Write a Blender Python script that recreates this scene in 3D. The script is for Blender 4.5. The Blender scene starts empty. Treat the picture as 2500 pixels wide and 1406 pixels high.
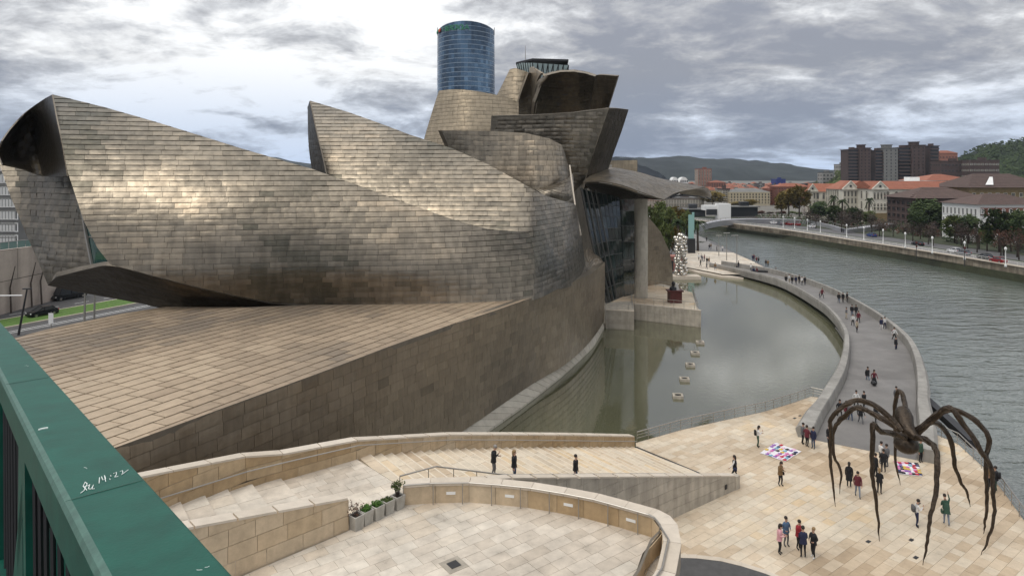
import bpy, bmesh, math, random
from mathutils import Vector, Matrix, noise
R = math.radians
F, HX, HY, CH = 1600.0, 1250.0, 425.0, 22.3      # focal length in photo pixels, horizon point, eye height
sc = bpy.context.scene
# ---------------------------------------------------------------- camera
cd = bpy.data.cameras.new('camera'); cam = bpy.data.objects.new('camera', cd); sc.collection.objects.link(cam)
cam.location = (0, 0, CH); cam.rotation_euler = (R(90), 0, 0)
cd.sensor_width = 36; cd.lens = F / 2500 * 36; cd.shift_y = -(703 - HY) / 2500
cd.clip_start = 0.05; cd.clip_end = 20000
sc.camera = cam
# ---------------------------------------------------------------- sky and sun
SUN_EL, SUN_AZ = R(60), R(-128)       # azimuth from +Y, clockwise
w = bpy.data.worlds.new('World'); sc.world = w; w.use_nodes = True
nt = w.node_tree; nt.nodes.clear()
def N(t, **k):
    n = nt.nodes.new(t)
    for a, b in k.items(): setattr(n, a, b)
    return n
def L(a, b): nt.links.new(a, b)
def mth(op, a, b=None, c=None):
    n = N('ShaderNodeMath', operation=op)
    for i, v in enumerate((a, b, c)):
        if v is None: continue
        if isinstance(v, (int, float)): n.inputs[i].default_value = v
        else: L(v, n.inputs[i])
    return n.outputs[0]
out = N('ShaderNodeOutputWorld'); bg = N('ShaderNodeBackground'); L(bg.outputs[0], out.inputs[0]); bg.inputs[1].default_value = 0.1
sky = N('ShaderNodeTexSky', sky_type='NISHITA', sun_disc=False); sky.sun_elevation = SUN_EL; sky.sun_rotation = SUN_AZ
tc = N('ShaderNodeTexCoord'); sp = N('ShaderNodeSeparateXYZ'); L(tc.outputs['Generated'], sp.inputs[0])
zc = mth('ADD', mth('MAXIMUM', sp.outputs[2], 0.0), 0.24)
cb = N('ShaderNodeCombineXYZ'); L(mth('DIVIDE', sp.outputs[0], zc), cb.inputs[0]); L(mth('DIVIDE', sp.outputs[1], zc), cb.inputs[1])
def nz(scale, detail, rough, dist, off, sx=1.0, sy=1.0):
    mp = N('ShaderNodeMapping'); L(cb.outputs[0], mp.inputs[0]); mp.inputs['Location'].default_value = off; mp.inputs['Scale'].default_value = (sx, sy, 1)
    n = N('ShaderNodeTexNoise'); L(mp.outputs[0], n.inputs['Vector'])
    n.inputs['Scale'].default_value = scale; n.inputs['Detail'].default_value = detail; n.inputs['Roughness'].default_value = rough; n.inputs['Distortion'].default_value = dist
    return n.outputs['Fac']
big = nz(0.75, 3, 0.5, 0.2, (3.1, 1.7, 0))
mid = nz(2.5, 10, 0.62, 0.35, (7.3, 2.2, 0), 1.0, 1.15)
fin = nz(11.0, 6, 0.6, 0.3, (1.3, 8.2, 0))
d1 = mth('ADD', mth('MULTIPLY', big, 0.9), mth('ADD', mth('MULTIPLY', mid, 1.15), mth('MULTIPLY', fin, 0.30)))   # about 1.17 on average
# a thin place in the cover, ahead and to the left, where daylight comes through; the cover thickens to the right
def spot(vec, p):
    v = Vector(vec).normalized(); dp = N('ShaderNodeVectorMath', operation='DOT_PRODUCT'); L(tc.outputs['Generated'], dp.inputs[0]); dp.inputs[1].default_value = v
    return mth('POWER', mth('MAXIMUM', dp.outputs['Value'], 0.0), p)
bright = spot((-0.24, 1, 0.17), 26); dark = spot((0.35, 1, 0.36), 22)
d2 = mth('SUBTRACT', mth('ADD', d1, mth('MULTIPLY', bright, 0.12)), mth('MULTIPLY', dark, 0.13))
mr = N('ShaderNodeMapRange'); L(d2, mr.inputs[0]); mr.inputs[1].default_value = 0.99; mr.inputs[2].default_value = 1.36
rp = N('ShaderNodeValToRGB'); L(mr.outputs[0], rp.inputs[0])
el = rp.color_ramp.elements
el[0].position = 0.0; el[0].color = (0.27, 0.285, 0.33, 1)
el[1].position = 1.0; el[1].color = (0.98, 0.99, 1.0, 1)
for p_, c_ in ((0.22, (0.345, 0.355, 0.39, 1)), (0.42, (0.45, 0.455, 0.475, 1)), (0.60, (0.60, 0.61, 0.63, 1)), (0.78, (0.80, 0.805, 0.81, 1))):
    e = el.new(p_); e.color = c_
# bluer towards the horizon
hz = N('ShaderNodeMapRange'); L(sp.outputs[2], hz.inputs[0]); hz.inputs[1].default_value = 0.0; hz.inputs[2].default_value = 0.15; hz.inputs[3].default_value = 1.0; hz.inputs[4].default_value = 0.0
tint = N('ShaderNodeMixRGB', blend_type='MULTIPLY'); L(mth('MULTIPLY', hz.outputs[0], 0.85), tint.inputs[0]); L(rp.outputs[0], tint.inputs[1]); tint.inputs[2].default_value = (0.62, 0.80, 1.12, 1)
gain = N('ShaderNodeVectorMath', operation='SCALE'); L(tint.outputs[0], gain.inputs[0]); L(mth('MULTIPLY_ADD', mth('MAXIMUM', sp.outputs[2], 0.0), 6.5, 6.6), gain.inputs['Scale'])   # overcast skies brighten towards the zenith
mx = N('ShaderNodeMixRGB'); mx.inputs[0].default_value = 0.97; L(sky.outputs[0], mx.inputs[1]); L(gain.outputs['Vector'], mx.inputs[2])
L(mx.outputs[0], bg.inputs[0])
sl = bpy.data.lights.new('sun', 'SUN'); so = bpy.data.objects.new('sun', sl); sc.collection.objects.link(so)
sl.energy = 1.0; sl.angle = R(32); sl.color = (1.0, 0.94, 0.85)
sd = Vector((math.sin(SUN_AZ) * math.cos(SUN_EL), math.cos(SUN_AZ) * math.cos(SUN_EL), math.sin(SUN_EL)))
so.rotation_euler = sd.to_track_quat('Z', 'Y').to_euler()
sc.view_settings.view_transform = 'Standard'; sc.view_settings.look = 'None'; sc.view_settings.exposure = 0.60; sc.view_settings.gamma = 1.0
sc.view_settings.use_curve_mapping = False
# ---------------------------------------------------------------- helpers
rnd = random.Random(7)
def at(px, py, Y): return Vector(((px - HX) / F * Y, Y, CH - (py - HY) / F * Y))
def gz(px, py, z=0.0): return at(px, py, F * (CH - z) / (py - HY))
WK = {}                                    # things whose parts are written in world coordinates
def ob(name, me, parent=None, loc=None, rot=None):
    o = bpy.data.objects.new(name, me); sc.collection.objects.link(o)
    if loc is None and parent is not None and parent.name in WK: loc = -WK[parent.name]
    if parent is not None: o.parent = parent
    if loc is not None: o.location = loc
    if rot is not None: o.rotation_euler = rot
    return o
def tag(o, label=None, cat=None, group=None, kind=None):
    if label: o['label'] = label
    if cat: o['category'] = cat
    if group: o['group'] = group
    if kind: o['kind'] = kind
    return o
def empty(name, loc, label=None, cat=None, group=None, rz=0.0, kind=None, wk=False):
    o = ob(name, None, None, loc, (0, 0, rz)); o.empty_display_size = 0.2
    if wk: WK[o.name] = Vector(loc)
    return tag(o, label, cat, group, kind)
class MB:
    def __init__(s): s.v = []; s.f = []; s.m = []; s.t = []
    def poly(s, pts, mi=0, t=0.5):
        b = len(s.v); s.v += [tuple(p) for p in pts]; s.f.append(tuple(range(b, b + len(pts)))); s.m.append(mi); s.t.append(t)
    def faces(s, vs, fs, mi=0, t=0.5):
        b = len(s.v); s.v += [tuple(p) for p in vs]
        for f in fs: s.f.append(tuple(b + i for i in f)); s.m.append(mi); s.t.append(t)
    def box(s, c, d, mi=0, t=0.5, rz=0.0, bev=0.0):
        hx, hy, hz_ = d[0] / 2, d[1] / 2, d[2] / 2; cs, sn = math.cos(rz), math.sin(rz)
        def q(x, y, z): return (c[0] + x * cs - y * sn, c[1] + x * sn + y * cs, c[2] + z)
        if bev <= 0:
            vs = [q(x, y, z) for z in (-hz_, hz_) for x, y in ((-hx, -hy), (hx, -hy), (hx, hy), (-hx, hy))]
            s.faces(vs, [(3, 2, 1, 0), (4, 5, 6, 7), (0, 1, 5, 4), (1, 2, 6, 5), (2, 3, 7, 6), (3, 0, 4, 7)], mi, t)
        else:
            e = bev; vs = []
            for z, i in ((-hz_, 0), (hz_ - e, 0), (hz_, e)): vs += [q(x, y, z) for x, y in ((-hx + i, -hy + i), (hx - i, -hy + i), (hx - i, hy - i), (-hx + i, hy - i))]
            fs = [(3, 2, 1, 0), (8, 9, 10, 11)]
            for k in (0, 4):
                for i in range(4): j = (i + 1) % 4; fs.append((k + i, k + j, k + 4 + j, k + 4 + i))
            s.faces(vs, fs, mi, t)
    def prism(s, pl, z0, z1, mi=0, t=0.5, bottom=True):
        n = len(pl)
        a = sum(pl[i][0] * pl[(i + 1) % n][1] - pl[(i + 1) % n][0] * pl[i][1] for i in range(n))
        if a < 0: pl = pl[::-1]
        f0 = z0 if callable(z0) else (lambda x, y: z0); f1 = z1 if callable(z1) else (lambda x, y: z1)
        vs = [(p[0], p[1], f0(p[0], p[1])) for p in pl] + [(p[0], p[1], f1(p[0], p[1])) for p in pl]
        fs = [tuple(range(n, 2 * n))] + ([tuple(range(n - 1, -1, -1))] if bottom else [])
        for i in range(n): j = (i + 1) % n; fs.append((i, j, n + j, n + i))
        s.faces(vs, fs, mi, t)
    def tube(s, pts, rad, n=8, mi=0, t=0.5, cap=True):
        pts = [Vector(p) for p in pts]
        if not isinstance(rad, (list, tuple)): rad = [rad] * len(pts)
        vs = []; prev = None
        for i, p in enumerate(pts):
            d = (pts[min(i + 1, len(pts) - 1)] - pts[max(i - 1, 0)]).normalized()
            if prev is None:
                u = d.orthogonal().normalized()
            else:
                u = (prev - d * prev.dot(d)); u = u.normalized() if u.length > 1e-6 else d.orthogonal().normalized()
            prev = u; v = d.cross(u)
            for k in range(n): a = 2 * math.pi * k / n; vs.append(p + (u * math.cos(a) + v * math.sin(a)) * rad[i])
        fs = []
        for i in range(len(pts) - 1):
            for k in range(n): fs.append((i * n + k, i * n + (k + 1) % n, (i + 1) * n + (k + 1) % n, (i + 1) * n + k))
        if cap: fs.append(tuple(range(n - 1, -1, -1))); fs.append(tuple(range((len(pts) - 1) * n, len(pts) * n)))
        s.faces(vs, fs, mi, t)
    def ball(s, c, r, n=10, m=6, mi=0, t=0.5, sc_=(1, 1, 1)):
        vs = [(c[0], c[1], c[2] - r * sc_[2])]
        for j in range(1, m):
            a = -math.pi / 2 + math.pi * j / m
            for k in range(n):
                b = 2 * math.pi * k / n; vs.append((c[0] + r * sc_[0] * math.cos(a) * math.cos(b), c[1] + r * sc_[1] * math.cos(a) * math.sin(b), c[2] + r * sc_[2] * math.sin(a)))
        vs.append((c[0], c[1], c[2] + r * sc_[2])); top = len(vs) - 1; fs = []
        for k in range(n):
            k2 = (k + 1) % n; fs.append((0, 1 + k2, 1 + k)); fs.append((top, 1 + (m - 2) * n + k, 1 + (m - 2) * n + k2))
            for j in range(m - 2): a = 1 + j * n; fs.append((a + k, a + k2, a + n + k2, a + n + k))
        s.faces(vs, fs, mi, t)
    def lathe(s, prof, n=12, c=(0, 0, 0), mi=0, t=0.5):
        vs = []
        for r, z in prof:
            for k in range(n): a = 2 * math.pi * k / n; vs.append((c[0] + r * math.cos(a), c[1] + r * math.sin(a), c[2] + z))
        fs = [(i * n + k, i * n + (k + 1) % n, (i + 1) * n + (k + 1) % n, (i + 1) * n + k) for i in range(len(prof) - 1) for k in range(n)]
        fs.append(tuple(range(n - 1, -1, -1))); fs.append(tuple(range((len(prof) - 1) * n, len(prof) * n)))
        s.faces(vs, fs, mi, t)
    def mesh(s, name, mats, smooth=False):
        me = bpy.data.meshes.new(name); me.from_pydata(s.v, [], s.f)
        for m in (mats if isinstance(mats, (list, tuple)) else [mats]): me.materials.append(m)
        n = len(me.polygons)
        if n:
            me.polygons.foreach_set('material_index', s.m)
            at_ = me.attributes.new('tint', 'FLOAT', 'FACE'); at_.data.foreach_set('value', s.t)
            if smooth: me.polygons.foreach_set('use_smooth', [True] * n)
        me.update(); return me
    def build(s, name, mats, parent=None, smooth=False, **kw):
        me = s.mesh(name, mats, smooth)
        if smooth:
            try: me.set_sharp_from_angle(angle=R(38))
            except Exception: pass
        o = ob(name, me, parent)
        return tag(o, **kw) if kw else o
# ---- materials
def mat(name, cols, rough=0.6, metal=0.0, ns=0.0, na=0.0, bump=0.0, bs=4.0, streak=0.0, spec=0.5, emit=None, st_scale=2.0, rv=0.0, alpha=None, coat=0.0, big=0.0):
    m = bpy.data.materials.new(name); m.use_nodes = True; t = m.node_tree; nd = t.nodes; b = nd['Principled BSDF']
    def lk(a, c): t.links.new(a, c)
    if not isinstance(cols[0], (tuple, list)): cols = [cols]
    if len(cols) > 1:
        a = nd.new('ShaderNodeAttribute'); a.attribute_name = 'tint'; r = nd.new('ShaderNodeValToRGB'); lk(a.outputs['Fac'], r.inputs[0])
        e = r.color_ramp.elements
        for i, c in enumerate(cols):
            p = i / (len(cols) - 1)
            if i == 0: e[0].position = 0; e[0].color = (*c, 1)
            elif i == len(cols) - 1: e[len(e) - 1].position = 1; e[len(e) - 1].color = (*c, 1)
            else: x = e.new(p); x.color = (*c, 1)
        col = r.outputs[0]
    else:
        r = nd.new('ShaderNodeRGB'); r.outputs[0].default_value = (*cols[0], 1); col = r.outputs[0]
    g = nd.new('ShaderNodeNewGeometry')
    if ns and na:
        n = nd.new('ShaderNodeTexNoise'); n.inputs['Scale'].default_value = ns; n.inputs['Detail'].default_value = 6; n.inputs['Roughness'].default_value = 0.65; lk(g.outputs['Position'], n.inputs['Vector'])
        mr_ = nd.new('ShaderNodeMapRange'); mr_.inputs[1].default_value = 0.3; mr_.inputs[2].default_value = 0.7; mr_.inputs[3].default_value = 1 - na; mr_.inputs[4].default_value = 1 + na * 0.6; lk(n.outputs['Fac'], mr_.inputs[0])
        mm = nd.new('ShaderNodeMixRGB'); mm.blend_type = 'MULTIPLY'; mm.inputs[0].default_value = 1; lk(col, mm.inputs[1]); lk(mr_.outputs[0], mm.inputs[2]); col = mm.outputs[0]
    if big:
        n = nd.new('ShaderNodeTexNoise'); n.inputs['Scale'].default_value = 0.22; n.inputs['Detail'].default_value = 5; n.inputs['Distortion'].default_value = 0.8; lk(g.outputs['Position'], n.inputs['Vector'])
        mr_ = nd.new('ShaderNodeMapRange'); mr_.inputs[1].default_value = 0.34; mr_.inputs[2].default_value = 0.6; mr_.inputs[3].default_value = 1 - big; mr_.inputs[4].default_value = 1.03; lk(n.outputs['Fac'], mr_.inputs[0])
        mm = nd.new('ShaderNodeMixRGB'); mm.blend_type = 'MULTIPLY'; mm.inputs[0].default_value = 1; lk(col, mm.inputs[1]); lk(mr_.outputs[0], mm.inputs[2]); col = mm.outputs[0]
        n = nd.new('ShaderNodeTexNoise'); n.inputs['Scale'].default_value = 1.1; n.inputs['Detail'].default_value = 8; n.inputs['Roughness'].default_value = .8; lk(g.outputs['Position'], n.inputs['Vector'])
        mr_ = nd.new('ShaderNodeMapRange'); mr_.inputs[1].default_value = 0.28; mr_.inputs[2].default_value = 0.40; mr_.inputs[3].default_value = 1 - big * 1.8; mr_.inputs[4].default_value = 1.0; lk(n.outputs['Fac'], mr_.inputs[0])
        mm = nd.new('ShaderNodeMixRGB'); mm.blend_type = 'MULTIPLY'; mm.inputs[0].default_value = 1; lk(col, mm.inputs[1]); lk(mr_.outputs[0], mm.inputs[2]); col = mm.outputs[0]
    if streak:
        mp = nd.new('ShaderNodeMapping'); mp.inputs['Scale'].default_value = (st_scale, st_scale, st_scale * 0.09); lk(g.outputs['Position'], mp.inputs[0])
        n = nd.new('ShaderNodeTexNoise'); n.inputs['Scale'].default_value = 1.0; n.inputs['Detail'].default_value = 4; lk(mp.outputs[0], n.inputs['Vector'])
        mr_ = nd.new('ShaderNodeMapRange'); mr_.inputs[1].default_value = 0.38; mr_.inputs[2].default_value = 0.62; mr_.inputs[3].default_value = 1 - streak; mr_.inputs[4].default_value = 1 + streak * 0.3; lk(n.outputs['Fac'], mr_.inputs[0])
        mm = nd.new('ShaderNodeMixRGB'); mm.blend_type = 'MULTIPLY'; mm.inputs[0].default_value = 1; lk(col, mm.inputs[1]); lk(mr_.outputs[0], mm.inputs[2]); col = mm.outputs[0]
    lk(col, b.inputs['Base Color'])
    b.inputs['Roughness'].default_value = rough; b.inputs['Metallic'].default_value = metal; b.inputs['Specular IOR Level'].default_value = spec
    if coat: b.inputs['Coat Weight'].default_value = coat; b.inputs['Coat Roughness'].default_value = 0.1
    if rv:
        n = nd.new('ShaderNodeTexNoise'); n.inputs['Scale'].default_value = 0.6; n.inputs['Detail'].default_value = 4; lk(g.outputs['Position'], n.inputs['Vector'])
        mr_ = nd.new('ShaderNodeMapRange'); mr_.inputs[1].default_value = 0.3; mr_.inputs[2].default_value = 0.7; mr_.inputs[3].default_value = rough - rv; mr_.inputs[4].default_value = rough + rv; lk(n.outputs['Fac'], mr_.inputs[0]); lk(mr_.outputs[0], b.inputs['Roughness'])
    if bump:
        n = nd.new('ShaderNodeTexNoise'); n.inputs['Scale'].default_value = bs; n.inputs['Detail'].default_value = 5; lk(g.outputs['Position'], n.inputs['Vector'])
        bp = nd.new('ShaderNodeBump'); bp.inputs['Strength'].default_value = min(1.0, bump); bp.inputs['Distance'].default_value = max(0.02, 0.35 / bs); lk(n.outputs['Fac'], bp.inputs['Height']); lk(bp.outputs[0], b.inputs['Normal'])
    if emit: b.inputs['Emission Color'].default_value = (*emit[:3], 1); b.inputs['Emission Strength'].default_value = emit[3]
    return m
M = {}
M['titan'] = mat('titanium', [(0.11, 0.102, 0.08), (0.18, 0.158, 0.125), (0.24, 0.208, 0.163), (0.315, 0.268, 0.205), (0.44, 0.36, 0.265)], 0.38, 0.9, 0.9, 0.14, 0.15, 1.6, 0.2, st_scale=1.6, rv=0.09)
M['titan_low'] = mat('titanium_weathered', [(0.15, 0.125, 0.092), (0.24, 0.195, 0.142), (0.32, 0.26, 0.188), (0.42, 0.34, 0.245)], 0.42, 0.76, 0.9, 0.12, 0.2, 1.6, 0.10, st_scale=3.5, rv=0.08)
M['titan_warm'] = mat('warm_titanium', [(0.30, 0.25, 0.18), (0.40, 0.33, 0.235), (0.50, 0.41, 0.29)], 0.42, 0.6, 0.9, 0.12, 0.2, 1.6, 0.12)  # paler, warmer titanium copy: light on drums and stone block put into the colour
M['titan_dark'] = mat('titanium_shaded_side', [(0.06, 0.05, 0.036), (0.095, 0.078, 0.056), (0.14, 0.115, 0.083)], 0.42, 0.9, 0.9, 0.15, 0.3, 1.6, 0.15)  # darker titanium copy: shade on turned-away faces and undersides put into the colour
M['titan_roof'] = mat('titanium_roof', [(0.23, 0.185, 0.14), (0.33, 0.255, 0.18), (0.41, 0.315, 0.22), (0.50, 0.395, 0.28)], 0.5, 0.35, 1.4, 0.16, 0.15, 3)
M['seam'] = mat('dark_joint', (0.045, 0.04, 0.034), 0.8, 0.2)
M['rim'] = mat('metal_rim', (0.22, 0.19, 0.15), 0.5, 0.7, 1.2, 0.2)
M['stepnose'] = mat('step_nosing', (0.66, 0.58, 0.46), 0.75, 0, 3, 0.1)  # paler than the treads: the highlight along step edges put into the colour
M['rimlight'] = mat('bright_metal_edge', (0.50, 0.46, 0.39), 0.45, 0.5)
M['lime'] = mat('limestone_paving', [(0.44, 0.335, 0.225), (0.54, 0.43, 0.305), (0.60, 0.50, 0.375), (0.64, 0.56, 0.44), (0.63, 0.49, 0.32)], 0.75, 0, 2.2, 0.12, 0.15, 9, spec=0.3, big=0.16)
M['lime_pale'] = mat('pale_limestone_paving', [(0.52, 0.45, 0.365), (0.60, 0.53, 0.44), (0.64, 0.58, 0.49), (0.62, 0.52, 0.40)], 0.75, 0, 1.1, 0.24, 0.15, 9, spec=0.3, big=0.16)
M['lime_wall'] = mat('limestone_cladding', [(0.42, 0.30, 0.17), (0.49, 0.37, 0.23), (0.53, 0.415, 0.28), (0.56, 0.46, 0.33)], 0.75, 0, 3, 0.16, 0.2, 8, 0.10, spec=0.3)
M['lime_grey'] = mat('grey_limestone_cladding', [(0.38, 0.34, 0.28), (0.45, 0.405, 0.335), (0.51, 0.46, 0.38)], 0.8, 0, 1.2, 0.2, 0.2, 8, 0.2, spec=0.3)
M['lime_cap'] = mat('limestone_coping', [(0.54, 0.47, 0.38), (0.61, 0.54, 0.45)], 0.7, 0, 2, 0.10, spec=0.3)
M['grout'] = mat('paving_joint', (0.33, 0.28, 0.22), 0.9, 0, spec=0.2)
M['deck'] = mat('grey_deck_paving', [(0.17, 0.16, 0.15), (0.21, 0.20, 0.19)], 0.7, 0, 0.5, 0.18, 0.1, 12, big=0.16)
M['parapet'] = mat('parapet_concrete', [(0.28, 0.265, 0.24), (0.33, 0.315, 0.285)], 0.7, 0, 0.7, 0.22, 0.1, 6, 0.12, big=0.16)
M['asphalt'] = mat('asphalt', (0.075, 0.073, 0.072), 0.85, 0, 1.5, 0.25, 0.1, 30)
M['asphalt_pale'] = mat('worn_asphalt', (0.12, 0.118, 0.12), 0.85, 0, 0.6, 0.25)
M['white'] = mat('white_paint', (0.75, 0.75, 0.73), 0.5)
M['mull'] = mat('dark_mullion', (0.10, 0.10, 0.095), 0.5, 0.4)
M['steel'] = mat('brushed_steel', (0.36, 0.34, 0.31), 0.4, 0.75)
M['chrome'] = mat('mirror_steel', (0.62, 0.58, 0.52), 0.05, 1.0)
M['black'] = mat('black_paint', (0.012, 0.012, 0.013), 0.35)
M['dark'] = mat('dark_metal', (0.03, 0.03, 0.032), 0.5, 0.3)
M['bronze'] = mat('aged_bronze', [(0.03, 0.023, 0.016), (0.08, 0.058, 0.04)], 0.42, 0.7, 5, 0.45, 1.0, 5)
M['glass'] = mat('dark_glass', [(0.008, 0.012, 0.012), (0.02, 0.035, 0.035)], 0.06, 0.0, spec=0.6)
M['glass_teal'] = mat('teal_glass', (0.02, 0.075, 0.07), 0.1, 0.0, spec=0.5)
M['tglass'] = mat('tower_glass', [(0.02, 0.045, 0.08), (0.04, 0.085, 0.15), (0.09, 0.17, 0.27), (0.22, 0.34, 0.48)], 0.16, 0.55, spec=0.6)
M['tband'] = mat('tower_band', (0.30, 0.36, 0.42), 0.4, 0.3)
M['green'] = mat('green_railing_paint', (0.006, 0.085, 0.060), 0.5, 0, 9, 0.3, 0.05, 160, spec=0.25)
M['green_worn'] = mat('worn_green_paint', (0.07, 0.15, 0.12), 0.55, 0, 30, 0.3, 0.05, 120)
M['scratch'] = mat('white_scratch_marks', (0.72, 0.77, 0.74), 0.7)
M['grass'] = mat('lawn', (0.075, 0.15, 0.02), 0.9, 0, 2.5, 0.4)
M['soil'] = mat('planter_soil', (0.05, 0.035, 0.025), 0.9)
M['planter'] = mat('planter_concrete', [(0.38, 0.36, 0.32), (0.44, 0.42, 0.37)], 0.8, 0, 3, 0.2, 0, 5, 0.2)
M['brick'] = mat('red_brick', [(0.16, 0.062, 0.045), (0.24, 0.09, 0.06), (0.33, 0.14, 0.095)], 0.85, 0, 0.4, 0.2)
M['brown'] = mat('brown_brick', [(0.045, 0.030, 0.028), (0.075, 0.048, 0.043), (0.11, 0.075, 0.066)], 0.85, 0, 0.3, 0.2)
M['greyb'] = mat('grey_render', [(0.12, 0.12, 0.115), (0.2, 0.2, 0.19), (0.34, 0.33, 0.31)], 0.85, 0, 0.3, 0.15)
M['cream'] = mat('cream_render', [(0.36, 0.31, 0.20), (0.46, 0.40, 0.28), (0.56, 0.50, 0.38)], 0.85, 0, 0.3, 0.12)
M['stone'] = mat('pale_stone', [(0.40, 0.38, 0.31), (0.55, 0.52, 0.44), (0.70, 0.67, 0.58)], 0.85, 0, 0.35, 0.15, 0, 5, 0.1, st_scale=0.6)
M['yellow'] = mat('ochre_stone', [(0.20, 0.15, 0.07), (0.28, 0.21, 0.11)], 0.9, 0, 0.5, 0.3)
M['tile'] = mat('red_roof_tiles', [(0.22, 0.075, 0.045), (0.30, 0.11, 0.065), (0.36, 0.145, 0.09)], 0.85, 0, 0.6, 0.2)
M['tileb'] = mat('brown_roof_tiles', [(0.07, 0.045, 0.038), (0.11, 0.07, 0.058)], 0.85, 0, 0.5, 0.25)
M['wing'] = mat('window_dark', [(0.012, 0.013, 0.015), (0.05, 0.055, 0.06)], 0.15, 0, spec=0.6)
M['quay'] = mat('quay_stone', [(0.17, 0.14, 0.10), (0.24, 0.20, 0.15), (0.30, 0.26, 0.20)], 0.9, 0, 0.5, 0.3, 0.3, 3, 0.35, st_scale=0.8)
M['algae'] = mat('algae_stone', [(0.02, 0.024, 0.010), (0.04, 0.045, 0.018)], 0.9, 0, 0.5, 0.4, 0.5, 2)
M['bridge_grey'] = mat('footbridge_steel', (0.42, 0.42, 0.44), 0.45, 0.4, 0.2, 0.15)
M['bark'] = mat('bark', (0.06, 0.045, 0.035), 0.95, 0, 5, 0.3)
def leafm(n, cs): return mat(n, cs, 0.75, 0, 0.5, 0.25, spec=0.25)
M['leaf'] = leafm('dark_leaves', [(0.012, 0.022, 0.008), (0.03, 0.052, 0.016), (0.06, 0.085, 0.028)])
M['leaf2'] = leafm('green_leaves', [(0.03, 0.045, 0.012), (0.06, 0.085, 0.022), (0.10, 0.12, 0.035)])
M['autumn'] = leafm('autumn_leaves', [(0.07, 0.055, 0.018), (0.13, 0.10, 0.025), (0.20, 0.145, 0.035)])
M['redleaf'] = leafm('reddish_leaves', [(0.045, 0.028, 0.02), (0.08, 0.042, 0.028), (0.13, 0.055, 0.035)])
M['twig'] = leafm('bare_twigs', [(0.05, 0.038, 0.032), (0.09, 0.065, 0.055)])
M['hill'] = mat('hillside', [(0.024, 0.034, 0.034), (0.05, 0.05, 0.046)], 0.95, 0, 0.006, 0.6, spec=0.1)
M['ground'] = mat('city_ground', (0.16, 0.15, 0.13), 0.9, 0, 0.05, 0.3)
M['retain'] = mat('retaining_wall_concrete', [(0.42, 0.35, 0.30), (0.48, 0.405, 0.35)], 0.9, 0, 0.25, 0.22, 0.1, 2, 0.2, st_scale=0.5)
M['redmetal'] = mat('dark_red_steel', (0.09, 0.02, 0.016), 0.5, 0.2, 2, 0.3)
M['carred'] = mat('red_car_paint', (0.22, 0.015, 0.015), 0.25, 0.2); M['carblk'] = mat('black_car_paint', (0.012, 0.013, 0.015), 0.2, 0.3); M['carwht'] = mat('white_car_paint', (0.65, 0.65, 0.65), 0.3)
M['cargry'] = mat('grey_car_paint', (0.16, 0.17, 0.19), 0.3, 0.4); M['carblu'] = mat('blue_car_paint', (0.03, 0.06, 0.2), 0.3, 0.3)
M['lamp'] = mat('headlight_glass', (0.7, 0.7, 0.68), 0.1); M['tail'] = mat('tail_light', (0.5, 0.01, 0.01), 0.2)
M['blue'] = mat('blue_cladding', (0.008, 0.02, 0.16), 0.6)
# ---- clipping a (concave) outline by a convex rectangle in parameter space
def clip(poly, a0, a1, b0, b1):
    for ax, lim, keep in ((0, a0, 1), (0, a1, -1), (1, b0, 1), (1, b1, -1)):
        outp = []; n = len(poly)
        if not n: return []
        for i in range(n):
            p = poly[i]; q = poly[(i + 1) % n]
            ip = (p[ax] - lim) * keep >= 0; iq = (q[ax] - lim) * keep >= 0
            if ip: outp.append(p)
            if ip != iq:
                t = (lim - p[ax]) / (q[ax] - p[ax]); outp.append((p[0] + (q[0] - p[0]) * t, p[1] + (q[1] - p[1]) * t))
        poly = outp
    return poly
def area2(p): return abs(sum(p[i][0] * p[(i + 1) % len(p)][1] - p[(i + 1) % len(p)][0] * p[i][1] for i in range(len(p)))) / 2 if len(p) > 2 else 0
def cr(p, t):
    n = len(p) - 1; i = max(0, min(int(t), n - 1)); f = t - i
    p1, p2 = p[i], p[i + 1]; p0 = p[i - 1] if i > 0 else p1 * 2 - p2; p3 = p[i + 2] if i + 2 <= n else p2 * 2 - p1
    return (p1 * 2 + (p2 - p0) * f + (p0 * 2 - p1 * 5 + p2 * 4 - p3) * f * f + (p1 * 3 - p0 - p2 * 3 + p3) * f ** 3) * 0.5
def herm(xs, ys, x):
    n = len(xs)
    if x <= xs[0]: return ys[0] + (x - xs[0]) * (ys[1] - ys[0]) / (xs[1] - xs[0])
    if x >= xs[-1]: return ys[-1] + (x - xs[-1]) * (ys[-1] - ys[-2]) / (xs[-1] - xs[-2])
    i = 0
    while x > xs[i + 1]: i += 1
    h = xs[i + 1] - xs[i]; t = (x - xs[i]) / h
    d = lambda k: (ys[k + 1] - ys[k]) / (xs[k + 1] - xs[k])
    m0 = d(i) if i == 0 else (d(i) + d(i - 1)) / 2; m1 = d(i) if i == n - 2 else (d(i) + d(i + 1)) / 2
    return ys[i] * (1 + 2 * t) * (1 - t) ** 2 + m0 * h * t * (1 - t) ** 2 + ys[i + 1] * t * t * (3 - 2 * t) + m1 * h * t * t * (t - 1)
class Surf:
    toward = None; sgn = 0
    def nrm(s, a, b):
        ea = s.ea; eb = s.eb
        d = (s.P(a + ea, b) - s.P(a - ea, b)).cross(s.P(a, b + eb) - s.P(a, b - eb))
        if d.length < 1e-9: return Vector((0, -1, 0))
        d.normalize(); p = s.P(a, b)
        if s.sgn: return d * s.sgn
        ref = s.toward if s.toward is not None else (Vector((0, 0, CH)) - p)
        return d if d.dot(ref) > 0 else -d
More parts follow.
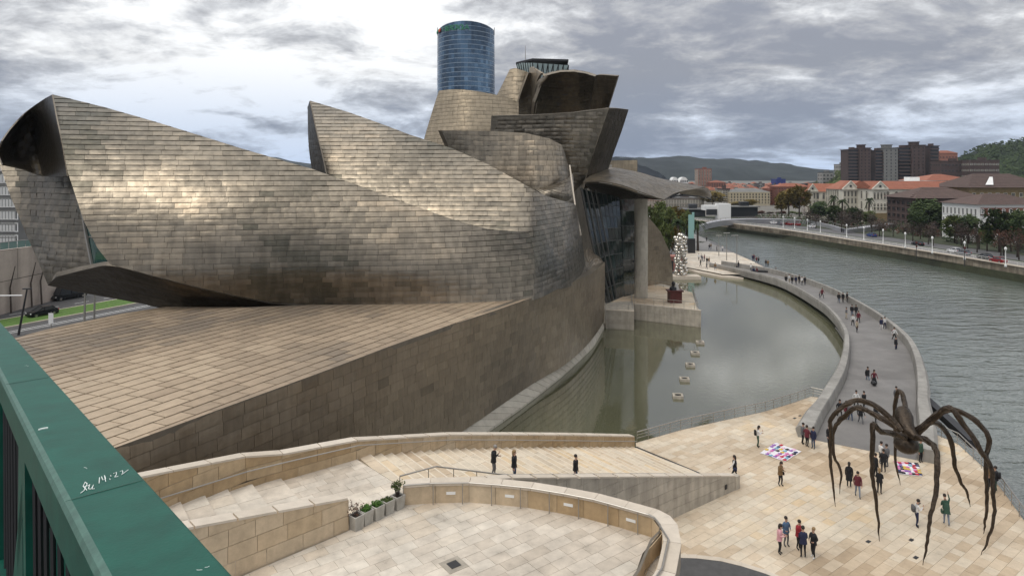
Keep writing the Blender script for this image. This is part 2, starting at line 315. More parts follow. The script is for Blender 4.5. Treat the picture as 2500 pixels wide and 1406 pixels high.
class ColSurf(Surf):                      # a standing curved wall: distance tabulated over bearing and height
    ea, eb = 1.0, 0.1
    def __init__(s, cols, zs, tab): s.c = cols; s.z = zs; s.t = tab; s.cache = {}
    def Y(s, c, z):
        k = round(c, 2)
        if k not in s.cache: s.cache[k] = [herm(s.c, r, c) for r in s.t]
        return herm(s.z, s.cache[k], z) if len(s.z) > 1 else s.cache[k][0]
    def P(s, c, z): y = s.Y(c, z); return Vector(((c - HX) / F * y, y, z))
    def par(s, px, py):
        z = 15.0
        for _ in range(40): z = 0.5 * z + 0.5 * (CH - (py - HY) / F * s.Y(px, z))
        return (px, z)
class GridSurf(Surf):                     # lattice of 3-D points, smooth
    ea, eb = 0.02, 0.02
    def __init__(s, rows): s.r = rows; s.nu = len(rows[0]) - 1; s.nv = len(rows) - 1
    def P(s, u, v): return cr([cr(r, u) for r in s.r], v)
    def full(s): return [(0, 0)] + [(i, 0) for i in range(1, s.nu + 1)] + [(s.nu, j) for j in range(1, s.nv + 1)] + [(i, s.nv) for i in range(s.nu - 1, -1, -1)] + [(0, j) for j in range(s.nv - 1, 0, -1)]
class PathSurf(Surf):                     # upright wall along a plan path; a = metres along, b = z
    ea, eb = 0.05, 0.05
    def __init__(s, pts, toward=None):
        s.p = [Vector((p[0], p[1], 0)) for p in pts]; s.d = [0.0]
        for i in range(1, len(pts)): s.d.append(s.d[-1] + (s.p[i] - s.p[i - 1]).length)
        s.toward = toward
    def at(s, a):
        i = 0
        while i < len(s.d) - 2 and a > s.d[i + 1]: i += 1
        t = (a - s.d[i]) / (s.d[i + 1] - s.d[i]); return s.p[i].lerp(s.p[i + 1], t) if 0 <= t <= 1 else s.p[i] + (s.p[i + 1] - s.p[i]) * t
    def P(s, a, b): q = s.at(a); return Vector((q.x, q.y, b))
class PlaneSurf(Surf):
    ea, eb = 0.05, 0.05; toward = Vector((0, 0, 1))
    def __init__(s, o, e1, e2, z=0.0): s.o = Vector((o[0], o[1], 0)); s.e1 = Vector((e1[0], e1[1], 0)); s.e2 = Vector((e2[0], e2[1], 0)); s.z0 = z
    def P(s, a, b):
        q = s.o + s.e1 * a + s.e2 * b; q.z = s.z0(q.x, q.y) if callable(s.z0) else s.z0; return q
    def par(s, x, y): d = Vector((x, y, 0)) - s.o; return (d.dot(s.e1), d.dot(s.e2))
class Cyl(Surf):
    ea, eb = 0.02, 0.1
    def __init__(s, c, r): s.c0 = c; s.r0 = r
    def P(s, a, b): return Vector((s.c0[0] + s.r0 * math.sin(a), s.c0[1] - s.r0 * math.cos(a), b))
    def nrm(s, a, b): return Vector((math.sin(a), -math.cos(a), 0))
def scr(p):
    if p.y < 0.3: return None
    return (HX + F * p.x / p.y, HY - F * (p.z - CH) / p.y)
def scr_area(pts):
    q = [scr(p) for p in pts]
    if any(k is None for k in q): return 0
    cx = sum(k[0] for k in q) / len(q); cy = sum(k[1] for k in q) / len(q)
    if not (-20 < cx < 2520 and -20 < cy < 1426): return 0
    return area2(q)
POOL = {}                                  # thing -> list of (area, MB, name, mats, parent)
def panelize(S, outline, rowh, colw, m, owner, parent, name='titanium_panel', gap=(0.02, 0.02), proud=0.03, lap=0.03, pillow=0.02, wob=0.02, thick=0.6, core=None, core_name=None,
             tintf=None, jit=0.25, bond=True, sub=(4, 3), rim=None, closed=True, seed=1):
    """lays separate panels over surface S inside outline; returns the core (backing) object"""
    r = random.Random(seed)
    if not S.sgn and not isinstance(S, Cyl):
        pc = outline[len(outline) // 2] if False else (sum(p[0] for p in outline) / len(outline), sum(p[1] for p in outline) / len(outline))
        n0_ = S.nrm(*pc); S.sgn = 1; S.sgn = 1 if S.nrm(*pc).dot(n0_) > 0 else -1
    bs_ = [p[1] for p in outline]; as_ = [p[0] for p in outline]; b0, b1 = min(bs_), max(bs_); a0, a1 = min(as_), max(as_)
    bm_ = (b0 + b1) / 2; K = 160; arc = [0.0]; prev = S.P(a0, bm_)
    for i in range(1, K + 1): q = S.P(a0 + (a1 - a0) * i / K, bm_); arc.append(arc[-1] + (q - prev).length); prev = q
    def inv(sv):
        lo, hi = 0, K
        while hi - lo > 1:
            md = (lo + hi) // 2
            if arc[md] <= sv: lo = md
            else: hi = md
        d = arc[hi] - arc[lo]; return a0 + (a1 - a0) * (lo + ((sv - arc[lo]) / d if d > 1e-9 else 0)) / K
    blen = 0.0; prev = S.P((a0 + a1) / 2, b0)
    for i in range(1, 41): q = S.P((a0 + a1) / 2, b0 + (b1 - b0) * i / 40); blen += (q - prev).length; prev = q
    nrow = max(1, round(blen / rowh)); db = (b1 - b0) / nrow; gb = gap[1] / (blen / nrow) * db
    coreB = MB(); tot = 0
    for k in range(nrow):
        z0 = b0 + k * db; z1 = z0 + db; sv = -(r.random() if bond else 0.0) * colw
        while sv < arc[-1]:
            wl = colw * (1 + r.uniform(-jit, jit)); e0 = max(0, sv); e1_ = min(arc[-1], sv + wl); sv += wl
            if e1_ - e0 < 0.05: continue
            c0 = inv(e0); c1 = inv(e1_); pl = clip(outline, c0, c1, z0, z1)
            A = area2(pl)
            if A < 1e-7 or len(pl) < 3: continue
            pts = []
            for p in pl:
                if not pts or abs(p[0] - pts[-1][0]) + abs(p[1] - pts[-1][1]) > 1e-6: pts.append(p)
            if len(pts) < 3: continue
            coreB.poly([S.P(*p) - S.nrm(*p) * 0.02 for p in pts], 0)
            if thick > 0: coreB.poly([S.P(*p) - S.nrm(*p) * thick for p in pts][::-1], 0)
            cm = ((c0 + c1) / 2, (z0 + z1) / 2); pm = S.P(*cm)
            t = tintf(pm, r) if tintf else r.random()
            full = A > 0.985 * (c1 - c0) * db
            ga = (gap[0] / max(0.05, e1_ - e0)) * (c1 - c0)
            mb = MB(); amp = pillow * r.uniform(0.5, 1.5); tl = r.uniform(-1, 1) * wob; tu = r.uniform(-1, 1) * wob
            if full:
                x0, x1, y0, y1 = c0 + ga / 2, c1 - ga / 2, z0 + gb / 2, z1 - gb / 2; nx, ny = sub; vs = []
                n0 = S.nrm(*cm)
                for j in range(ny + 1):
                    for i in range(nx + 1):
                        u = i / nx; v = j / ny; pil = (1 - (2 * u - 1) ** 2) * (1 - (2 * v - 1) ** 2)
                        off = proud + lap * (1 - v) + amp * pil + tl * (u - 0.5) + tu * (v - 0.5) + (r.uniform(-1, 1) * wob * 0.5 if wob else 0)
                        vs.append(S.P(x0 + (x1 - x0) * u, y0 + (y1 - y0) * v) + n0 * off)
                fs = [(j * (nx + 1) + i, j * (nx + 1) + i + 1, (j + 1) * (nx + 1) + i + 1, (j + 1) * (nx + 1) + i) for j in range(ny) for i in range(nx)]
                ring = [i for i in range(nx + 1)] + [(j * (nx + 1) + nx) for j in range(1, ny + 1)] + [ny * (nx + 1) + i for i in range(nx - 1, -1, -1)] + [j * (nx + 1) for j in range(ny - 1, 0, -1)]
                if (vs[1] - vs[0]).cross(vs[nx + 1] - vs[0]).dot(n0) < 0: fs = [f[::-1] for f in fs]; ring = ring[::-1]
                nb = len(vs); vs += [vs[i] - n0 * (proud + lap + 0.015) for i in ring]; nr = len(ring)
                fs += [(ring[i], nb + i, nb + (i + 1) % nr, ring[(i + 1) % nr]) for i in range(nr)]
                mb.faces(vs, fs, 0, t); cor = [vs[0], vs[nx], vs[(ny + 1) * (nx + 1) - 1], vs[ny * (nx + 1)]]
            else:
                cx = sum(p[0] for p in pts) / len(pts); cy = sum(p[1] for p in pts) / len(pts); n0 = S.nrm(cx, cy)
                ins = [(cx + (p[0] - cx) * 0.985, cy + (p[1] - cy) * 0.97) for p in pts]
                top = [S.P(*p) + n0 * (proud + lap * (1 - (p[1] - z0) / db)) for p in ins]
                nn = Vector((0, 0, 0))
                for i in range(len(top)): nn += (top[i] - top[0]).cross(top[(i + 1) % len(top)] - top[0])
                if nn.dot(n0) < 0: top = top[::-1]
                L_ = len(top); vs = top + [q - n0 * (proud + lap + 0.015) for q in top]
                fs = [tuple(range(L_))] + [(i, L_ + i, L_ + (i + 1) % L_, (i + 1) % L_) for i in range(L_)]
                mb.faces(vs, fs, 0, t); cor = top
            POOL.setdefault(owner, []).append((scr_area(cor), mb, name, m, [parent, None], core_name or name))
            POOL[owner][-1][4][1] = coreB; tot += 1
    if rim is not None or thick > 0:      # edge strip round the outline
        th = max(thick, 0.05); pr = []
        n = len(outline)
        for i in range(n):
            p = outline[i]; q = outline[(i + 1) % n]; steps = 6
            for k in range(steps): pr.append((p[0] + (q[0] - p[0]) * k / steps, p[1] + (q[1] - p[1]) * k / steps))
        pts = [(S.P(*p) + S.nrm(*p) * (proud + 0.02), S.P(*p) - S.nrm(*p) * th) for p in pr]
        b = len(coreB.v)
        for i in range(len(pts)):
            j = (i + 1) % len(pts); coreB.poly([pts[i][0], pts[j][0], pts[j][1], pts[i][1]], 1)
    o = coreB.build(core_name or 'wall', [core or M['seam'], rim or M['rim']], parent)
    for e in POOL.get(owner, []):
        if e[4][1] is coreB: e[4][1] = o
    return o
def flush_panels(limit=300, minarea=40):
    for owner, lst in POOL.items():
        names = {}
        for e in lst: names.setdefault(e[2], []).append(e)
        for nm, es in names.items():
            es.sort(key=lambda e: -e[0]); rest = {}
            for i, e in enumerate(es):
                if i < limit and e[0] > minarea: e[1].build(nm, e[3], e[4][1], smooth=True)
                else:
                    k = (e[4][1].name, e[3].name); rest.setdefault(k, [MB(), e[3], e[4][1]])
                    R_ = rest[k][0]; b = len(R_.v); R_.v += e[1].v; R_.f += [tuple(b + x for x in f) for f in e[1].f]; R_.m += e[1].m; R_.t += e[1].t
            for k, (mb, mt, par) in rest.items():
                mb.build(nm + '_field', mt, par, smooth=True, kind='stuff')
    POOL.clear()
M['footing'] = mat('pale_footing_stone', [(0.42, 0.38, 0.31), (0.50, 0.46, 0.38)], 0.8, 0, 1.2, 0.15)
# ================================================================ SETTING
E1 = Vector((0.8, 0.6, 0)); E2 = Vector((-0.6, 0.8, 0))      # directions of the plaza paving
def sheet(name, pl, z, m, t=0.5, **kw):
    b = MB(); b.poly([(p[0], p[1], z) for p in pl], 0, t); o = b.build(name, m, **kw); return o
def slab_pl(name, pl, z0, z1, m, **kw): b = MB(); b.prism(pl, z0, z1); return b.build(name, m, **kw)
sheet('ground', [(-9000, -2000), (9000, -2000), (9000, 9000), (-9000, 9000)], -6.0, M['ground'], kind='structure')
near = [(60.5, 148.7), (63, 183), (67.6, 230), (66, 285), (50, 330), (-100, 400), (-3000, 450), (-3000, -300), (-10, -300), (-12, 50), (-6, 60), (0, 72), (5, 82), (8, 100), (4, 108), (8, 126), (28, 158), (39, 160), (42, 157), (47, 147.5), (54, 146)]
slab_pl('riverside_ground', near, -6, -0.03, M['asphalt_pale'], kind='structure')
farb = [(124, -100), (124.3, 158), (122, 185), (120, 203), (117, 221), (110, 270), (102, 296), (88, 325), (70, 345), (-50, 420), (-400, 500), (-6000, 560), (-6000, 8000), (6000, 8000), (6000, -100)]
slab_pl('far_bank_ground', farb, -6, -0.35, M['ground'], kind='structure')
# river
def water(name, base, rough, s1, s2, st, bmp, aniso=(1, 1), ior=1.5):
    m = bpy.data.materials.new(name); m.use_nodes = True; t = m.node_tree; nd = t.nodes; b = nd['Principled BSDF']
    g = nd.new('ShaderNodeNewGeometry'); mp = nd.new('ShaderNodeMapping'); mp.inputs['Scale'].default_value = (aniso[0], aniso[1], 1); mp.inputs['Rotation'].default_value = (0, 0, R(-8)); t.links.new(g.outputs['Position'], mp.inputs[0])
    a = nd.new('ShaderNodeTexNoise'); a.inputs['Scale'].default_value = s1; a.inputs['Detail'].default_value = 3; a.inputs['Distortion'].default_value = 0.6; t.links.new(mp.outputs[0], a.inputs['Vector'])
    c = nd.new('ShaderNodeTexNoise'); c.inputs['Scale'].default_value = s2; c.inputs['Detail'].default_value = 2; t.links.new(g.outputs['Position'], c.inputs['Vector'])
    mm = nd.new('ShaderNodeMath'); mm.operation = 'MULTIPLY_ADD'; t.links.new(c.outputs['Fac'], mm.inputs[0]); mm.inputs[1].default_value = st; t.links.new(a.outputs['Fac'], mm.inputs[2])
    bp = nd.new('ShaderNodeBump'); bp.inputs['Strength'].default_value = 1.0; bp.inputs['Distance'].default_value = bmp; t.links.new(mm.outputs[0], bp.inputs['Height']); t.links.new(bp.outputs[0], b.inputs['Normal'])
    d = nd.new('ShaderNodeTexNoise'); d.inputs['Scale'].default_value = 0.03; d.inputs['Detail'].default_value = 4; t.links.new(g.outputs['Position'], d.inputs['Vector'])
    r = nd.new('ShaderNodeValToRGB'); t.links.new(d.outputs['Fac'], r.inputs[0]); r.color_ramp.elements[0].position = 0.35; r.color_ramp.elements[1].position = 0.65
    r.color_ramp.elements[0].color = (*[x * 0.8 for x in base], 1); r.color_ramp.elements[1].color = (*[x * 1.15 for x in base], 1); t.links.new(r.outputs[0], b.inputs['Base Color'])
    b.inputs['Roughness'].default_value = rough; b.inputs['IOR'].default_value = ior; b.inputs['Specular IOR Level'].default_value = 0.8
    return m
M['river'] = water('river_water', (0.09, 0.108, 0.09), 0.1, 0.5, 2.2, 0.22, 0.30, (0.42, 1.0), ior=1.9)
M['pool'] = water('pool_water', (0.105, 0.105, 0.062), 0.02, 1.6, 5.0, 0.3, 0.005, ior=2.3)
river_pl = [(-100, 420), (70, 350), (92, 328), (106, 298), (114, 270), (121, 221), (125, 203), (127, 185), (128, 158), (128, -100), (20, -100), (20, 20), (25, 60), (35, 100), (30, 140), (45, 150), (58, 185), (62, 230), (60, 290), (40, 335)]
sheet('river', river_pl, -4.0, M['river'], kind='structure')
# quay wall along the far bank: one object with stone blocks
quay = [(124.3, 60), (124.2, 110), (124.0, 158), (121.7, 185), (119.7, 203), (116.7, 221), (109.7, 270), (101.7, 296), (87.7, 325), (69.7, 345)]
QT = Vector((-1, -0.6, 0))
qw = empty('quay_wall', (121.5, 185, 0), 'long mossy stone quay wall holding the promenade on the far side of the river', 'wall', wk=True)
S = PathSurf(quay, QT); Lq = S.d[-1]
panelize(S, [(0, -2.2), (Lq, -2.2), (Lq, -0.35), (0, -0.35)], 0.95, 3.0, M['quay'], 'quay', qw, 'stone_block', (0.05, 0.05), 0.03, 0.0, 0.0, 0, 0.7, M['seam'], 'wall_face', sub=(1, 1), rim=M['quay'])
b = MB()
for i in range(len(quay) - 1):
    p, q = quay[i], quay[i + 1]
    b.faces([(p[0] - .25, p[1], -2.15), (q[0] - .25, q[1], -2.15), (q[0] - .9, q[1], -5), (p[0] - .9, p[1], -5), (p[0] + .5, p[1], -2.15), (q[0] + .5, q[1], -2.15)], [(0, 1, 2, 3), (0, 4, 5, 1)], 0, rnd.random())
b.build('algae_footing', M['algae'], qw)
b = MB()
for i in range(len(quay) - 1):
    p, q = quay[i], quay[i + 1]; b.prism([(p[0] - .35, p[1]), (q[0] - .35, q[1]), (q[0] + .6, q[1]), (p[0] + .6, p[1])], -0.34, -0.12, 0, .5)
b.build('coping', M['lime_cap'], qw)
M['soilgrass'] = mat('worn_grass', (0.05, 0.06, 0.03), 0.95, 0, .3, .5)
# far bank promenade and road
def offs(pl, d): return [(p[0] + d, p[1] + d * 0.12) for p in pl]
q0 = quay; sheet('riverside_walk', offs(q0, .6) + offs(q0, 7)[::-1], -0.30, M['deck'], 1.0, kind='structure')
sheet('far_bank_road', offs(q0, 9) + offs(q0, 19)[::-1], -0.30, M['asphalt_pale'], kind='structure')
sheet('far_bank_verge', offs(q0, 7) + offs(q0, 9)[::-1], -0.20, M['soilgrass'], kind='structure')
sheet('far_bank_lawn', offs(q0, 19.5) + offs(q0, 38)[::-1], -0.25, M['soilgrass'], kind='structure')
# ---- plaza
def g2(px, py, z=0.0): p = gz(px, py, z); return (p.x, p.y)
pool_edge = [g2(*p) for p in ((1552, 1081), (1662, 1050), (1759, 1028), (1866, 1005), (1944, 981), (1980, 968))]
river_edge = [g2(*p) for p in ((2262, 1050), (2340, 1085), (2400, 1140), (2450, 1200), (2500, 1270), (2600, 1420))]
bridge_mouth = [g2(1990, 1074), g2(2238, 1123)]
plaza_pl = pool_edge + [g2(2015, 972), g2(1968, 1040)] + bridge_mouth + river_edge + [(30, 27), (6, 27), (6, 40), (9.2, 47)]
def to(S, pl): return [S.par(*p) for p in pl]
def stone_tint(p, r): return min(1, max(0, 0.5 + 0.8 * noise.noise(p * 0.13) + r.uniform(-0.26, 0.26)))
PS = PlaneSurf((0, 0), E1, E2, 0.0)
pz = panelize(PS, to(PS, plaza_pl), 0.62, 1.05, M['lime'], 'plaza', None, 'paving_slab', (0.014, 0.014), 0.012, 0, 0, 0.006, 0.0, M['grout'], 'plaza', stone_tint, 0.35, sub=(1, 1), rim=M['lime_grey'])
tag(pz, kind='structure')
slab_pl('plaza_base', plaza_pl, -5.5, -0.035, M['lime_grey'], kind='structure')
# dark tarmac curve at the bottom of the picture with its stone border
rc = [(1632, 1362), (1700, 1364), (1760, 1371), (1810, 1383), (1870, 1402), (1930, 1428), (2000, 1470)]
sheet('tarmac_path', [g2(*p) for p in rc] + [(17, 24), (4, 24), (5, 34)], 0.045, M['asphalt'], kind='structure')
b = MB()
for i in range(len(rc) - 1):
    p, q = rc[i], rc[i + 1]; b.prism([g2(p[0], p[1]), g2(q[0], q[1]), g2(q[0] + 2, q[1] - 9), g2(p[0] + 1, p[1] - 8)], 0.0, 0.06, 0, rnd.random())
b.build('kerb', M['lime_cap'], kind='structure')
# drain slot at the stair foot
b = MB(); a_, c_ = gz(1553, 1091), gz(1712, 1157); d_ = (c_ - a_); n_ = Vector((-d_.y, d_.x, 0)).normalized() * 0.09
b.prism([(a_ + n_)[:2], (c_ + n_)[:2], (c_ - n_)[:2], (a_ - n_)[:2]], 0.0, 0.028); b.build('drain_slot', M['dark'], pz)
# pool
mus_foot = [(14.5, 97), (13.6, 97), (12.0, 88), (9, 78), (4, 68), (-2, 54), (-6, 46), (0, 45), (4.5, 49.5), (9.0, 53.4)]
fb_mid = [(33, 63), (38.5, 69), (42, 76), (45.5, 84), (48.2, 90), (51.8, 98), (54.7, 111), (56.7, 125), (57, 134), (55, 144), (52, 147)]
pool_pl = [(-9, 50), (-3, 45), (1.5, 44), (6, 48), (9.6, 53.2)] + pool_edge + fb_mid + [(47, 147), (42, 157), (39, 160), (28, 160), (8, 126), (4, 108), (10, 97), (8, 88), (5, 79), (0, 70), (-6, 60)]
slab_pl('pool_basin', pool_pl, -5.5, -0.75, M['lime_grey'], kind='structure')
sheet('pool_water', pool_pl, -0.70, M['pool'], kind='structure')
b = MB()
for pl in ([g2(1700, 664, -.35), g2(1765, 676, -.35), (50.5, 143), (47.2, 147.5), (42, 157)],): b.prism(pl, -1.4, -0.28, 0)
b.build('pool_kerb', M['lime_cap'], kind='structure')
# promenade paving beyond the pool
prom = [g2(1895, 668), g2(1765, 670), g2(1681, 653), g2(1640, 649), g2(1636, 625), g2(1690, 612), g2(1790, 617), g2(1838, 638)]
panel_prom = panelize(PS, to(PS, prom), 2.4, 3.0, M['lime_pale'], 'prom', None, 'paving_slab', (0.05, 0.05), 0.01, 0, 0, 0, 0, M['grout'], 'promenade', stone_tint, 0.3, sub=(1, 1), rim=M['lime_grey'])
tag(panel_prom, kind='structure')
prom2 = [g2(1690, 612), g2(1790, 617), g2(1740, 596), g2(1712, 578), g2(1690, 570), g2(1650, 590), g2(1636, 625)]
sheet('grey_promenade', prom2, -0.005, M['deck'], 1.0, kind='structure')
# hills
def ridge(name, prof, Y, depth, zb, m, seed=3, rough=25, **kw):
    b = MB(); nx, ny = 150, 14; vs = []
    xs = [p[0] for p in prof]; ys = [p[1] for p in prof]
    for j in range(ny + 1):
        v = j / ny; yy = Y - depth * (1 - v)
        for i in range(nx + 1):
            px = xs[0] + (xs[-1] - xs[0]) * i / nx; top = at(px, herm(xs, ys, px), Y); s = math.sin(v * math.pi / 2) ** 0.9
            z = zb + (top.z - zb) * s + noise.fractal(Vector((top.x * 0.004 + seed, yy * 0.004, 0)), 1, 2, 5) * rough * (0.25 + s * (1 - s) * 4) * (0.35 if j == ny else 1)
            vs.append((top.x, yy, z))
    vs2 = [(v_[0], Y + depth, zb) for v_ in vs[-(nx + 1):]]
    fs = [(j * (nx + 1) + i, j * (nx + 1) + i + 1, (j + 1) * (nx + 1) + i + 1, (j + 1) * (nx + 1) + i) for j in range(ny + 1) for i in range(nx)]
    b.faces(vs + vs2, fs, 0, 0.3); o = b.build(name, m, smooth=True, kind='structure'); return o
ridge('far_hills', [(1480, 384), (1555, 388), (1610, 386), (1660, 391), (1710, 394), (1755, 391), (1800, 402), (1850, 410), (1900, 422), (1950, 432), (1990, 440), (2060, 450)], 3600, 1500, -6, M['hill'])
ridge('far_left_hill', [(560, 420), (640, 388), (670, 384), (710, 393), (760, 400), (830, 410), (1000, 420)], 3400, 900, -6, M['hill'], 9, 8)
ridge('wooded_hill', [(1990, 447), (2040, 438), (2100, 428), (2200, 416), (2300, 404), (2335, 392), (2360, 380), (2395, 364), (2440, 356), (2470, 352), (2520, 338), (2700, 318), (3000, 310)], 900, 260, -4, M['hill'], 5, 4)
# ---- left-hand road with lawn strip, at street level
a = Vector((0.44, 0.898, 0)); k0 = gz(20, 800); k1 = gz(340, 740)
dR = (k1 - k0).normalized(); nR = Vector((-dR.y, dR.x, 0))
def strip(name, o0, o1, z, m, h=0, s0=-70, s1=120, **kw):
    pl = [(k0 + nR * o0 + dR * s0)[:2], (k0 + nR * o0 + dR * s1)[:2], (k0 + nR * o1 + dR * s1)[:2], (k0 + nR * o1 + dR * s0)[:2]]
    if h: b = MB(); b.prism(pl, z, z + h); return b.build(name, m, **kw)
    return sheet(name, pl, z, m, **kw)
strip('tram_road', -9.5, 0.0, 0.004, M['asphalt'], kind='structure')
strip('footway', -14, -9.5, 0.0, M['deck'], 0.12, kind='structure')
strip('lawn_strip', 0.25, 6.2, 0.0, M['grass'], 0.14, kind='structure')
strip('kerb_strip', 0.0, 0.25, 0.0, M['lime_cap'], 0.15, kind='structure')
strip('kerb_strip', 6.2, 6.45, 0.0, M['lime_cap'], 0.15, kind='structure')
strip('access_road', 6.45, 15.0, 0.004, M['asphalt'], kind='structure')
for o_ in (-4.0, -3.0): strip('road_marking', o_, o_ + 0.18, 0.012, M['white'], kind='structure')
b = MB()
for i in range(-8, 16):
    p = k0 + nR * 9.6 + dR * (i * 5.0); q = p + dR * 2.4; b.poly([(p - nR * .08)[:2] + (0.012,), (q - nR * .08)[:2] + (0.012,), (q + nR * .08)[:2] + (0.012,), (p + nR * .08)[:2] + (0.012,)])
p = k0 + nR * 12.3 + dR * 31; q = p + dR * 3
b.poly([(p - nR * .15)[:2] + (.012,), (q - nR * .15)[:2] + (.012,), (q + nR * .15)[:2] + (.012,), (p + nR * .15)[:2] + (.012,)])
b.build('dashed_lane_marking', M['white'], kind='structure')

# ================================================================ MUSEUM
mus = empty('museum_building', (2, 90, 0), 'large museum of curved titanium-clad wings standing beside the pool', 'museum', wk=True)
def ti(base=0.5, rv_=0.22, nzv=0.5, sc_=0.07):
    def f(p, r):
        v = base + nzv * noise.noise(Vector((p.x * sc_, p.y * sc_, p.z * sc_ * 1.6))) + nzv * .35 * noise.noise(Vector((p.x * .3, p.y * .3, p.z * .5))) + r.uniform(-rv_, rv_)
        if r.random() < 0.06: v -= 0.2
        return min(1, max(0, v))
    return f
def wallpart(S, outline_px, rowh, colw, m, base=0.5, par=True, seed=1, thick=0.8, rim=None, **kw):
    ol = [S.par(*p) for p in outline_px] if par else outline_px
    return panelize(S, ol, rowh, colw, m, 'museum', mus, thick=thick, core=M['seam'], core_name=kw.pop('cn', 'wing_wall'), tintf=ti(base, kw.pop('rv_', 0.13), kw.pop('nzv', 0.5)), seed=seed, rim=rim, **kw)
# low gallery wall along the water
LOW = ColSurf([-467, 295, 802, 1099, 1200, 1300, 1400, 1450, 1474], [0.5, 10.0], [[20.5, 29.3, 41.1, 54, 60.3, 68.3, 77.9, 88.2, 97], [20.9, 29.6, 41.1, 53.2, 58.3, 65.0, 75.5, 86.2, 96]])
low_ol = [(-460, 0.5), (295, .5), (1099, .5), (1300, .5), (1474, .5), (1476, 5), (1476, 9.3), (1440, 9.6), (1416, 9.9), (1302, 10), (802, 10), (-460, 10)]
wallpart(LOW, low_ol, 0.7, 1.35, M['titan_low'], 0.6, par=False, seed=2, pillow=0.008, wob=0.006, lap=0.035, cn='gallery_wall', gap=(0.02, 0.026))
# front wing
W1 = ColSurf([60, 128, 270, 500, 760, 1000, 1150, 1300, 1310], [10, 14, 20, 26, 31],
             [[56, 57, 58, 59.5, 61.5, 61.8, 62.5, 65.0, 65.6], [56.2, 56.7, 57.7, 58.8, 60.6, 61.6, 63, 66.6, 67.2], [57.4, 58.0, 59.1, 60.5, 62.8, 65, 67.6, 72.6, 73.2],
              [61.8, 62.3, 63.8, 66, 69, 72, 75, 80, 80.6], [68, 68.5, 70, 72.5, 76, 79, 82.5, 88, 88.6]])
w1_top = [(128, 232), (250, 262), (370, 296), (500, 336), (600, 367), (700, 396), (760, 413), (900, 463), (1000, 500), (1100, 535), (1190, 560), (1290, 567)]
wallpart(W1, w1_top + [(1300, 600), (1305, 660), (1302, 733), (1200, 738), (1000, 744), (760, 745), (650, 735), (560, 718), (480, 700), (400, 680), (340, 664), (270, 646), (238, 605), (205, 540), (185, 480), (165, 420), (152, 350), (140, 290)],
         0.66, 1.5, M['titan'], 0.5, seed=3, pillow=0.018, wob=0.014, lap=0.045, thick=0.22, rim=M['rimlight'], nzv=0.85)
# second wing, runs on into the round bay on the right
W2 = ColSurf([740, 900, 1100, 1200, 1290, 1302, 1350, 1400, 1428], [10, 14, 20, 26, 32],
             [[70, 69, 67.5, 66, 64.9, 65.1, 69, 76, 86], [71.5, 70.5, 68.5, 67.2, 66.3, 66.7, 71, 78, 89], [75, 74, 73.4, 72.8, 72.3, 72.7, 77.5, 84.5, 92.5], [79.5, 79.5, 80, 80, 79.6, 80.1, 85, 92, 98], [88, 88.5, 89, 89, 88.5, 88.6, 93, 100, 104]])
w2_ol = [(757, 247), (850, 275), (1000, 330), (1100, 362), (1190, 402), (1260, 440), (1330, 478), (1400, 497), (1407, 505), (1415, 560), (1424, 610), (1428, 645), (1415, 682), (1360, 706), (1302, 733), (1305, 660), (1300, 600), (1290, 567), (1250, 590), (1190, 600), (1000, 540), (900, 505), (800, 455), (797, 430), (785, 370), (775, 330), (764, 285)]
wallpart(W2, w2_ol, 0.7, 1.45, M['titan'], 0.42, seed=4, pillow=0.022, wob=0.018, lap=0.045, thick=0.22, rim=M['rimlight'], nzv=0.85)  # tint lowered, painting shading into this wing for depth
def grid(rows): return GridSurf([[at(*p) for p in r] for r in rows])
def gridpart(rows, rowh, colw, m, base=0.5, seed=1, **kw):
    S = grid(rows) if not isinstance(rows, GridSurf) else rows
    return wallpart(S, S.full(), rowh, colw, m, base, par=False, seed=seed, **kw)
# dark end face of the second wing
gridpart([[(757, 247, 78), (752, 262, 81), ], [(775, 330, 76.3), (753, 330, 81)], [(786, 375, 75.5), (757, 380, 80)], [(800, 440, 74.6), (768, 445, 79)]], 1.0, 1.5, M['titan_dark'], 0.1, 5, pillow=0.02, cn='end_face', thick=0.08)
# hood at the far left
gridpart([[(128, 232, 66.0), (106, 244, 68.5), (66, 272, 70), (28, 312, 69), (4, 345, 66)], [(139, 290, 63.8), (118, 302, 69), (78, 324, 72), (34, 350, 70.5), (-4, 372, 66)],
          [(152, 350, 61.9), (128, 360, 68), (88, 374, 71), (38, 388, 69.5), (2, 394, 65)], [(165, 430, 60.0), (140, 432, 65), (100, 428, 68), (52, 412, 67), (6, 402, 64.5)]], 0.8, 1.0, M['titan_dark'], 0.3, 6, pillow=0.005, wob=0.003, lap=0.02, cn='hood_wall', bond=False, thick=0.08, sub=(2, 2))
# left rear piece under the hood
W0 = ColSurf([-20, 60, 140, 250], [8, 14, 20, 27], [[68, 67, 65, 63.0], [68, 67, 64.5, 62.4], [71, 70.5, 67.5, 63.6], [76, 76, 74, 70]])
wallpart(W0, [(-30, 392), (40, 400), (100, 415), (172, 424), (200, 520), (214, 575), (228, 648), (213, 655), (137, 676), (117, 693), (95, 640), (62, 565), (28, 485), (-2, 400)], 0.75, 1.5, M['titan'], 0.4, seed=7, pillow=0.03, wob=0.03, thick=0.5)
# soffit
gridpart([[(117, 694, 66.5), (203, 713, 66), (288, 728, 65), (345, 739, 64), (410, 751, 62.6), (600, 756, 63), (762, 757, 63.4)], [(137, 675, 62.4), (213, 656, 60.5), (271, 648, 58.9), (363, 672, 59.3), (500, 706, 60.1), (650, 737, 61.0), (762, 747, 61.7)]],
         0.35, 3.6, M['titan_dark'], 0.35, 8, pillow=0.005, lap=0.07, cn='soffit', bond=False, thick=0.4)
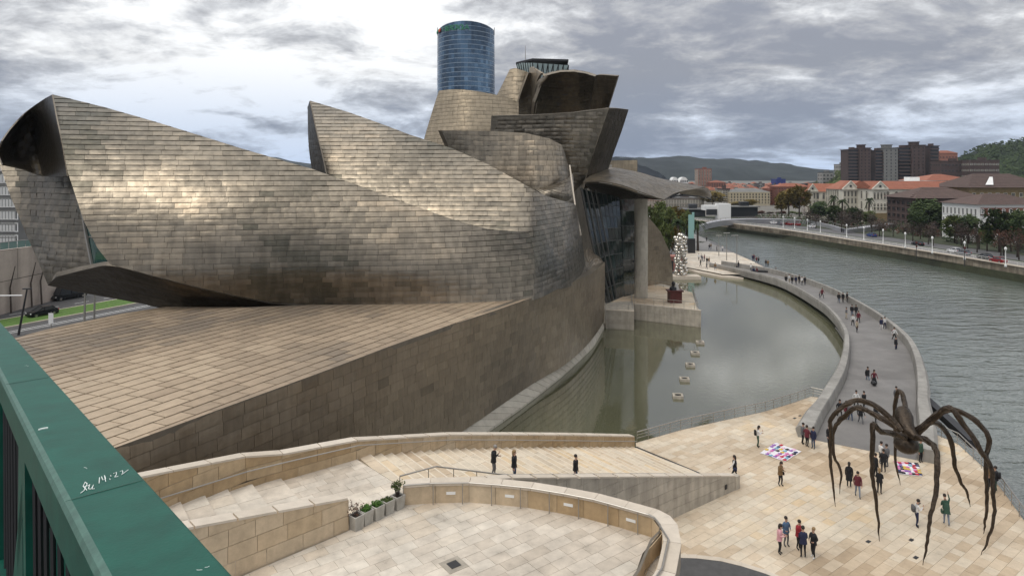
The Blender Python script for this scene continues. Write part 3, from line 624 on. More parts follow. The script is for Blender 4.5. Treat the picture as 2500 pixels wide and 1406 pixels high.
# slit window
b = MB(); b.poly([at(198, 500, 62.8), at(238, 596, 60.4), at(272, 647, 59.8), at(228, 655, 62.0), at(212, 570, 62.6)], 0, 0.5); b.build('slit_window', M['glass_teal'], mus)
b = MB(); b.tube([at(197, 490, 62.5), at(210, 570, 62.3), at(226, 652, 61.8)], 0.16, 6); b.tube([at(217, 578, 62.2), at(232, 580, 60.3)], 0.06, 6); b.build('window_mullion', M['steel'], mus)
# flat roof of the low gallery
RF = PlaneSurf((0, 0), (0.447, 0.894), (-0.894, 0.447), lambda x, y: 10.02 - 0.0)
ro = [LOW.P(c, 10)[:2] for c in (-460, -200, 0, 295, 500, 802, 950, 1099, 1200, 1298)] + [W1.P(c, 10)[:2] for c in (1290, 1150, 1000, 760, 600)] + [gz(520, 751, 10)[:2], gz(405, 750, 10)[:2], gz(300, 766, 10)[:2], gz(200, 787, 10)[:2], gz(110, 806, 10)[:2], gz(50, 823, 10)[:2], (-40, 40), (-42, 20)]
ro_core = panelize(RF, to(RF, ro), 1.05, 1.75, M['titan_roof'], 'museum', mus, 'roof_panel', (0.06, 0.06), 0.02, 0.03, 0.01, 0.01, 0.3, M['seam'], 'gallery_roof', ti(0.5, 0.16, 0.9), 0.12, seed=9, rim=M['rim'])
b = MB(); b.prism([(-42, 20), (-40, 40), gz(50, 823, 10)[:2], gz(405, 750, 10)[:2], (-30, 64), (-10, 66), (-2, 62), (-14, 40), (-24, 18)], 0, 9.6); b.build('gallery_base', M['lime_grey'], mus)
# ledge piece where the bay steps back from the lower wall
gridpart([[(1414, 683, 80.0), (1440, 668, 88), (1458, 658, 92), (1476, 650, 96)], [(1420, 668, 83), (1434, 645, 90), (1448, 628, 95), (1466, 630, 99)], [(1427, 640, 88), (1430, 612, 94), (1437, 606, 98), (1452, 622, 101)]], 0.7, 1.2, M['titan'], 0.8, 10, pillow=0.05, wob=0.05, thick=0.3, cn='ledge')
# upper drums; their tints are set apart to paint in shading between them
W6 = ColSurf([1060, 1130, 1200, 1260, 1320, 1360, 1385, 1397], [12, 20, 29], [[87.5, 91, 92.6, 91.5, 90, 91.5, 94.5, 99], [86.5, 90.5, 92, 91, 89.5, 91, 94.5, 99], [86, 90.5, 92.8, 92, 91, 92.5, 97, 102]])
wallpart(W6, [(1078, 319), (1140, 319), (1200, 320), (1280, 325), (1340, 338), (1370, 354), (1378, 372), (1385, 400), (1391, 432), (1391, 446), (1350, 462), (1300, 480), (1190, 430), (1110, 400), (1092, 352)], 0.72, 1.3, M['titan'], 0.6, seed=11, pillow=0.03, wob=0.02, thick=0.6)
gridpart([[(1306, 463, 87), (1330, 478, 86.5), (1350, 489, 86.8), (1376, 499, 87.5), (1397, 489, 89)], [(1320, 459, 88), (1345, 463, 87), (1365, 468, 87), (1385, 470, 88), (1401, 462, 90)], [(1330, 457, 90), (1355, 450, 89.5), (1375, 442, 90), (1390, 434, 91), (1398, 424, 93)]], 0.7, 1.2, M['titan'], 0.35, 12, pillow=0.01, thick=0.3, cn='lip')
W5 = ColSurf([1180, 1250, 1320, 1400, 1490], [16, 26, 34], [[103, 103, 102.5, 102, 104], [102, 101, 100, 99, 101], [101, 99.5, 98.5, 97.5, 99]])
wallpart(W5, [(1200, 283), (1300, 281), (1400, 275), (1486, 265), (1472, 305), (1455, 350), (1440, 400), (1430, 440), (1400, 470), (1360, 440), (1360, 380), (1195, 350)], 0.62, 1.5, M['titan'], 0.3, seed=13, pillow=0.05, wob=0.05, lap=0.06, thick=0.6)
gridpart([[(1425, 462, 100.5), (1455, 452, 103), (1484, 415, 106)], [(1440, 400, 100.5), (1466, 392, 103), (1497, 376, 107)], [(1472, 305, 101), (1494, 312, 104), (1518, 318, 108)], [(1486, 265, 101), (1508, 265, 104), (1534, 268, 108)]], 0.9, 1.5, M['titan_dark'], 0.25, 14, pillow=0.01, cn='side_face', thick=0.5)
W3 = ColSurf([1020, 1070, 1130, 1200, 1270], [20, 28, 38], [[111, 107, 104, 104, 107], [112, 108, 105, 105.5, 108], [114, 110.5, 107.5, 108, 111]])
wallpart(W3, [(1072, 222), (1100, 219), (1130, 219), (1180, 226), (1220, 234), (1245, 241), (1266, 251), (1266, 290), (1200, 340), (1095, 385), (1033, 350), (1042, 318), (1058, 265)], 0.66, 1.3, M['titan_warm'], 0.6, seed=15, pillow=0.02, wob=0.02, thick=0.6)
W3b = ColSurf([1205, 1235, 1265, 1295], [30, 40], [[114, 111, 110, 111], [116, 113, 112, 113]])
wallpart(W3b, [(1210, 240), (1228, 205), (1245, 170), (1258, 167), (1275, 172), (1290, 178), (1278, 205), (1268, 240), (1266, 262), (1240, 250)], 0.8, 1.4, M['titan_warm'], 0.7, seed=16, pillow=0.02, wob=0.02, thick=0.5)
gridpart([[(1266, 282, 110), (1285, 282, 110.5), (1302, 279, 111)], [(1267, 243, 110.5), (1288, 235, 111.5), (1308, 225, 112)], [(1290, 178, 111.5), (1297, 179, 112), (1303, 181, 112.5)]], 0.9, 1.4, M['titan_dark'], 0.15, 17, pillow=0.01, cn='side_face', thick=0.4)
gridpart([[(1290, 200, 113.0), (1301, 275, 110.6)], [(1294, 167, 112.6), (1310, 205, 109.8)], [(1303, 166, 111), (1322, 180, 108.5)], [(1318, 175, 109.5), (1334, 185, 107.6)]][::1], 0.9, 1.3, M['titan'], 0.7, 18, pillow=0.02, thick=0.3, cn='fin')
gridpart([[(1301, 279, 110.6), (1306, 277, 110.2)], [(1310, 205, 109.8), (1316, 215, 108.8)], [(1334, 185, 107.6), (1336, 186, 107)]], 0.9, 1.3, M['titan'], 0.5, 19, pillow=0.01, thick=0.2, cn='fin_edge')
W4 = ColSurf([1295, 1335, 1370, 1410, 1445, 1460], [28, 33, 40], [[113, 116, 117.5, 116.5, 113, 111], [109.5, 112.5, 114, 113, 109.5, 107.5], [104, 107, 108, 107, 104, 102.5]])
wallpart(W4, [(1333, 185), (1350, 180), (1370, 176), (1400, 175), (1427, 179), (1453, 187), (1447, 230), (1441, 270), (1370, 276), (1301, 282), (1306, 250), (1320, 212)], 0.62, 1.5, M['titan_dark'], 0.35, seed=20, pillow=0.04, wob=0.04, thick=0.6)
gridpart([[(1440, 270, 107.5), (1462, 270, 106), (1484, 268, 105)], [(1447, 230, 105.5), (1471, 230, 104), (1496, 228, 103)], [(1453, 187, 104), (1463, 183, 103), (1509, 186, 101.5)]], 0.7, 1.5, M['titan_dark'], 0.55, 21, pillow=0.02, cn='side_face', thick=0.5)
# hidden body behind the wings keeps the silhouettes solid from other angles
b = MB(); b.prism([(-24, 92), (9, 104), (18, 118), (6, 124), (-14, 116)], 9, 24); b.build('inner_block', M['lime_grey'], mus)
# stone block behind the canopy
b = MB(); p0 = at(1488, 391, 128); p1 = at(1556, 389, 122); b.prism([(p0.x, p0.y), (p1.x, p1.y), (p1.x + 1, p1.y + 8), (p0.x, p0.y + 8)], 8, 24.9); b.build('stone_block_tower', M['lime_wall'], mus)
S = PathSurf([(p0.x, p0.y), (p1.x, p1.y)]); panelize(S, [(0, 18), (S.d[-1], 18), (S.d[-1], 24.9), (0, 24.9)], 0.75, 1.3, M['titan_warm'], 'museum', mus, 'stone_panel', (.03, .03), 0.03, 0, 0, 0, 0.05, M['seam'], 'stone_facing', stone_tint, sub=(1, 1))
# rooftop glass lantern
M['lglass'] = mat('lantern_glass', (0.42, 0.52, 0.52), 0.2, 0.1)
lt = [at(1260, 154, 121), at(1300, 154, 117), at(1388, 160, 118), at(1384, 157, 124), at(1300, 151, 127)]; lb = [at(1272, 200, 121), at(1305, 205, 118), at(1384, 205, 119), at(1381, 195, 123), at(1300, 195, 125)]
b = MB(); n = len(lt)
for i in range(n): j = (i + 1) % n; b.poly([lb[i], lb[j], lt[j], lt[i]], 0, 0.5)
lan = b.build('roof_lantern', M['lglass'], mus)
b = MB(); b.prism([p[:2] for p in lt], lt[0].z - .25, lt[0].z + .12)
for i in range(n):
    j = (i + 1) % n
    for k in range(7):
        t = k / 7; b.tube([lb[i].lerp(lb[j], t), lt[i].lerp(lt[j], t)], 0.11, 4); b.tube([lb[i].lerp(lb[j], t), lt[i].lerp(lt[j], t + 1 / 7)], 0.08, 4)
b.build('lantern_frame', M['dark'], lan)
b = MB(); b.tube([at(1283, 156, 124), at(1282.5, 112, 124)], [0.08, 0.04], 5); b.build('mast', M['steel'], mus)
# white downpipe
b = MB(); b.tube([at(1391, 404, 88), at(1397, 450, 86), at(1404, 500, 84.5), (at(1418, 575, 84))], 0.10, 8); b.build('white_pipe', M['lime_cap'], mus)
# canopy over the terrace
can = gridpart([[(1424, 444, 96), (1467, 443, 95), (1513, 451, 95), (1567, 470, 96), (1620, 488, 97)], [(1440, 430, 101), (1478, 425, 101), (1530, 430, 101), (1590, 446, 102), (1655, 470, 103)], [(1462, 416, 107), (1490, 409, 108), (1555, 420, 108), (1620, 438, 109), (1722, 457, 111)]],
               0.55, 1.6, M['titan'], 0.8, 22, pillow=0.008, wob=0.008, lap=0.01, thick=0.12, cn='canopy', rim=M['rim'])
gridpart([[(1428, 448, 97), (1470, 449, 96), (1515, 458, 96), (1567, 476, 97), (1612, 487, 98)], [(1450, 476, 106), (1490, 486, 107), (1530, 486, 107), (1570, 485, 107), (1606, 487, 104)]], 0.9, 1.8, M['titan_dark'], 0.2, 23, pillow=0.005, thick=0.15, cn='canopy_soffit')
gridpart([[(1655, 471, 104), (1690, 480, 108), (1732, 486, 112)], [(1690, 462, 107), (1715, 466, 110), (1737, 478, 113)], [(1718, 458, 111), (1728, 460, 112), (1734, 470, 114)]], 0.9, 1.8, M['titan_low'], 0.5, 24, pillow=0.005, thick=0.2, cn='canopy_tip')
b = MB()
for k in range(6):
    t = k / 5; p = at(1624 + 14 * k, 486 - 3.5 * k, 98.5 + 2.2 * k); q = at(1660 + 15 * k, 470 + 3.4 * k, 106 + 1.2 * k); b.tube([p, q], 0.13, 5)
    if k < 5: b.tube([q, at(1624 + 14 * (k + 1), 486 - 3.5 * (k + 1), 98.5 + 2.2 * (k + 1))], 0.1, 5)
b.build('canopy_truss', M['dark'], can)
# stone column under the canopy
COL = at(1565, 730, 109); zc_ = 18.6
b = MB(); b.lathe([(1.05, 1.7), (1.05, zc_)], 20, (COL.x, COL.y, 0)); col_o = b.build('column', M['footing'], mus, smooth=True)
panelize(Cyl((COL.x, COL.y), 1.07), [(-1.9, 1.75), (1.9, 1.75), (1.9, 18.4), (-1.9, 18.4)], 0.95, 1.05, M['footing'], 'museum', mus, 'stone_panel', (.03, .03), 0.02, 0, 0, 0, 0.03, M['seam'], 'column_cladding', stone_tint, 0.05, sub=(3, 1))
# curtain wall of dark glass
def glasswall(rows, rowh, colw, seed, m='glass'):
    S = grid(rows); return panelize(S, S.full(), rowh, colw, M[m], 'museum', mus, 'glass_pane', (0.12, 0.12), 0.01, 0, 0, 0.012, 0.12, M['mull'], 'curtain_wall', None, 0.0, False, sub=(1, 1), seed=seed, rim=M['dark'])
glasswall([[(1480, 742, 101), (1500, 733, 103), (1525, 722, 106)], [(1446, 600, 98.5), (1476, 590, 101), (1518, 585, 105)], [(1418, 460, 98), (1455, 470, 101), (1512, 478, 105)]], 2.1, 0.95, 31)
glasswall([[(1525, 724, 108), (1560, 716, 115)], [(1518, 590, 107), (1556, 590, 114)], [(1505, 478, 106), (1552, 478, 113)]], 3.0, 1.5, 32)
b = MB()
for k in range(4):
    b.tube([at(1420 + 11 * k, 458 + 2 * k, 97 + k), at(1447 + 12 * k, 600, 97.5 + k), at(1481 + 8 * k, 738 - 3 * k, 100.2 + k)], 0.13, 5)
b.build('curtain_wall_rib', M['mull'], mus)
b = MB(); b.poly([at(1452, 506, 97), at(1459, 512, 97), at(1466, 585, 97.5), at(1460, 587, 97.5)]); b.build('glass_reflection_strip', M['white'], mus) if False else None
# brown wall behind the column and pale strip
W7 = ColSurf([1515, 1560, 1600, 1650], [1.5, 10, 20], [[116, 119, 122, 127], [115, 118, 121, 126], [114, 117, 120, 125]])
wallpart(W7, [(1560, 500), (1577, 524), (1598, 548), (1613, 567), (1627, 598), (1634, 613), (1640, 645), (1643, 691), (1643, 703), (1560, 706)], 0.8, 1.6, M['titan_low'], 0.6, seed=33, pillow=0.008, wob=0.008, thick=0.8)
wallpart(W7, [(1521, 488), (1548, 486), (1558, 498), (1558, 700), (1549, 600), (1538, 560)], 0.8, 1.6, M['titan'], 0.7, seed=34, pillow=0.02, thick=0.8)
# stone terrace
def clad(path, zb, zt, rowh, colw, m, owner, parent, thick=0.5, toward=None, cap=True, nm='stone_panel', cn='wall', seed=1, core='grout', capm='lime_cap', capw=None, gap=(0.02, 0.02), dz=None):
    S = PathSurf(path, toward); n = len(path); S.ea = 0.3
    zb = zb if isinstance(zb, (list, tuple)) else [zb] * n; zt = zt if isinstance(zt, (list, tuple)) else [zt] * n
    ol = [(S.d[i], zb[i]) for i in range(n)] + [(S.d[i], zt[i]) for i in range(n - 1, -1, -1)]
    o = panelize(S, ol, rowh, colw, M[m], owner, parent, nm, gap, 0.015, 0, 0, 0, thick, M[core], cn, stone_tint, 0.2, sub=(1, 1), seed=seed, rim=M[m])
    if cap:
        cw = capw or thick; r = random.Random(seed)
        for i in range(n - 1):
            L_ = S.d[i + 1] - S.d[i]; k = max(1, round(L_ / 1.6))
            for j in range(k):
                mb = MB(); qs = []
                for t in (j / k + 0.006, (j + 1) / k - 0.006):
                    sv = S.d[i] + L_ * t; p = S.at(sv); nn = S.nrm(min(max(sv, 0.1), S.d[-1] - 0.1), 0); z = zt[i] + (zt[i + 1] - zt[i]) * t
                    qs.append((p + nn * 0.03, p - nn * (cw + 0.02), z))
                (a0, b0, z0), (a1, b1, z1) = qs
                vs = [(a0.x, a0.y, z0), (b0.x, b0.y, z0), (b1.x, b1.y, z1), (a1.x, a1.y, z1)]; vs += [(v[0], v[1], v[2] + 0.09) for v in vs]
                mb.faces(vs, [(3, 2, 1, 0), (4, 5, 6, 7), (0, 1, 5, 4), (1, 2, 6, 5), (2, 3, 7, 6), (3, 0, 4, 7)], 0, r.random())
                POOL.setdefault(owner, []).append((scr_area([Vector(v) for v in vs[4:]]) + 1, mb, 'coping_stone', M[capm], [parent, o], cn))
    return o
tA, tB, tC = at(1711, 799, 98.4), at(1549, 780, 103.7), gz(1690, 713, 1.75)
b = MB(); b.prism([tA[:2], tB[:2], (14, 104), (10, 116), (22, 126), (27, 126), tC[:2], gz(1703, 750, 1.75)[:2]], -1.5, 1.70); b.build('terrace_slab', M['lime_grey'], mus)
b = MB(); b1a, b1b = at(1479, 799, 97.6), at(1548, 802, 96.6); b.prism([b1a[:2], b1b[:2], (tB.x - .02, tB.y + 1), (13.5, 103.5)], -1.5, 2.0); b.build('terrace_block', M['lime_grey'], mus)
for pth, zt_, sd_ in (([tA[:2], tB[:2]], 1.74, 41), ([b1a[:2], b1b[:2]], 2.04, 42)):
    clad([(p[0], p[1] - .03) for p in pth], -1.2, zt_, 0.62, 1.7, 'lime_grey', 'museum', mus, 0.05, Vector((0, -1, 0)), cap=True, capw=0.5, cn='terrace_wall', seed=sd_)
TS = PlaneSurf((0, 0), (0.96, -0.28), (0.28, 0.96), 1.72)
panelize(TS, to(TS, [(tA.x - .5, tA.y + .5), (tB.x + .3, tB.y + .6), (16, 105), (16, 118), (24, 125.5), tC[:2], gz(1700, 752, 1.75)[:2]]), 0.9, 1.5, M['lime'], 'museum', mus, 'paving_slab', (.03, .03), 0.012, 0, 0, 0, 0, M['grout'], 'terrace_paving', stone_tint, sub=(1, 1))
def railing(name, pts, h, label, n_posts=None, bars=(1.0, 0.5), cat='railing', m='steel', pr=0.025, tr=0.04, owner=None, group=None):
    pts = [Vector(p) for p in pts]; root = owner if owner is not None else empty(name, pts[0], label, cat, group)
    org = pts[0] if owner is None else Vector((0, 0, 0))
    d = [0]
    for i in range(1, len(pts)): d.append(d[-1] + (pts[i] - pts[i - 1]).length)
    def A(s):
        i = 0
        while i < len(d) - 2 and s > d[i + 1]: i += 1
        return pts[i].lerp(pts[i + 1], (s - d[i]) / max(1e-6, d[i + 1] - d[i]))
    n = n_posts or max(2, round(d[-1] / 1.6) + 1)
    for f_ in bars:
        b = MB(); b.tube([p - org + Vector((0, 0, h * f_)) for p in pts], tr if f_ == 1.0 else tr * 0.5, 6); b.build('handrail' if f_ == 1.0 else 'rail_bar', M[m], root)
    b = MB(); b.tube([(0, 0, 0), (0, 0, h)], pr, 5); me = b.mesh('post', M[m])
    for i in range(n): ob('post', me, root, A(d[-1] * i / (n - 1)) - org)
    return root
railing('terrace_railing', [(tB.x, tB.y, 1.9), (tA.x - .3, tA.y + .2, 1.9), (gz(1700, 748, 1.75)) + Vector((0, 0, .1)), tC + Vector((0, 0, .1)), (22.5, 122, 1.85)], 1.05, 'thin metal railing round the stone terrace under the museum canopy', bars=(1.0, 0.6, 0.3))
railing('terrace_block_railing', [(b1a.x, b1a.y + .3, 2.1), (b1b.x - .2, b1b.y + .3, 2.1), (tB.x - .3, tB.y + 1, 2.1)], 0.95, 'short metal railing on the small stone block below the museum glass wall', bars=(1.0, 0.6, 0.3))
# sloping stone footing between wall and pool
b = MB(); r = random.Random(5)
ft = [(1060, 58.0 - 3.5), (1100, 54.3), (1200, 60.4), (1300, 68.4), (1350, 72.8), (1400, 77.9), (1450, 88.2), (1474, 97.1)]
wt = [g2(1140, 1092, -.7), g2(1184, 1061, -.7), g2(1270, 1000, -.7), g2(1335, 950, -.7), g2(1372, 920, -.7), g2(1412, 884, -.7), g2(1449, 848, -.7), g2(1478, 797, -.7)]
for i in range(len(ft) - 1):
    for k in range(4):
        def mixp(t):
            c = ft[i][0] + (ft[i + 1][0] - ft[i][0]) * t; P = LOW.P(c, 0.9); w_ = Vector((wt[i][0] + (wt[i + 1][0] - wt[i][0]) * t, wt[i][1] + (wt[i + 1][1] - wt[i][1]) * t, -0.75)); return P + Vector((-.3, .3, 0)), w_
        (p, a1), (q, a2) = mixp(k / 4), mixp((k + 0.97) / 4)
        up = Vector((0, 0, 0.25)); tt = r.random()
        b.poly([p, q, a2 + up, a1 + up], 0, tt); b.poly([a1 + up, a2 + up, a2 - up, a1 - up], 0, tt)
b.build('stone_footing', M['footing'], mus)
flush_panels(300, 45)

for px, py in ((1940, 1021), (1953, 1015), (2242, 1229), (2225, 1318), (2120, 1322), (2236, 1361)):
    p = gz(px, py); b = MB(); b.box((p.x, p.y, .022), (.34, .2, .02), 0, .5, .64); b.build('drain_cover', M['dark'], pz)
# ================================================================ STAIRS, TERRACE AND WALLS
def sq(x, y): return (0.8 * x + 0.6 * y, -0.6 * x + 0.8 * y)      # along / across the stairs
def xy(s, q): return (0.8 * s - 0.6 * q, 0.6 * s + 0.8 * q)
rw1 = [(9.9, 53.0), (4.5, 48.1), (0, 43.9), (-3.8, 40.1), (-8.2, 34.7), (-11.3, 32.3), (-12.7, 31.2), (-14.7, 28.4), (-15.6, 26.6), (-17.6, 22.5)]
rw1_t = [1.05, 3.1, 4.8, 6.3, 8.15, 8.45, 8.8, 9.4, 9.85, 10.7]
rw2 = [(15.8, 46.3), (10.2, 42.3), (0, 34.6), (-4.7, 30.9)]
rw2_t = [0.94, 2.75, 6.2, 7.62]
rw0 = [(-6.95, 27.8), (-11.4, 23.5), (-14.5, 20.3)]
rw0_t = [8.5, 9.6, 10.4]
rw3 = [gz(*p, 7.2)[:2] for p in ((985, 1233), (1050, 1228), (1146, 1226), (1222, 1232), (1296, 1240), (1376, 1254), (1450, 1269), (1523, 1290), (1580, 1307))] + [(5.78, 27.3), (6.0, 27.02), (6.08, 26.6), (5.9, 25.4), (5.25, 23.6), (4.0, 21.6)]
ZT = 7.2
stairs = empty('stairway', (3, 43, 0), 'broad pale limestone stairway climbing from the plaza between two sloping walls', 'stairs', wk=True)
reg = [sq(*p) for p in rw1[:5]] + [sq(*p) for p in ((-4.6, 30.8), (0, 34.5), (10.2, 42.2), (15.8, 46.2))]
reg = [(s, q + (0.25 if i < 5 else 0.15)) for i, (s, q) in enumerate(reg)]
NST = 36; rs = ZT / NST; tr_ = 25.7 / NST
r = random.Random(11)
for i in range(NST):
    s1 = 40.1 - i * tr_; s0 = s1 - tr_; pl = clip(reg, s0, s1, -100, 100)
    if area2(pl) < 0.01: continue
    q0_ = min(p[1] for p in pl); q1_ = max(p[1] for p in pl); mb = MB(); q = q0_ - r.random(); so_ = r.uniform(-.3, .3)
    while q < q1_:
        wv = r.uniform(1.1, 1.9); c = clip(pl, s0 + .04, s1 - .09, q + 0.012, q + wv - 0.012); q += wv
        if area2(c) > 0.01: mb.prism([xy(*p) for p in c], (i * rs - 0.05 if i else -0.03), (i + 1) * rs - (rs if i == 0 else 0) * 0, 0, min(1, max(0, 0.6 + so_ + r.uniform(-.2, .2))))
    c = clip(pl, s1 - .085, s1 + 1, -100, 100)
    if area2(c) > .001: mb.prism([xy(*p) for p in c], (i * rs - 0.05 if i else -0.03), (i + 1) * rs + .004, 1, .5)
    mb.build('step', [M['lime'], M['stepnose']], stairs)
b = MB(); b.prism([xy(*p) for p in reg if True], lambda x, y: -0.05, lambda x, y: max(-0.03, min(ZT, (40.1 - sq(x, y)[0]) * rs / tr_ - 0.12))); b.build('stair_core', M['grout'], stairs)
# upper flight of broad ramped treads to the left
ust = empty('upper_stairway', (-12, 28, ZT), 'short upper flight of wide pale treads between the tan wall and the long coping', 'stairs', wk=True)
reg2 = [sq(*p) for p in ((-11.3, 32.3), (-12.7, 31.2), (-14.7, 28.4), (-15.6, 26.6), (-17.6, 22.5), (-14.5, 20.3), (-11.4, 23.5), (-6.95, 27.8), (-9.2, 30.1))]
edges = [10.25, 8.85, 7.7, 6.65, 5.6, 4.4, 3.2, 2.0, 0.5, -3]
for i in range(len(edges) - 1):
    pl = clip(reg2, edges[i + 1], edges[i], -100, 100)
    if area2(pl) < .02: continue
    q0_ = min(p[1] for p in pl); q1_ = max(p[1] for p in pl); mb = MB(); q = q0_ - r.random()
    while q < q1_:
        wv = r.uniform(0.9, 1.6); c = clip(pl, -50, 50, q + 0.012, q + wv - 0.012); q += wv
        if area2(c) > .01: mb.prism([xy(*p) for p in c], ZT - 0.4, ZT + 0.16 * (i + 1), 0, min(1, max(0, 0.5 + r.uniform(-.35, .35))))
    mb.build('step', M['lime_pale'], ust)
# terrace
terr = [(-8.2, 34.7)] + rw3 + [(-12, 19), (-14.5, 20.3), (-11.4, 23.4), (-6.95, 27.7), (-9.6, 29.95), (-11.4, 32.25)]
terr[1] = (-4.7, 30.9)
TP = PlaneSurf((0, 0), E1, E2, ZT)
tz = panelize(TP, to(TP, terr), 0.58, 0.92, M['lime_pale'], 'terrace', None, 'paving_slab', (0.013, 0.013), 0.012, 0, 0, 0.004, 0.0, M['grout'], 'upper_terrace', stone_tint, 0.3, sub=(1, 1), rim=M['lime_grey'], seed=6)
tag(tz, kind='structure')
slab_pl('terrace_base', terr, -0.02, ZT - 0.04, M['lime_wall'], kind='structure')
# stains and drain on the terrace
b = MB(); dc = gz(1108, 1379, ZT); b.box((dc.x, dc.y, ZT + .028), (0.42, 0.42, 0.03), 0, .5, 0.64); b.build('drain_cover', M['dark'], tz)
b = MB(); b.box((dc.x, dc.y, ZT + .018), (0.85, 0.85, 0.02), 0, .0, 0.64); b.build('drain_surround', M['lime_grey'], tz)
# walls
def wall_thing(name, label, path, zt, zb, thick, rowh, colw, m, seed, toward=None, capw=None, capm='lime_cap'):
    root = empty(name, (path[0][0], path[0][1], 0), label, 'wall', wk=True)
    clad(path, zb, zt, rowh, colw, m, name, root, thick, toward, True, 'stone_panel', 'wall_core', seed, capw=capw, capm=capm)
    return root
wl1 = wall_thing('stair_parapet', 'long stone parapet wall on the museum side of the stairway, rising to the left', rw1, rw1_t, [-0.2] * 10, 0.5, 0.62, 1.5, 'lime_wall', 51, Vector((0.6, -0.8, 0)))
wl2 = wall_thing('stair_wall', 'grey stone wedge wall beneath the handrail, sloping down to the plaza', rw2, rw2_t, [-0.02] * 4, 0.45, 0.66, 1.35, 'lime_grey', 52, Vector((0.6, -0.8, 0)))
b = MB(); e0 = Vector((15.8, 46.3, 0)); b.box((e0.x + .03, e0.y + .27, .47), (0.5, 0.5, 0.95), 0, .6, 0.64); b.build('wall_end', M['lime_grey'], wl2)
b = MB(); p = Vector((14.9, 45.6, 0.55)); b.box(p, (0.22, 0.05, 0.3), 0, .5, 0.64); b.build('wall_vent', M['dark'], wl2)
wl0 = wall_thing('tan_wall', 'tan sandstone wall standing on the upper terrace beside the green railing', rw0, rw0_t, [ZT] * 3, 0.55, 0.62, 1.25, 'lime_wall', 53, Vector((0.7, -0.7, 0)))
wl3 = wall_thing('curved_wall', 'low curved stone wall with light coping round the upper terrace', rw3, [8.0] * len(rw3), [ZT] * len(rw3), 0.62, 0.8, 1.5, 'lime_wall', 54, None, capw=0.62)
# its outer face drops to the plaza
nrm3 = []
S3 = PathSurf(rw3); outp = []
for i, p in enumerate(rw3): nn = S3.nrm(min(max(S3.d[i], 0.1), S3.d[-1] - .1), 0); outp.append((p[0] - nn.x * 0.63, p[1] - nn.y * 0.63))
o3 = outp[4:]
S = PathSurf(o3); cen = Vector((0, 24, 0))
S.toward = Vector((1, 0.3, 0))
panelize(S, [(0, 0), (S.d[-1], 0), (S.d[-1], 7.95), (0, 7.95)], 0.66, 1.4, M['lime_wall'], 'curved_wall', wl3, 'stone_panel', (.02, .02), 0.015, 0, 0, 0, 0.08, M['grout'], 'outer_face', stone_tint, sub=(1, 1))
# small white plates on the inner face
for px, py in ((1100, 1200), (1244, 1208), (1388, 1232), (1540, 1268)):
    bst = None
    for k in range(400):
        a_ = S3.d[-1] * k / 400; s_ = scr(Vector((*S3.at(a_)[:2], 7.65)))
        if bst is None or abs(s_[0] - px) < bst[0]: bst = (abs(s_[0] - px), a_)
    p = S3.at(bst[1]); nn = S3.nrm(bst[1], 0); b = MB(); b.box((p.x + nn.x * .03, p.y + nn.y * .03, 7.66), (0.42, 0.03, 0.12), 0, .5, math.atan2(nn.y, nn.x) + math.pi / 2); b.build('white_plate', M['white'], wl3)
flush_panels(300, 45)
# handrails
def inset(path, d, S_=None):
    S_ = S_ or PathSurf(path, Vector((0.6, -0.8, 0))); return [(p[0] + S_.nrm(min(max(S_.d[i], .1), S_.d[-1] - .1), 0).x * d, p[1] + S_.nrm(min(max(S_.d[i], .1), S_.d[-1] - .1), 0).y * d) for i, p in enumerate(path)]
ip = inset(rw1, 0.18); root = empty('wall_handrail', (*ip[3], 6), 'slim handrail fixed to the inner face of the long stair parapet', 'railing', wk=True)
hz_ = [0.75, 2.8, 4.55, 6.1, 8.0, 8.15, 8.2, 8.5, 8.8, 9.7]
b = MB(); b.tube([(p[0], p[1], h) for p, h in zip(ip, hz_)], 0.035, 6); b.build('handrail', M['steel'], root)
b = MB(); b.tube([(0, 0, 0), (-.11, .14, -.07)], .02, 4); bk = b.mesh('bracket', M['dark'])
S = PathSurf([(p[0], p[1]) for p in ip])
for k in range(24):
    a_ = S.d[-1] * (k + .5) / 24; i = max(j for j in range(len(S.d)) if S.d[j] <= a_); i = min(i, len(S.d) - 2); t = (a_ - S.d[i]) / (S.d[i + 1] - S.d[i]); p = S.at(a_)
    ob('bracket', bk, root, Vector((p.x, p.y, hz_[i] + (hz_[i + 1] - hz_[i]) * t)) - WK[root.name])
ip2 = inset(rw2, -0.75)
railing('stair_handrail', [(ip2[3][0] - .2, ip2[3][1] - .15, 7.25), (ip2[3][0] + 1.4, ip2[3][1] + 1.0, 7.2), (ip2[2][0], ip2[2][1], 5.55), (ip2[1][0], ip2[1][1], 2.1), (ip2[1][0] + 1.5, ip2[1][1] + 1, 1.6)], 0.62, 'thin handrail on posts behind the grey wedge wall of the stairway', bars=(1.0,))
ri = inset(rw3, 0.16, S3)
railing('terrace_railing', [(p[0], p[1], ZT) for p in ri], 0.98, 'thin steel railing running along the inside of the curved terrace wall', n_posts=14, bars=(1.0,))
pr_ = [gz(*p) for p in ((1555, 1081), (1662, 1050), (1759, 1028), (1866, 1005), (1944, 981), (1980, 968), (2018, 976))]
railing('pool_railing', pr_, 0.92, 'steel railing following the edge of the pool from the parapet end to the footbridge', n_posts=20, bars=(1.0, 0.72, 0.45), tr=0.05)
rr_ = [gz(*p) for p in ((2262, 1052), (2340, 1087), (2395, 1142), (2447, 1203), (2497, 1273), (2590, 1420))]
railing('river_railing', rr_, 1.0, 'steel railing along the river edge of the plaza behind the spider sculpture', n_posts=16, bars=(1.0, 0.72, 0.45), tr=0.05)
b = MB()
b.prism([(42.3, 71.5), (42.9, 71.3), (39.6, 55.5), (38.9, 55.8)], lambda x, y: -1.0 + (y - 55) * 0.04, lambda x, y: -0.35 + (y - 55) * 0.04)
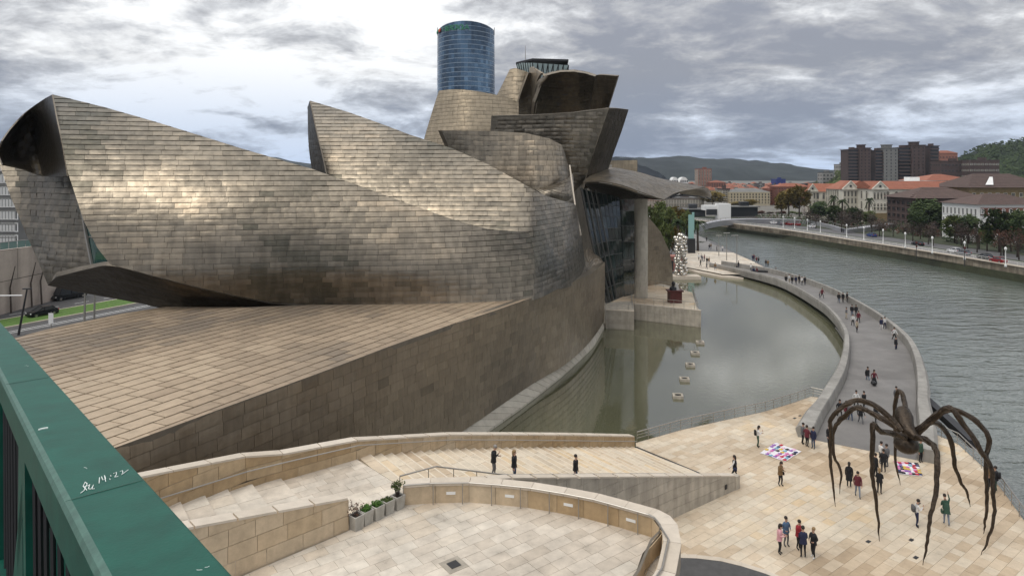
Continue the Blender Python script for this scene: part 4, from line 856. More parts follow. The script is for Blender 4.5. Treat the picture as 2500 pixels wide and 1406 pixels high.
tag(b.build('mooring_gangway', M['dark']), 'dark sloping steel gangway between the footbridge and the river railing', 'gangway')
# planters
def planter(px, py, kind, label):
    p = gz(px, py, ZT); root = empty('planter', p, label, 'planter', 'concrete planters closing off the terrace', rz=0.88)
    w_ = 0.5; b = MB(); h = 0.60
    vs = []
    for (hw, z) in ((w_ / 2 - .04, 0), (w_ / 2, h), (w_ / 2 - .06, h), (w_ / 2 - .07, h - .08)): vs += [(-hw, -hw, z), (hw, -hw, z), (hw, hw, z), (-hw, hw, z)]
    fs = [(3, 2, 1, 0)] + [(k * 4 + i, k * 4 + (i + 1) % 4, k * 4 + 4 + (i + 1) % 4, k * 4 + 4 + i) for k in range(3) for i in range(4)]
    b.faces(vs, fs, 0, rnd.random()); b.build('tub', M['planter'], root)
    b = MB(); b.box((0, 0, h - .09), (w_ - .14, w_ - .14, .04)); b.build('soil', M['soil'], root)
    b = MB(); rr = random.Random(px)
    if kind == 'bush':
        for _ in range(14):
            a = rr.uniform(0, 6.28); q = Vector((math.cos(a) * rr.uniform(.05, .28), math.sin(a) * rr.uniform(.05, .28), rr.uniform(.95, 1.25))); b.tube([(q.x * .3, q.y * .3, h - .1), (q.x * .7, q.y * .7, h + .25), q], [.012, .01, .005], 4, 1)
            for __ in range(16): c = q + Vector((rr.uniform(-.12, .12), rr.uniform(-.12, .12), rr.uniform(-.14, .1))); leafq(b, c, 0.05, rr)
        b.build('shrub', [M['leaf2'], M['bark']], root)
    elif kind == 'twig':
        for _ in range(16):
            a = rr.uniform(0, 6.28); q = Vector((math.cos(a) * rr.uniform(.1, .35), math.sin(a) * rr.uniform(.1, .35), rr.uniform(.75, 1.15))); b.tube([(q.x * .3, q.y * .3, h - .1), q], [.012, .005], 4, 1)
            for __ in range(6): leafq(b, q + Vector((rr.uniform(-.1, .1), rr.uniform(-.1, .1), rr.uniform(-.25, .03))), 0.04, rr)
        b.build('dry_plant', [M['redleaf'], M['bark']], root)
    else:
        for _ in range(260): leafq(b, Vector((rr.uniform(-.2, .2), rr.uniform(-.2, .2), h - .05 + rr.uniform(0, .1 if kind == 'low' else .2))), 0.045, rr)
        b.build('ground_plant', M['leaf2'] if kind == 'low' else M['grassleaf'], root)
def leafq(b, c, s, rr, mi=0, t=None):
    u = Vector((rr.uniform(-1, 1), rr.uniform(-1, 1), rr.uniform(-1, 1))).normalized(); v = u.orthogonal().normalized() * s * 0.6; u = u * s
    b.poly([c - u, c - v * .9, c + u, c + v], mi, rr.random() if t is None else t)
M['grassleaf'] = leafm('bright_leaves', [(0.03, 0.07, 0.015), (0.06, 0.14, 0.02), (0.09, 0.18, 0.035)])
for a in ((870, 1290, 'twig', 'front concrete planter with dry reddish twigs, touching the tan wall'), (893, 1277, 'dead', 'concrete planter with scraggly plant, second from the tan wall'), (920, 1265, 'green', 'concrete planter filled with bright green ground plant, middle of the row'), (945, 1252, 'low', 'concrete planter with dark low greenery, next to the one with the bush'), (971, 1240, 'bush', 'concrete planter holding a leafy bush, at the end of the curved wall')): planter(*a)

# ================================================================ CURVED FOOTBRIDGE
I_ = [(1990, 1074), (2010, 1030), (2028, 998), (2047, 965), (2059, 941), (2068, 918), (2074, 885), (2076, 855), (2070, 822), (2050, 790), (2026, 765), (2000, 746), (1945, 712), (1900, 691), (1840, 674), (1780, 660), (1735, 651)]
O_ = [(2238, 1123), (2240, 1060), (2236, 1000), (2237, 970), (2236, 945), (2234, 915), (2224, 872), (2205, 838), (2165, 800), (2120, 768), (2075, 741), (2030, 717), (1968, 692), (1918, 677), (1870, 665), (1810, 655), (1760, 647)]
nb = len(I_); zd = [0.02 + 0.75 * math.sin(math.pi * i / (nb - 1)) ** 1.2 for i in range(nb)]
Ip = [gz(*p, z) for p, z in zip(I_, zd)]; Op = [gz(*p, z) for p, z in zip(O_, zd)]
fb = empty('curved_footbridge', ((Ip[8] + Op[8]) / 2), 'curved grey footbridge with solid parapets sweeping between pool and river', 'footbridge', wk=True)
K = 96
def rs_(pts): return [cr(pts, i * (len(pts) - 1) / K) for i in range(K + 1)]
Ii, Oo = rs_(Ip), rs_(Op)
for k0_ in range(0, K, 4):
    mb = MB()
    for k in range(k0_, k0_ + 4):
        j = k + 1; sh = 0.985 if j == k0_ + 4 else 1; pI, pO = Ii[k].lerp(Ii[j], sh), Oo[k].lerp(Oo[j], sh)
        mb.poly([Ii[k], Oo[k], pO, pI], 0, (k0_ * 7 % 13) / 13); mb.poly([Ii[k] - Vector((0, 0, .5)), pI - Vector((0, 0, .5)), pO - Vector((0, 0, .5)), Oo[k] - Vector((0, 0, .5))], 0, .3)
    mb.build('deck_slab', M['deck'], fb)
def para(L_, M2, w0, w1, name):
    for k0_ in range(0, K, 6):
        mb = MB(); ring = []
        for k in range(k0_, min(K, k0_ + 6) + 1):
            d = (L_[k] - M2[k]).normalized(); e = 1.0 if k < K else 1.0
            t = k / K; h = 1.0; w_ = w0 * (1 - t) + w1 * t
            p = L_[k]; up = Vector((0, 0, 1))
            if k == min(K, k0_ + 6): p = L_[k].lerp(L_[k - 1], 0.02)
            ring.append([p - up * .3 , p + up * (h - .12) + d * .12, p + d * (0.18) + up * h, p + d * (w_ * .8) + up * h, p + d * w_ + up * (h - .35), p + d * (w_ * .75) - up * .5, p - up * .7 + d * .02])
        n = len(ring[0]); vs = [q for rg in ring for q in rg]; fs = [(i * n + a, i * n + (a + 1) % n, (i + 1) * n + (a + 1) % n, (i + 1) * n + a) for i in range(len(ring) - 1) for a in range(n)]
        fs += [tuple(range(n)), tuple(range((len(ring) - 1) * n, len(ring) * n))[::-1]]
        mb.faces(vs, fs, 0, rnd.random()); mb.build(name, M['parapet'], fb)
para(Ii, Oo, 1.55, 0.7, 'parapet_segment'); para(Oo, Ii, 1.45, 0.7, 'parapet_segment')
b = MB()
for k in range(0, K, 1):
    def q(j, f, z): return Ii[j].lerp(Oo[j], f) + Vector((0, 0, z))
    for f0, z0, f1, z1 in ((0.05, -.6, 0.2, -1.5), (0.2, -1.5, 0.8, -1.5), (0.8, -1.5, 0.95, -.6)):
        b.poly([q(k, f0, z0), q(k + 1, f0, z0), q(k + 1, f1, z1), q(k, f1, z1)], 0, .4)
b.build('underside_girder', M['dark'], fb)
b = MB()
for k in range(40, 56): b.tube([Ii[k] + (Ii[k] - Oo[k]).normalized() * 0.3 + Vector((0, 0, -1.1)), Ii[k + 1] + (Ii[k + 1] - Oo[k + 1]).normalized() * 0.3 + Vector((0, 0, -1.1))], 0.12, 5)
b.build('service_pipe', M['steel'], fb)
b = MB(); r = random.Random(4)     # pool edge wall below the bridge
for k in range(0, K): 
    a_, c_ = Ii[k].lerp(Oo[k], .45), Ii[k + 1].lerp(Oo[k + 1], .45); b.prism([(a_.x, a_.y), (c_.x, c_.y), (c_.x + .6, c_.y), (a_.x + .6, a_.y)], -5.5, -0.55, 0, r.random())
b.build('weir_wall', M['quay'], fb)

# ================================================================ STEEL SPHERES, BUST, FIRE BOXES
sp0 = Vector((37.2, 144.5, -0.7)); root = empty('sphere_sculpture', sp0, 'tall cluster of mirror steel balls on a slab at the pool corner', 'sculpture')
b = MB(); b.box((0.9, 0, 0.35), (6.3, 3.4, 0.7), 0, .5, 0, .04); b.build('base_slab', M['lime_cap'], root)
b = MB(); b.ball((0, 0, 0), 0.5, 16, 10); me = b.mesh('steel_ball', M['chrome'], True); r = random.Random(8)
for lv in range(14):
    z = 0.95 + lv * 0.66; n = 5 if lv < 13 else 2; rad = 0.95 + 0.22 * math.sin(lv * 1.7) - (0.35 if lv > 12 else 0)
    for k in range(n): a = k / n * 6.283 + lv * 1.1 + r.uniform(-.2, .2); ob('steel_ball', me, root, (math.cos(a) * rad, math.sin(a) * rad, z + r.uniform(-.12, .12)), None).scale = (0.9, 0.9, 0.9)
bp = gz(1647, 738, 1.75); root = empty('bust_sculpture', bp, 'dark bust on a rusty red pedestal standing on the stone terrace', 'sculpture')
b = MB(); b.box((0, 0, 0.9), (1.9, 1.5, 1.8), 0, .5, .1); b.prism([(-1.25, -.9), (1.25, -.9), (1.25, .9), (-1.25, .9)], 1.8, 2.0); b.build('pedestal', M['redmetal'], root)
b = MB(); b.tube([(-.25, 0, 2.0), (-.25, 0, 2.4), (-.25, 0, 2.55), (-.2, 0, 2.75)], [.6, .55, .25, .2], 10); b.ball((-.2, -.02, 3.0), .34, 10, 8, sc_=(.85, 1, 1.15)); b.build('bust', M['black'], root, smooth=True)
b = MB(); b.poly([(.15, -.3, 2.0), (.7, -.3, 2.0), (.55, .1, 2.95), (.1, .1, 3.05)]); b.poly([(.15, -.34, 2.0), (.1, .06, 3.05), (.55, .06, 2.95), (.7, -.34, 2.0)]); b.build('pale_panel', M['steel'], root)
wv = ('closest to the camera', 'second from the camera', 'third from the camera', 'fourth from the camera', 'beside the terrace corner, farthest out of reach')
for i, (px, py) in enumerate(((1655, 968), (1671, 927), (1685, 892), (1697, 863), (1709, 837))):
    p = gz(px, py, -0.62); root = empty('fire_fountain_box', (p.x, p.y, -0.7), 'low square concrete box in the pool, ' + wv[i], 'fountain box', 'square boxes standing in the pool', rz=-0.15)
    b = MB(); s_ = 0.52
    for dx, dy, lx, ly in ((0, -s_ + .1, 2 * s_, .2), (0, s_ - .1, 2 * s_, .2), (-s_ + .1, 0, .2, 2 * s_ - .4), (s_ - .1, 0, .2, 2 * s_ - .4)): b.box((dx, dy, .08), (lx, ly, .42), 0, .5)
    b.build('box_rim', M['lime_grey'], root); b = MB(); b.box((0, 0, .02), (0.8, 0.8, .2)); b.box((0, 0, .2), (.3, .3, .2)); b.build('burner', M['dark'], root)

# ================================================================ SPIDER-LIKE BRONZE SCULPTURE
sb = at(2213, 1050, 42.2); spd = empty('spider_sculpture', (sb.x, sb.y, 0), 'giant dark bronze spider sculpture standing on eight thin legs over the plaza', 'sculpture', wk=True)
b = MB(); r = random.Random(2)
c0 = Vector((sb.x, sb.y, sb.z))
b.tube([c0 + Vector((.45, 1.3, .9)), c0 + Vector((.35, 1.0, .85)), c0 + Vector((.2, .6, .6)), c0 + Vector((.05, .2, .25)), c0 + Vector((0, -.3, 0)), c0 + Vector((.1, -.9, -.15))], [.2, .46, .55, .5, .42, .2], 14)
b.build('trunk', M['bronze'], spd, smooth=True)
b = MB(); b.ball(c0 + Vector((.05, .1, -0.95)), 0.72, 16, 12, sc_=(1.0, 1.1, .78)); b.build('abdomen', M['bronze'], spd, smooth=True)
legs = [((2040, 1237), [(2200, 1052, 42), (2165, 1012, 42.6), (2110, 978, 43.2), (2070, 985, 43.5), (2030, 1020, 43.8), (2029, 1070, 43.8), (2027, 1125, 43.9), (2033, 1180, 43.9)]),
        ((2050, 1206), [(2195, 1046, 42.5), (2150, 1020, 43.5), (2095, 995, 44.5), (2055, 1022, 45.2), (2036, 1050, 45.4), (2034, 1105, 45.6), (2052, 1150, 45.7)]),
        ((2147, 1321), [(2210, 1068, 41.5), (2180, 1058, 41), (2150, 1052, 40.4), (2132, 1036, 40.1), (2130, 1090, 40), (2129, 1150, 39.9), (2138, 1210, 39.8), (2144, 1265, 39.8)]),
        ((2198, 1184), [(2215, 1040, 42.8), (2212, 1010, 44.5), (2205, 968, 46), (2194, 955, 46.6), (2185, 990, 46.9), (2185, 1080, 47), (2187, 1130, 47)]),
        ((2253, 1379), [(2235, 1066, 41.5), (2262, 1074, 40.4), (2284, 1095, 39.4), (2289, 1140, 38.7), (2284, 1210, 38.2), (2271, 1262, 37.9), (2264, 1320, 37.6)]),
        ((2369, 1237), [(2240, 1050, 42.3), (2270, 1030, 43), (2300, 1042, 43.5), (2323, 1080, 43.8), (2330, 1130, 43.9), (2345, 1175, 43.9), (2360, 1200, 43.9)]),
        ((2395, 1354), [(2240, 1056, 42), (2278, 1022, 41.2), (2314, 995, 40.4), (2342, 1020, 39.9), (2390, 1092, 39.2), (2421, 1145, 38.8), (2424, 1195, 38.6), (2428, 1245, 38.5), (2415, 1310, 38.4)]),
        ((2401, 1303), [(2242, 1050, 42.3), (2285, 1014, 42), (2330, 1000, 41.6), (2385, 1030, 41.1), (2415, 1072, 40.8), (2407, 1120, 40.7), (2409, 1180, 40.6), (2409, 1228, 40.6), (2405, 1270, 40.6)])]
for ft_, pts in legs:
    P_ = [at(*p) for p in pts]; fp = gz(*ft_); P_.append(Vector((fp.x, fp.y, 0.0))); n = len(P_)
    fine = []; rad = []
    for k in range((n - 1) * 5 + 1):
        t = k / 5; p = cr(P_, t) if k < (n - 1) * 5 else P_[-1]; f = k / ((n - 1) * 5)
        fine.append(p + Vector((r.uniform(-.03, .03), r.uniform(-.03, .03), 0)) * (1 if 0 < k < (n - 1) * 5 else 0)); rr_k = 0.27 * (1 - f) ** 0.6 + 0.045 + 0.07 * max(0, math.cos((t - round(t)) * 3.14 * 1.6)) * (1 - f) * (1 if round(t) in (3, 6) else .4)
        rad.append(rr_k * (0.55 if f > .97 else 1) * 0.56)
    b = MB(); b.tube(fine, rad, 9, 0, .5)
    for k in range(3):            # twisted strands that run along the leg
        off = k * 2.1; st = []
        for j, p in enumerate(fine[:-3]): d = (fine[j + 1] - fine[j]).normalized(); u = d.orthogonal().normalized(); v = d.cross(u); an = off + j * .35; st.append(p + (u * math.cos(an) + v * math.sin(an)) * rad[j] * .8)
        b.tube(st, [x * .42 for x in rad[:-3]], 6, 0, .9)
    b.build('leg', M['bronze'], spd, smooth=True)

# ================================================================ VENDOR BLANKETS
def blanket(c4, label, lab2, seed):
    P_ = [gz(*p, 0.02) for p in c4]; cen_ = sum(P_, Vector()) / 4; r = random.Random(seed)
    b = MB(); nn = 8; vs = []
    for j in range(nn + 1):
        for i in range(nn + 1): q = P_[0].lerp(P_[1], i / nn).lerp(P_[3].lerp(P_[2], i / nn), j / nn) - cen_; vs.append((q.x + r.uniform(-.03, .03), q.y + r.uniform(-.03, .03), 0.015 + r.uniform(0, .025)))
    b.faces(vs, [(j * (nn + 1) + i, j * (nn + 1) + i + 1, (j + 1) * (nn + 1) + i + 1, (j + 1) * (nn + 1) + i) for j in range(nn) for i in range(nn)]); me = b.mesh('blanket', M['cloth_white'], True)
    tag(ob('vendor_blanket', me, None, (cen_.x, cen_.y, 0.02)), label, 'blanket')
    ang = math.atan2((P_[1] - P_[0]).y, (P_[1] - P_[0]).x)
    for j in range(6):
        for i in range(7):
            if r.random() < .12: continue
            q = P_[0].lerp(P_[1], (i + .5 + r.uniform(-.15, .15)) / 7).lerp(P_[3].lerp(P_[2], (i + .5) / 7), (j + .5 + r.uniform(-.12, .12)) / 6)
            ci = int(r.random() ** 1.3 * len(shirts)); lab = '%s folded garment, %s of the %s row, on %s' % (SHC[ci], ('first', 'second', 'third', 'fourth', 'fifth', 'sixth', 'last')[i], ('farthest', 'second farthest', 'upper middle', 'lower middle', 'second nearest', 'nearest')[j], lab2)
            tag(ob('folded_shirt', shirts[ci], None, (q.x, q.y, 0.065), (0, 0, ang + r.uniform(-.2, .2))), lab, 'shirt', 'garments on ' + lab2)
M['cloth_white'] = mat('white_cloth', (0.72, 0.70, 0.72), 0.9)
shirts = []
SHC = []
for nm, c in (('white', (.75, .73, .76)), ('pink', (.62, .18, .40)), ('violet', (.30, .13, .42)), ('palepink', (.72, .46, .60)), ('red', (.5, .03, .05)), ('navy', (.03, .04, .12)), ('cyan', (.2, .42, .55)), ('black', (.02, .02, .025)), ('yellow', (.65, .45, .08))):
    m_ = mat(nm + '_fabric', c, 0.9); b = MB(); b.box((0, 0, .02), (.26, .2, .05), bev=.02); b.box((-.04, .1, .012), (.16, .1, .035)); b.box((.05, -.02, .05), (.08, .12, .02)); shirts.append(b.mesh('folded_shirt', m_)); SHC.append({'palepink': 'pale pink'}.get(nm, nm))
blanket([(1855, 1106), (1894, 1081), (1957, 1102), (1918, 1127)], 'white vendor blanket covered in pink and violet goods, on the open plaza', 'the left vendor blanket', 3)
blanket([(2183, 1127), (2240, 1131), (2252, 1163), (2195, 1157)], 'white vendor blanket with red and pink goods, under the spider sculpture', 'the right vendor blanket', 4)

# ================================================================ GREEN RAILING OF THE BRIDGE THE CAMERA STANDS ON
gr = empty('green_bridge_railing', (-0.9, 1.4, 20.5), 'dark green painted steel bridge railing running across the lower left foreground', 'railing', wk=True)
dv = Vector((-0.87, 1, -0.129)); pv = Vector((1, .87, 0)).normalized(); nv = dv.cross(pv).normalized(); nv = nv if nv.z > 0 else -nv
P0 = at(572, 1406, 1.0)          # right edge of the top plate
def rail_pt(t, a, h): return P0 + dv * t + pv * a + nv * h
def raypt(px, py, h=0.0):         # where a line of sight meets the rail's top plane (raised by h)
    d = at(px, py, 1) - Vector((0, 0, CH)); s_ = (P0 + nv * h - Vector((0, 0, CH))).dot(nv) / d.dot(nv); return Vector((0, 0, CH)) + d * s_
wd = -((raypt(266, 1403) - P0).dot(pv))
wd = abs(wd) + 0.012; hgt = 0.13; e = 0.022; e2 = 0.005
prof = [(0, -e2), (-e2 * .3, -e2 * .3), (-e2, 0), (-wd + e * .7, 0), (-wd + e * .25, -e * .25), (-wd, -e * .7), (-wd, -hgt + e), (-wd + e, -hgt), (-e, -hgt), (0, -hgt + e)]
b = MB(); t0, t1 = -1.5, 9.0; n = len(prof); vs = []; nt_ = 40
for k in range(nt_ + 1):
    for a_, h_ in prof: vs.append(rail_pt(t0 + (t1 - t0) * k / nt_, a_, h_))
fs = [(k * n + i, k * n + (i + 1) % n, (k + 1) * n + (i + 1) % n, (k + 1) * n + i) for k in range(nt_) for i in range(n)] + [tuple(range(n)), tuple(range(nt_ * n, (nt_ + 1) * n))[::-1]]
for i, f_ in enumerate(fs): b.faces([vs[j] for j in f_], [tuple(range(len(f_)))], 1 if (i < nt_ * n and i % n in (3, 4)) else 0)
me = b.mesh('top_rail', [M['green'], M['green_worn']]); bmx = bmesh.new(); bmx.from_mesh(me); bmesh.ops.remove_doubles(bmx, verts=bmx.verts, dist=1e-5); bmesh.ops.recalc_face_normals(bmx, faces=bmx.faces); bmx.to_mesh(me); bmx.free()
ob('top_rail', me, gr)
# joints across the rail
for (x0, y0) in ((30, 935), (165, 1220)):
    q = raypt(x0, y0, 0.002); t = (q - P0).dot(dv) / dv.dot(dv); b = MB(); b.tube([rail_pt(t, -.005, .001), rail_pt(t, -wd + .005, .001)], 0.0009, 4); b.build('weld_seam', M['green_worn'], gr)
# lower diagonal plates, posts and bottom rail
def bar(name, t0, h0, t1, h1, w_, dp, a_=None, m='green'):
    a_ = -wd / 2 if a_ is None else a_; p, q = rail_pt(t0, a_, h0), rail_pt(t1, a_, h1); d = (q - p); up = Vector((0, 0, 1)); sd_ = pv
    nn = d.cross(sd_).normalized() * w_ / 2; s2 = sd_ * dp / 2; b = MB()
    vs = [p - nn - s2, p + nn - s2, p + nn + s2, p - nn + s2, q - nn - s2, q + nn - s2, q + nn + s2, q - nn + s2]
    b.faces(vs, [(0, 1, 2, 3), (7, 6, 5, 4), (0, 4, 5, 1), (1, 5, 6, 2), (2, 6, 7, 3), (3, 7, 4, 0)]); return b.build(name, M[m], gr)
hv = Vector((-dv.y, dv.x, 0)).normalized(); pc_ = rail_pt(0, -wd / 2, 0)      # upright plane under the rail
def vp(px, py, back=0.0):
    d = at(px, py, 1) - Vector((0, 0, CH)); s_ = (pc_ - Vector((0, 0, CH))).dot(hv) / d.dot(hv); return Vector((0, 0, CH)) + d * s_
def plate(name, pts, th, m='green'):
    P_ = [vp(*p) for p in pts]; n = len(P_); b = MB(); vs = [p - hv * th / 2 for p in P_] + [p + hv * th / 2 for p in P_]
    b.faces(vs, [tuple(range(n)), tuple(range(2 * n - 1, n - 1, -1))] + [(i, (i + 1) % n, n + (i + 1) % n, n + i) for i in range(n)]); o = b.build(name, M[m], gr)
    bm_ = bmesh.new(); bm_.from_mesh(o.data); bmesh.ops.recalc_face_normals(bm_, faces=bm_.faces); bm_.to_mesh(o.data); bm_.free(); return o
plate('diagonal_plate', [(-60, 870), (-60, 960), (72, 1275), (73, 1100)], 0.03)
plate('diagonal_plate', [(79, 1306), (152, 1278), (300, 1500), (190, 1600)], 0.03)
plate('post', [(68, 1060), (78, 1090), (80, 1640), (62, 1600)], 0.06)
for k, t in enumerate((1.4, 2.55, 3.7, 4.85)):
    bar('diagonal_brace', t, -hgt, t + 0.62, -1.05, .10, .06); bar('post', t, -hgt, t - 0.02, -1.15, .09, .09)
b = MB(); q0_, q1_ = rail_pt(-1.5, -.012, -hgt - .02), rail_pt(8.5, -.012, -hgt - .02); dz = Vector((0, 0, -1.6)); b.faces([q0_, q1_, q1_ + dz, q0_ + dz, q0_ - pv * .02, q1_ - pv * .02, q1_ + dz - pv * .02, q0_ + dz - pv * .02], [(0, 1, 2, 3), (7, 6, 5, 4), (0, 4, 5, 1), (1, 5, 6, 2), (2, 6, 7, 3), (3, 7, 4, 0)]); b.build('infill_panel', M['dark'], gr)  # dark sheet added to stand for the shade behind the rail
bar('bottom_rail', -1.4, -1.1, 8.5, -1.1, .12, .12); bar('deck_edge', -1.4, -1.42, 8.5, -1.42, .35, .3, m='dark')
b = MB(); 
for k in range(60): p = rail_pt(-1.2 + k * .12, -wd / 2 - .02, -hgt); q = rail_pt(-1.2 + k * .12, -wd / 2 - .02, -1.08); b.tube([p, q], .009, 5)
b.build('baluster_infill', M['dark'], gr)
# white scratches and the scribble "fu 14:22" on the top plate
def stroke(pts, rr=0.0009):
    b = MB(); P_ = [raypt(x, y, 0.0015) for x, y in pts]; b.tube(P_, rr, 5); return b.build('scratched_letter', M['scratch'], gr)
for s_ in ([(197, 1203), (205, 1197), (213, 1180), (208, 1176), (203, 1186), (212, 1196)], [(204, 1188), (218, 1184)], [(219, 1182), (216, 1192), (222, 1193), (228, 1183), (225, 1193), (231, 1192)], [(243, 1165), (242, 1179)], [(248, 1163), (251, 1171), (258, 1168), (255, 1160), (258, 1175)],
           [(270, 1160), (271, 1162)], [(268, 1168), (269, 1170)], [(277, 1155), (284, 1152), (284, 1158), (280, 1164), (289, 1162)], [(293, 1150), (299, 1148), (300, 1153), (297, 1158), (313, 1146)]): stroke(s_)
stroke([(94, 1049), (104, 1046), (117, 1044)], 0.0026)
r = random.Random(3)
for x, y in ((60, 893), (205, 1140), (480, 1390), (500, 1384)):
    stroke([(x, y), (x + r.uniform(3, 8), y - r.uniform(-2, 4)), (x + r.uniform(7, 14), y + r.uniform(-5, 5))], 0.0004)
# ================================================================ OFFICE TOWER BEHIND THE MUSEUM
tw = empty('glass_office_tower', (-38, 592, 0), 'tall curved blue glass office tower rising behind the museum', 'tower', wk=True)
class Tower(Surf):
    ea, eb = 0.01, 1.0
    def P(s, a, b):                     # a from 0 to 1 round the front, slightly tapering with height
        k = 1 - 0.030 * (b / 157.0); x0, x1 = -69.5, -15.5; cx = -42.5
        x = x0 + (x1 - x0) * (0.5 - 0.5 * math.cos(math.pi * min(1, max(0, a))) * 0.35 - 0.5 * (1 - 2 * min(1, max(0, a))) * 0.65); y = 604 - 26 * math.sin(math.pi * a) ** 0.75 if 0 <= a <= 1 else 604
        return Vector((cx + (x - cx) * k, 604 + (y - 604) * k, b))
S = Tower()
def zt_(a): return 157.5 - 4.0 * abs(2 * a - 1.05) ** 2
tol = [(0, 2), (1, 2)] + [(1 - i / 20, zt_(1 - i / 20)) for i in range(21)]
def ttint(p, r):
    v = 0.22 + 0.55 * math.exp(-((p.x + 35) / 4.5) ** 2) + r.choice((0, 0, .05, .1, .25, -.15)); return min(1, max(0, v + 0.25 * noise.noise(p * .06)))
def ttint2(p, r):
    v = 0.36 + r.choice((-.12, -.05, 0, 0, .04, .06, .2)) + 0.7 * noise.noise(Vector((p.x * .13, 3, p.z * .015))); return min(1, max(0, v))
panelize(S, tol, 4.05, 3.1, M['tglass'], 'tower', tw, 'glass_pane', (0.06, 0.5), 0.05, 0, 0, 0.05, 0.5, M['tband'], 'tower_shell', ttint2, 0.0, False, sub=(1, 1), rim=M['tband'])
b = MB(); top = [S.P(i / 20, zt_(i / 20) - 1) for i in range(21)]
b.prism([(p.x, p.y + .6) for p in top] + [(-22, 640), (-42, 652), (-62, 640)], 0, 151); b.build('tower_body', M['tband'], tw)
b = MB()
for s_ in (top[0], top[-1]): b.tube([(s_.x, s_.y, 150), (s_.x, s_.y, 157)], .35, 5)
b.build('corner_fin', M['steel'], tw)
def text_mesh(body, size, m, name, parent, loc, rot, ext=0.05):
    cu = bpy.data.curves.new(name, 'FONT'); cu.body = body; cu.size = size; cu.extrude = ext; cu.resolution_u = 3
    to_ = bpy.data.objects.new('tmp', cu); sc.collection.objects.link(to_); bpy.context.view_layer.update()
    me = bpy.data.meshes.new_from_object(to_.evaluated_get(bpy.context.evaluated_depsgraph_get())); bpy.data.objects.remove(to_); me.materials.clear(); me.materials.append(m)
    o = ob(name, me, parent, loc, rot); return o
M['sgn'] = mat('sign_green', (0.03, 0.22, 0.10), 0.5); M['sgno'] = mat('sign_orange', (0.65, 0.09, 0.02), 0.5); M['sgnb'] = mat('sign_blue', (0.02, 0.10, 0.32), 0.5)
sg = empty('tower_sign', (-60, 578, 148), 'green company sign with orange leaf mark at the top of the glass tower', 'sign')
prev = None; word = 'IBERDROLA'
for i, ch in enumerate(word):
    a_ = 0.165 + i * 0.043; p = S.P(a_, 149.6); nn = S.nrm(a_, 149); nn = nn if nn.y < 0 else -nn
    text_mesh(ch, 6.6, M['sgn'], 'sign_letter', sg, p + nn * .8 - sg.location, (R(90), 0, math.atan2(nn.y, nn.x) + math.pi / 2), .15)
for k, (dx, dz, m_, w_, h_) in enumerate(((0.055, 0.2, 'sgn', 2.0, 5.2), (0.085, -1.0, 'sgnb', 1.0, 3.0), (0.105, .4, 'sgno', 1.9, 4.6))):
    p = S.P(dx, 151.5 + dz); nn = S.nrm(dx, 151); nn = nn if nn.y < 0 else -nn; b = MB(); b.lathe([(.1, -h_ / 2), (w_ / 2, -h_ * .2), (w_ / 2 * .9, h_ * .15), (.1, h_ / 2)], 8); ob('leaf_mark', b.mesh('leaf_mark', M[m_]), sg, p + nn * .9 - sg.location, (0, R(20 if k != 1 else -10), 0))
flush_panels(300, 10)

# ================================================================ TREES
def crown_mesh(seed, kind):
    r = random.Random(seed); b = MB()
    n_cl = {'dense': 46, 'loose': 34, 'bare': 26, 'palm': 0, 'col': 26}[kind]
    if kind == 'palm':
        for k in range(22):
            a = r.uniform(0, 6.28); el_ = r.uniform(-.3, 1.1); L_ = r.uniform(.9, 1.2); pts = []
            for j in range(6): t = j / 5; pts.append(Vector((math.cos(a) * L_ * t * math.cos(el_), math.sin(a) * L_ * t * math.cos(el_), 0.55 + L_ * (math.sin(el_) * t - .9 * t * t * .8))))
            for j in range(5):
                w_ = .13 * (1 - j / 6); s_ = Vector((-math.sin(a), math.cos(a), 0)) * w_
                for sg_ in (-1, 1): b.poly([pts[j], pts[j + 1], pts[j + 1] + s_ * sg_ - Vector((0, 0, .07)), pts[j] + s_ * sg_ - Vector((0, 0, .07))], 0, r.random())
        return b.mesh('crown', M['leaf'])
    for c in range(n_cl):
        a = r.uniform(0, 6.28); z = r.uniform(-.75, .95); rad = math.sqrt(max(0, 1 - z * z)) * r.uniform(.35, .85)
        if kind == 'col': rad *= .55
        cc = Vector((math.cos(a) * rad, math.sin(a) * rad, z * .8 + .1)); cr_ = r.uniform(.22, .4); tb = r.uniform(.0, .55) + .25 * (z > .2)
        nl = 46 if kind != 'bare' else 14
        for _ in range(nl):
            d = Vector((r.gauss(0, 1), r.gauss(0, 1), r.gauss(0, 1))).normalized() * cr_ * r.uniform(.5, 1.05)
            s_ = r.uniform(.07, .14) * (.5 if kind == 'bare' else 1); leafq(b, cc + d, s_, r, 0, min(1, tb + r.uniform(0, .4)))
    return b
PROTO = {}
def tree_proto(kind, leaf, seed):
    k = (kind, leaf, seed)
    if k in PROTO: return PROTO[k]
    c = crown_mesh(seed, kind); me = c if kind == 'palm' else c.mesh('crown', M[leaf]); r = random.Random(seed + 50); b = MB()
    if kind == 'palm': b.tube([(0, 0, -2.2), (.04, 0, -1), (0, 0, .5)], [.13, .1, .09], 7)
    else:
        b.tube([(0, 0, -2.0), (.03, .02, -1.1), (0, 0, -.2), (.02, 0, .5)], [.10, .075, .055, .02], 7)
        for _ in range(12 if kind != 'bare' else 26):
            a = r.uniform(0, 6.28); z0 = r.uniform(-.95, .2); q = Vector((math.cos(a) * .75, math.sin(a) * .75, z0 + r.uniform(.4, .9))) * r.uniform(.7, 1); b.tube([(0, 0, z0), (q.x * .5, q.y * .5, z0 + (q.z - z0) * .4), q], [.035, .022, .006], 4)
    tm = b.mesh('trunk', M['bark'], True); PROTO[k] = (me, tm); return PROTO[k]
tree_n = [0]
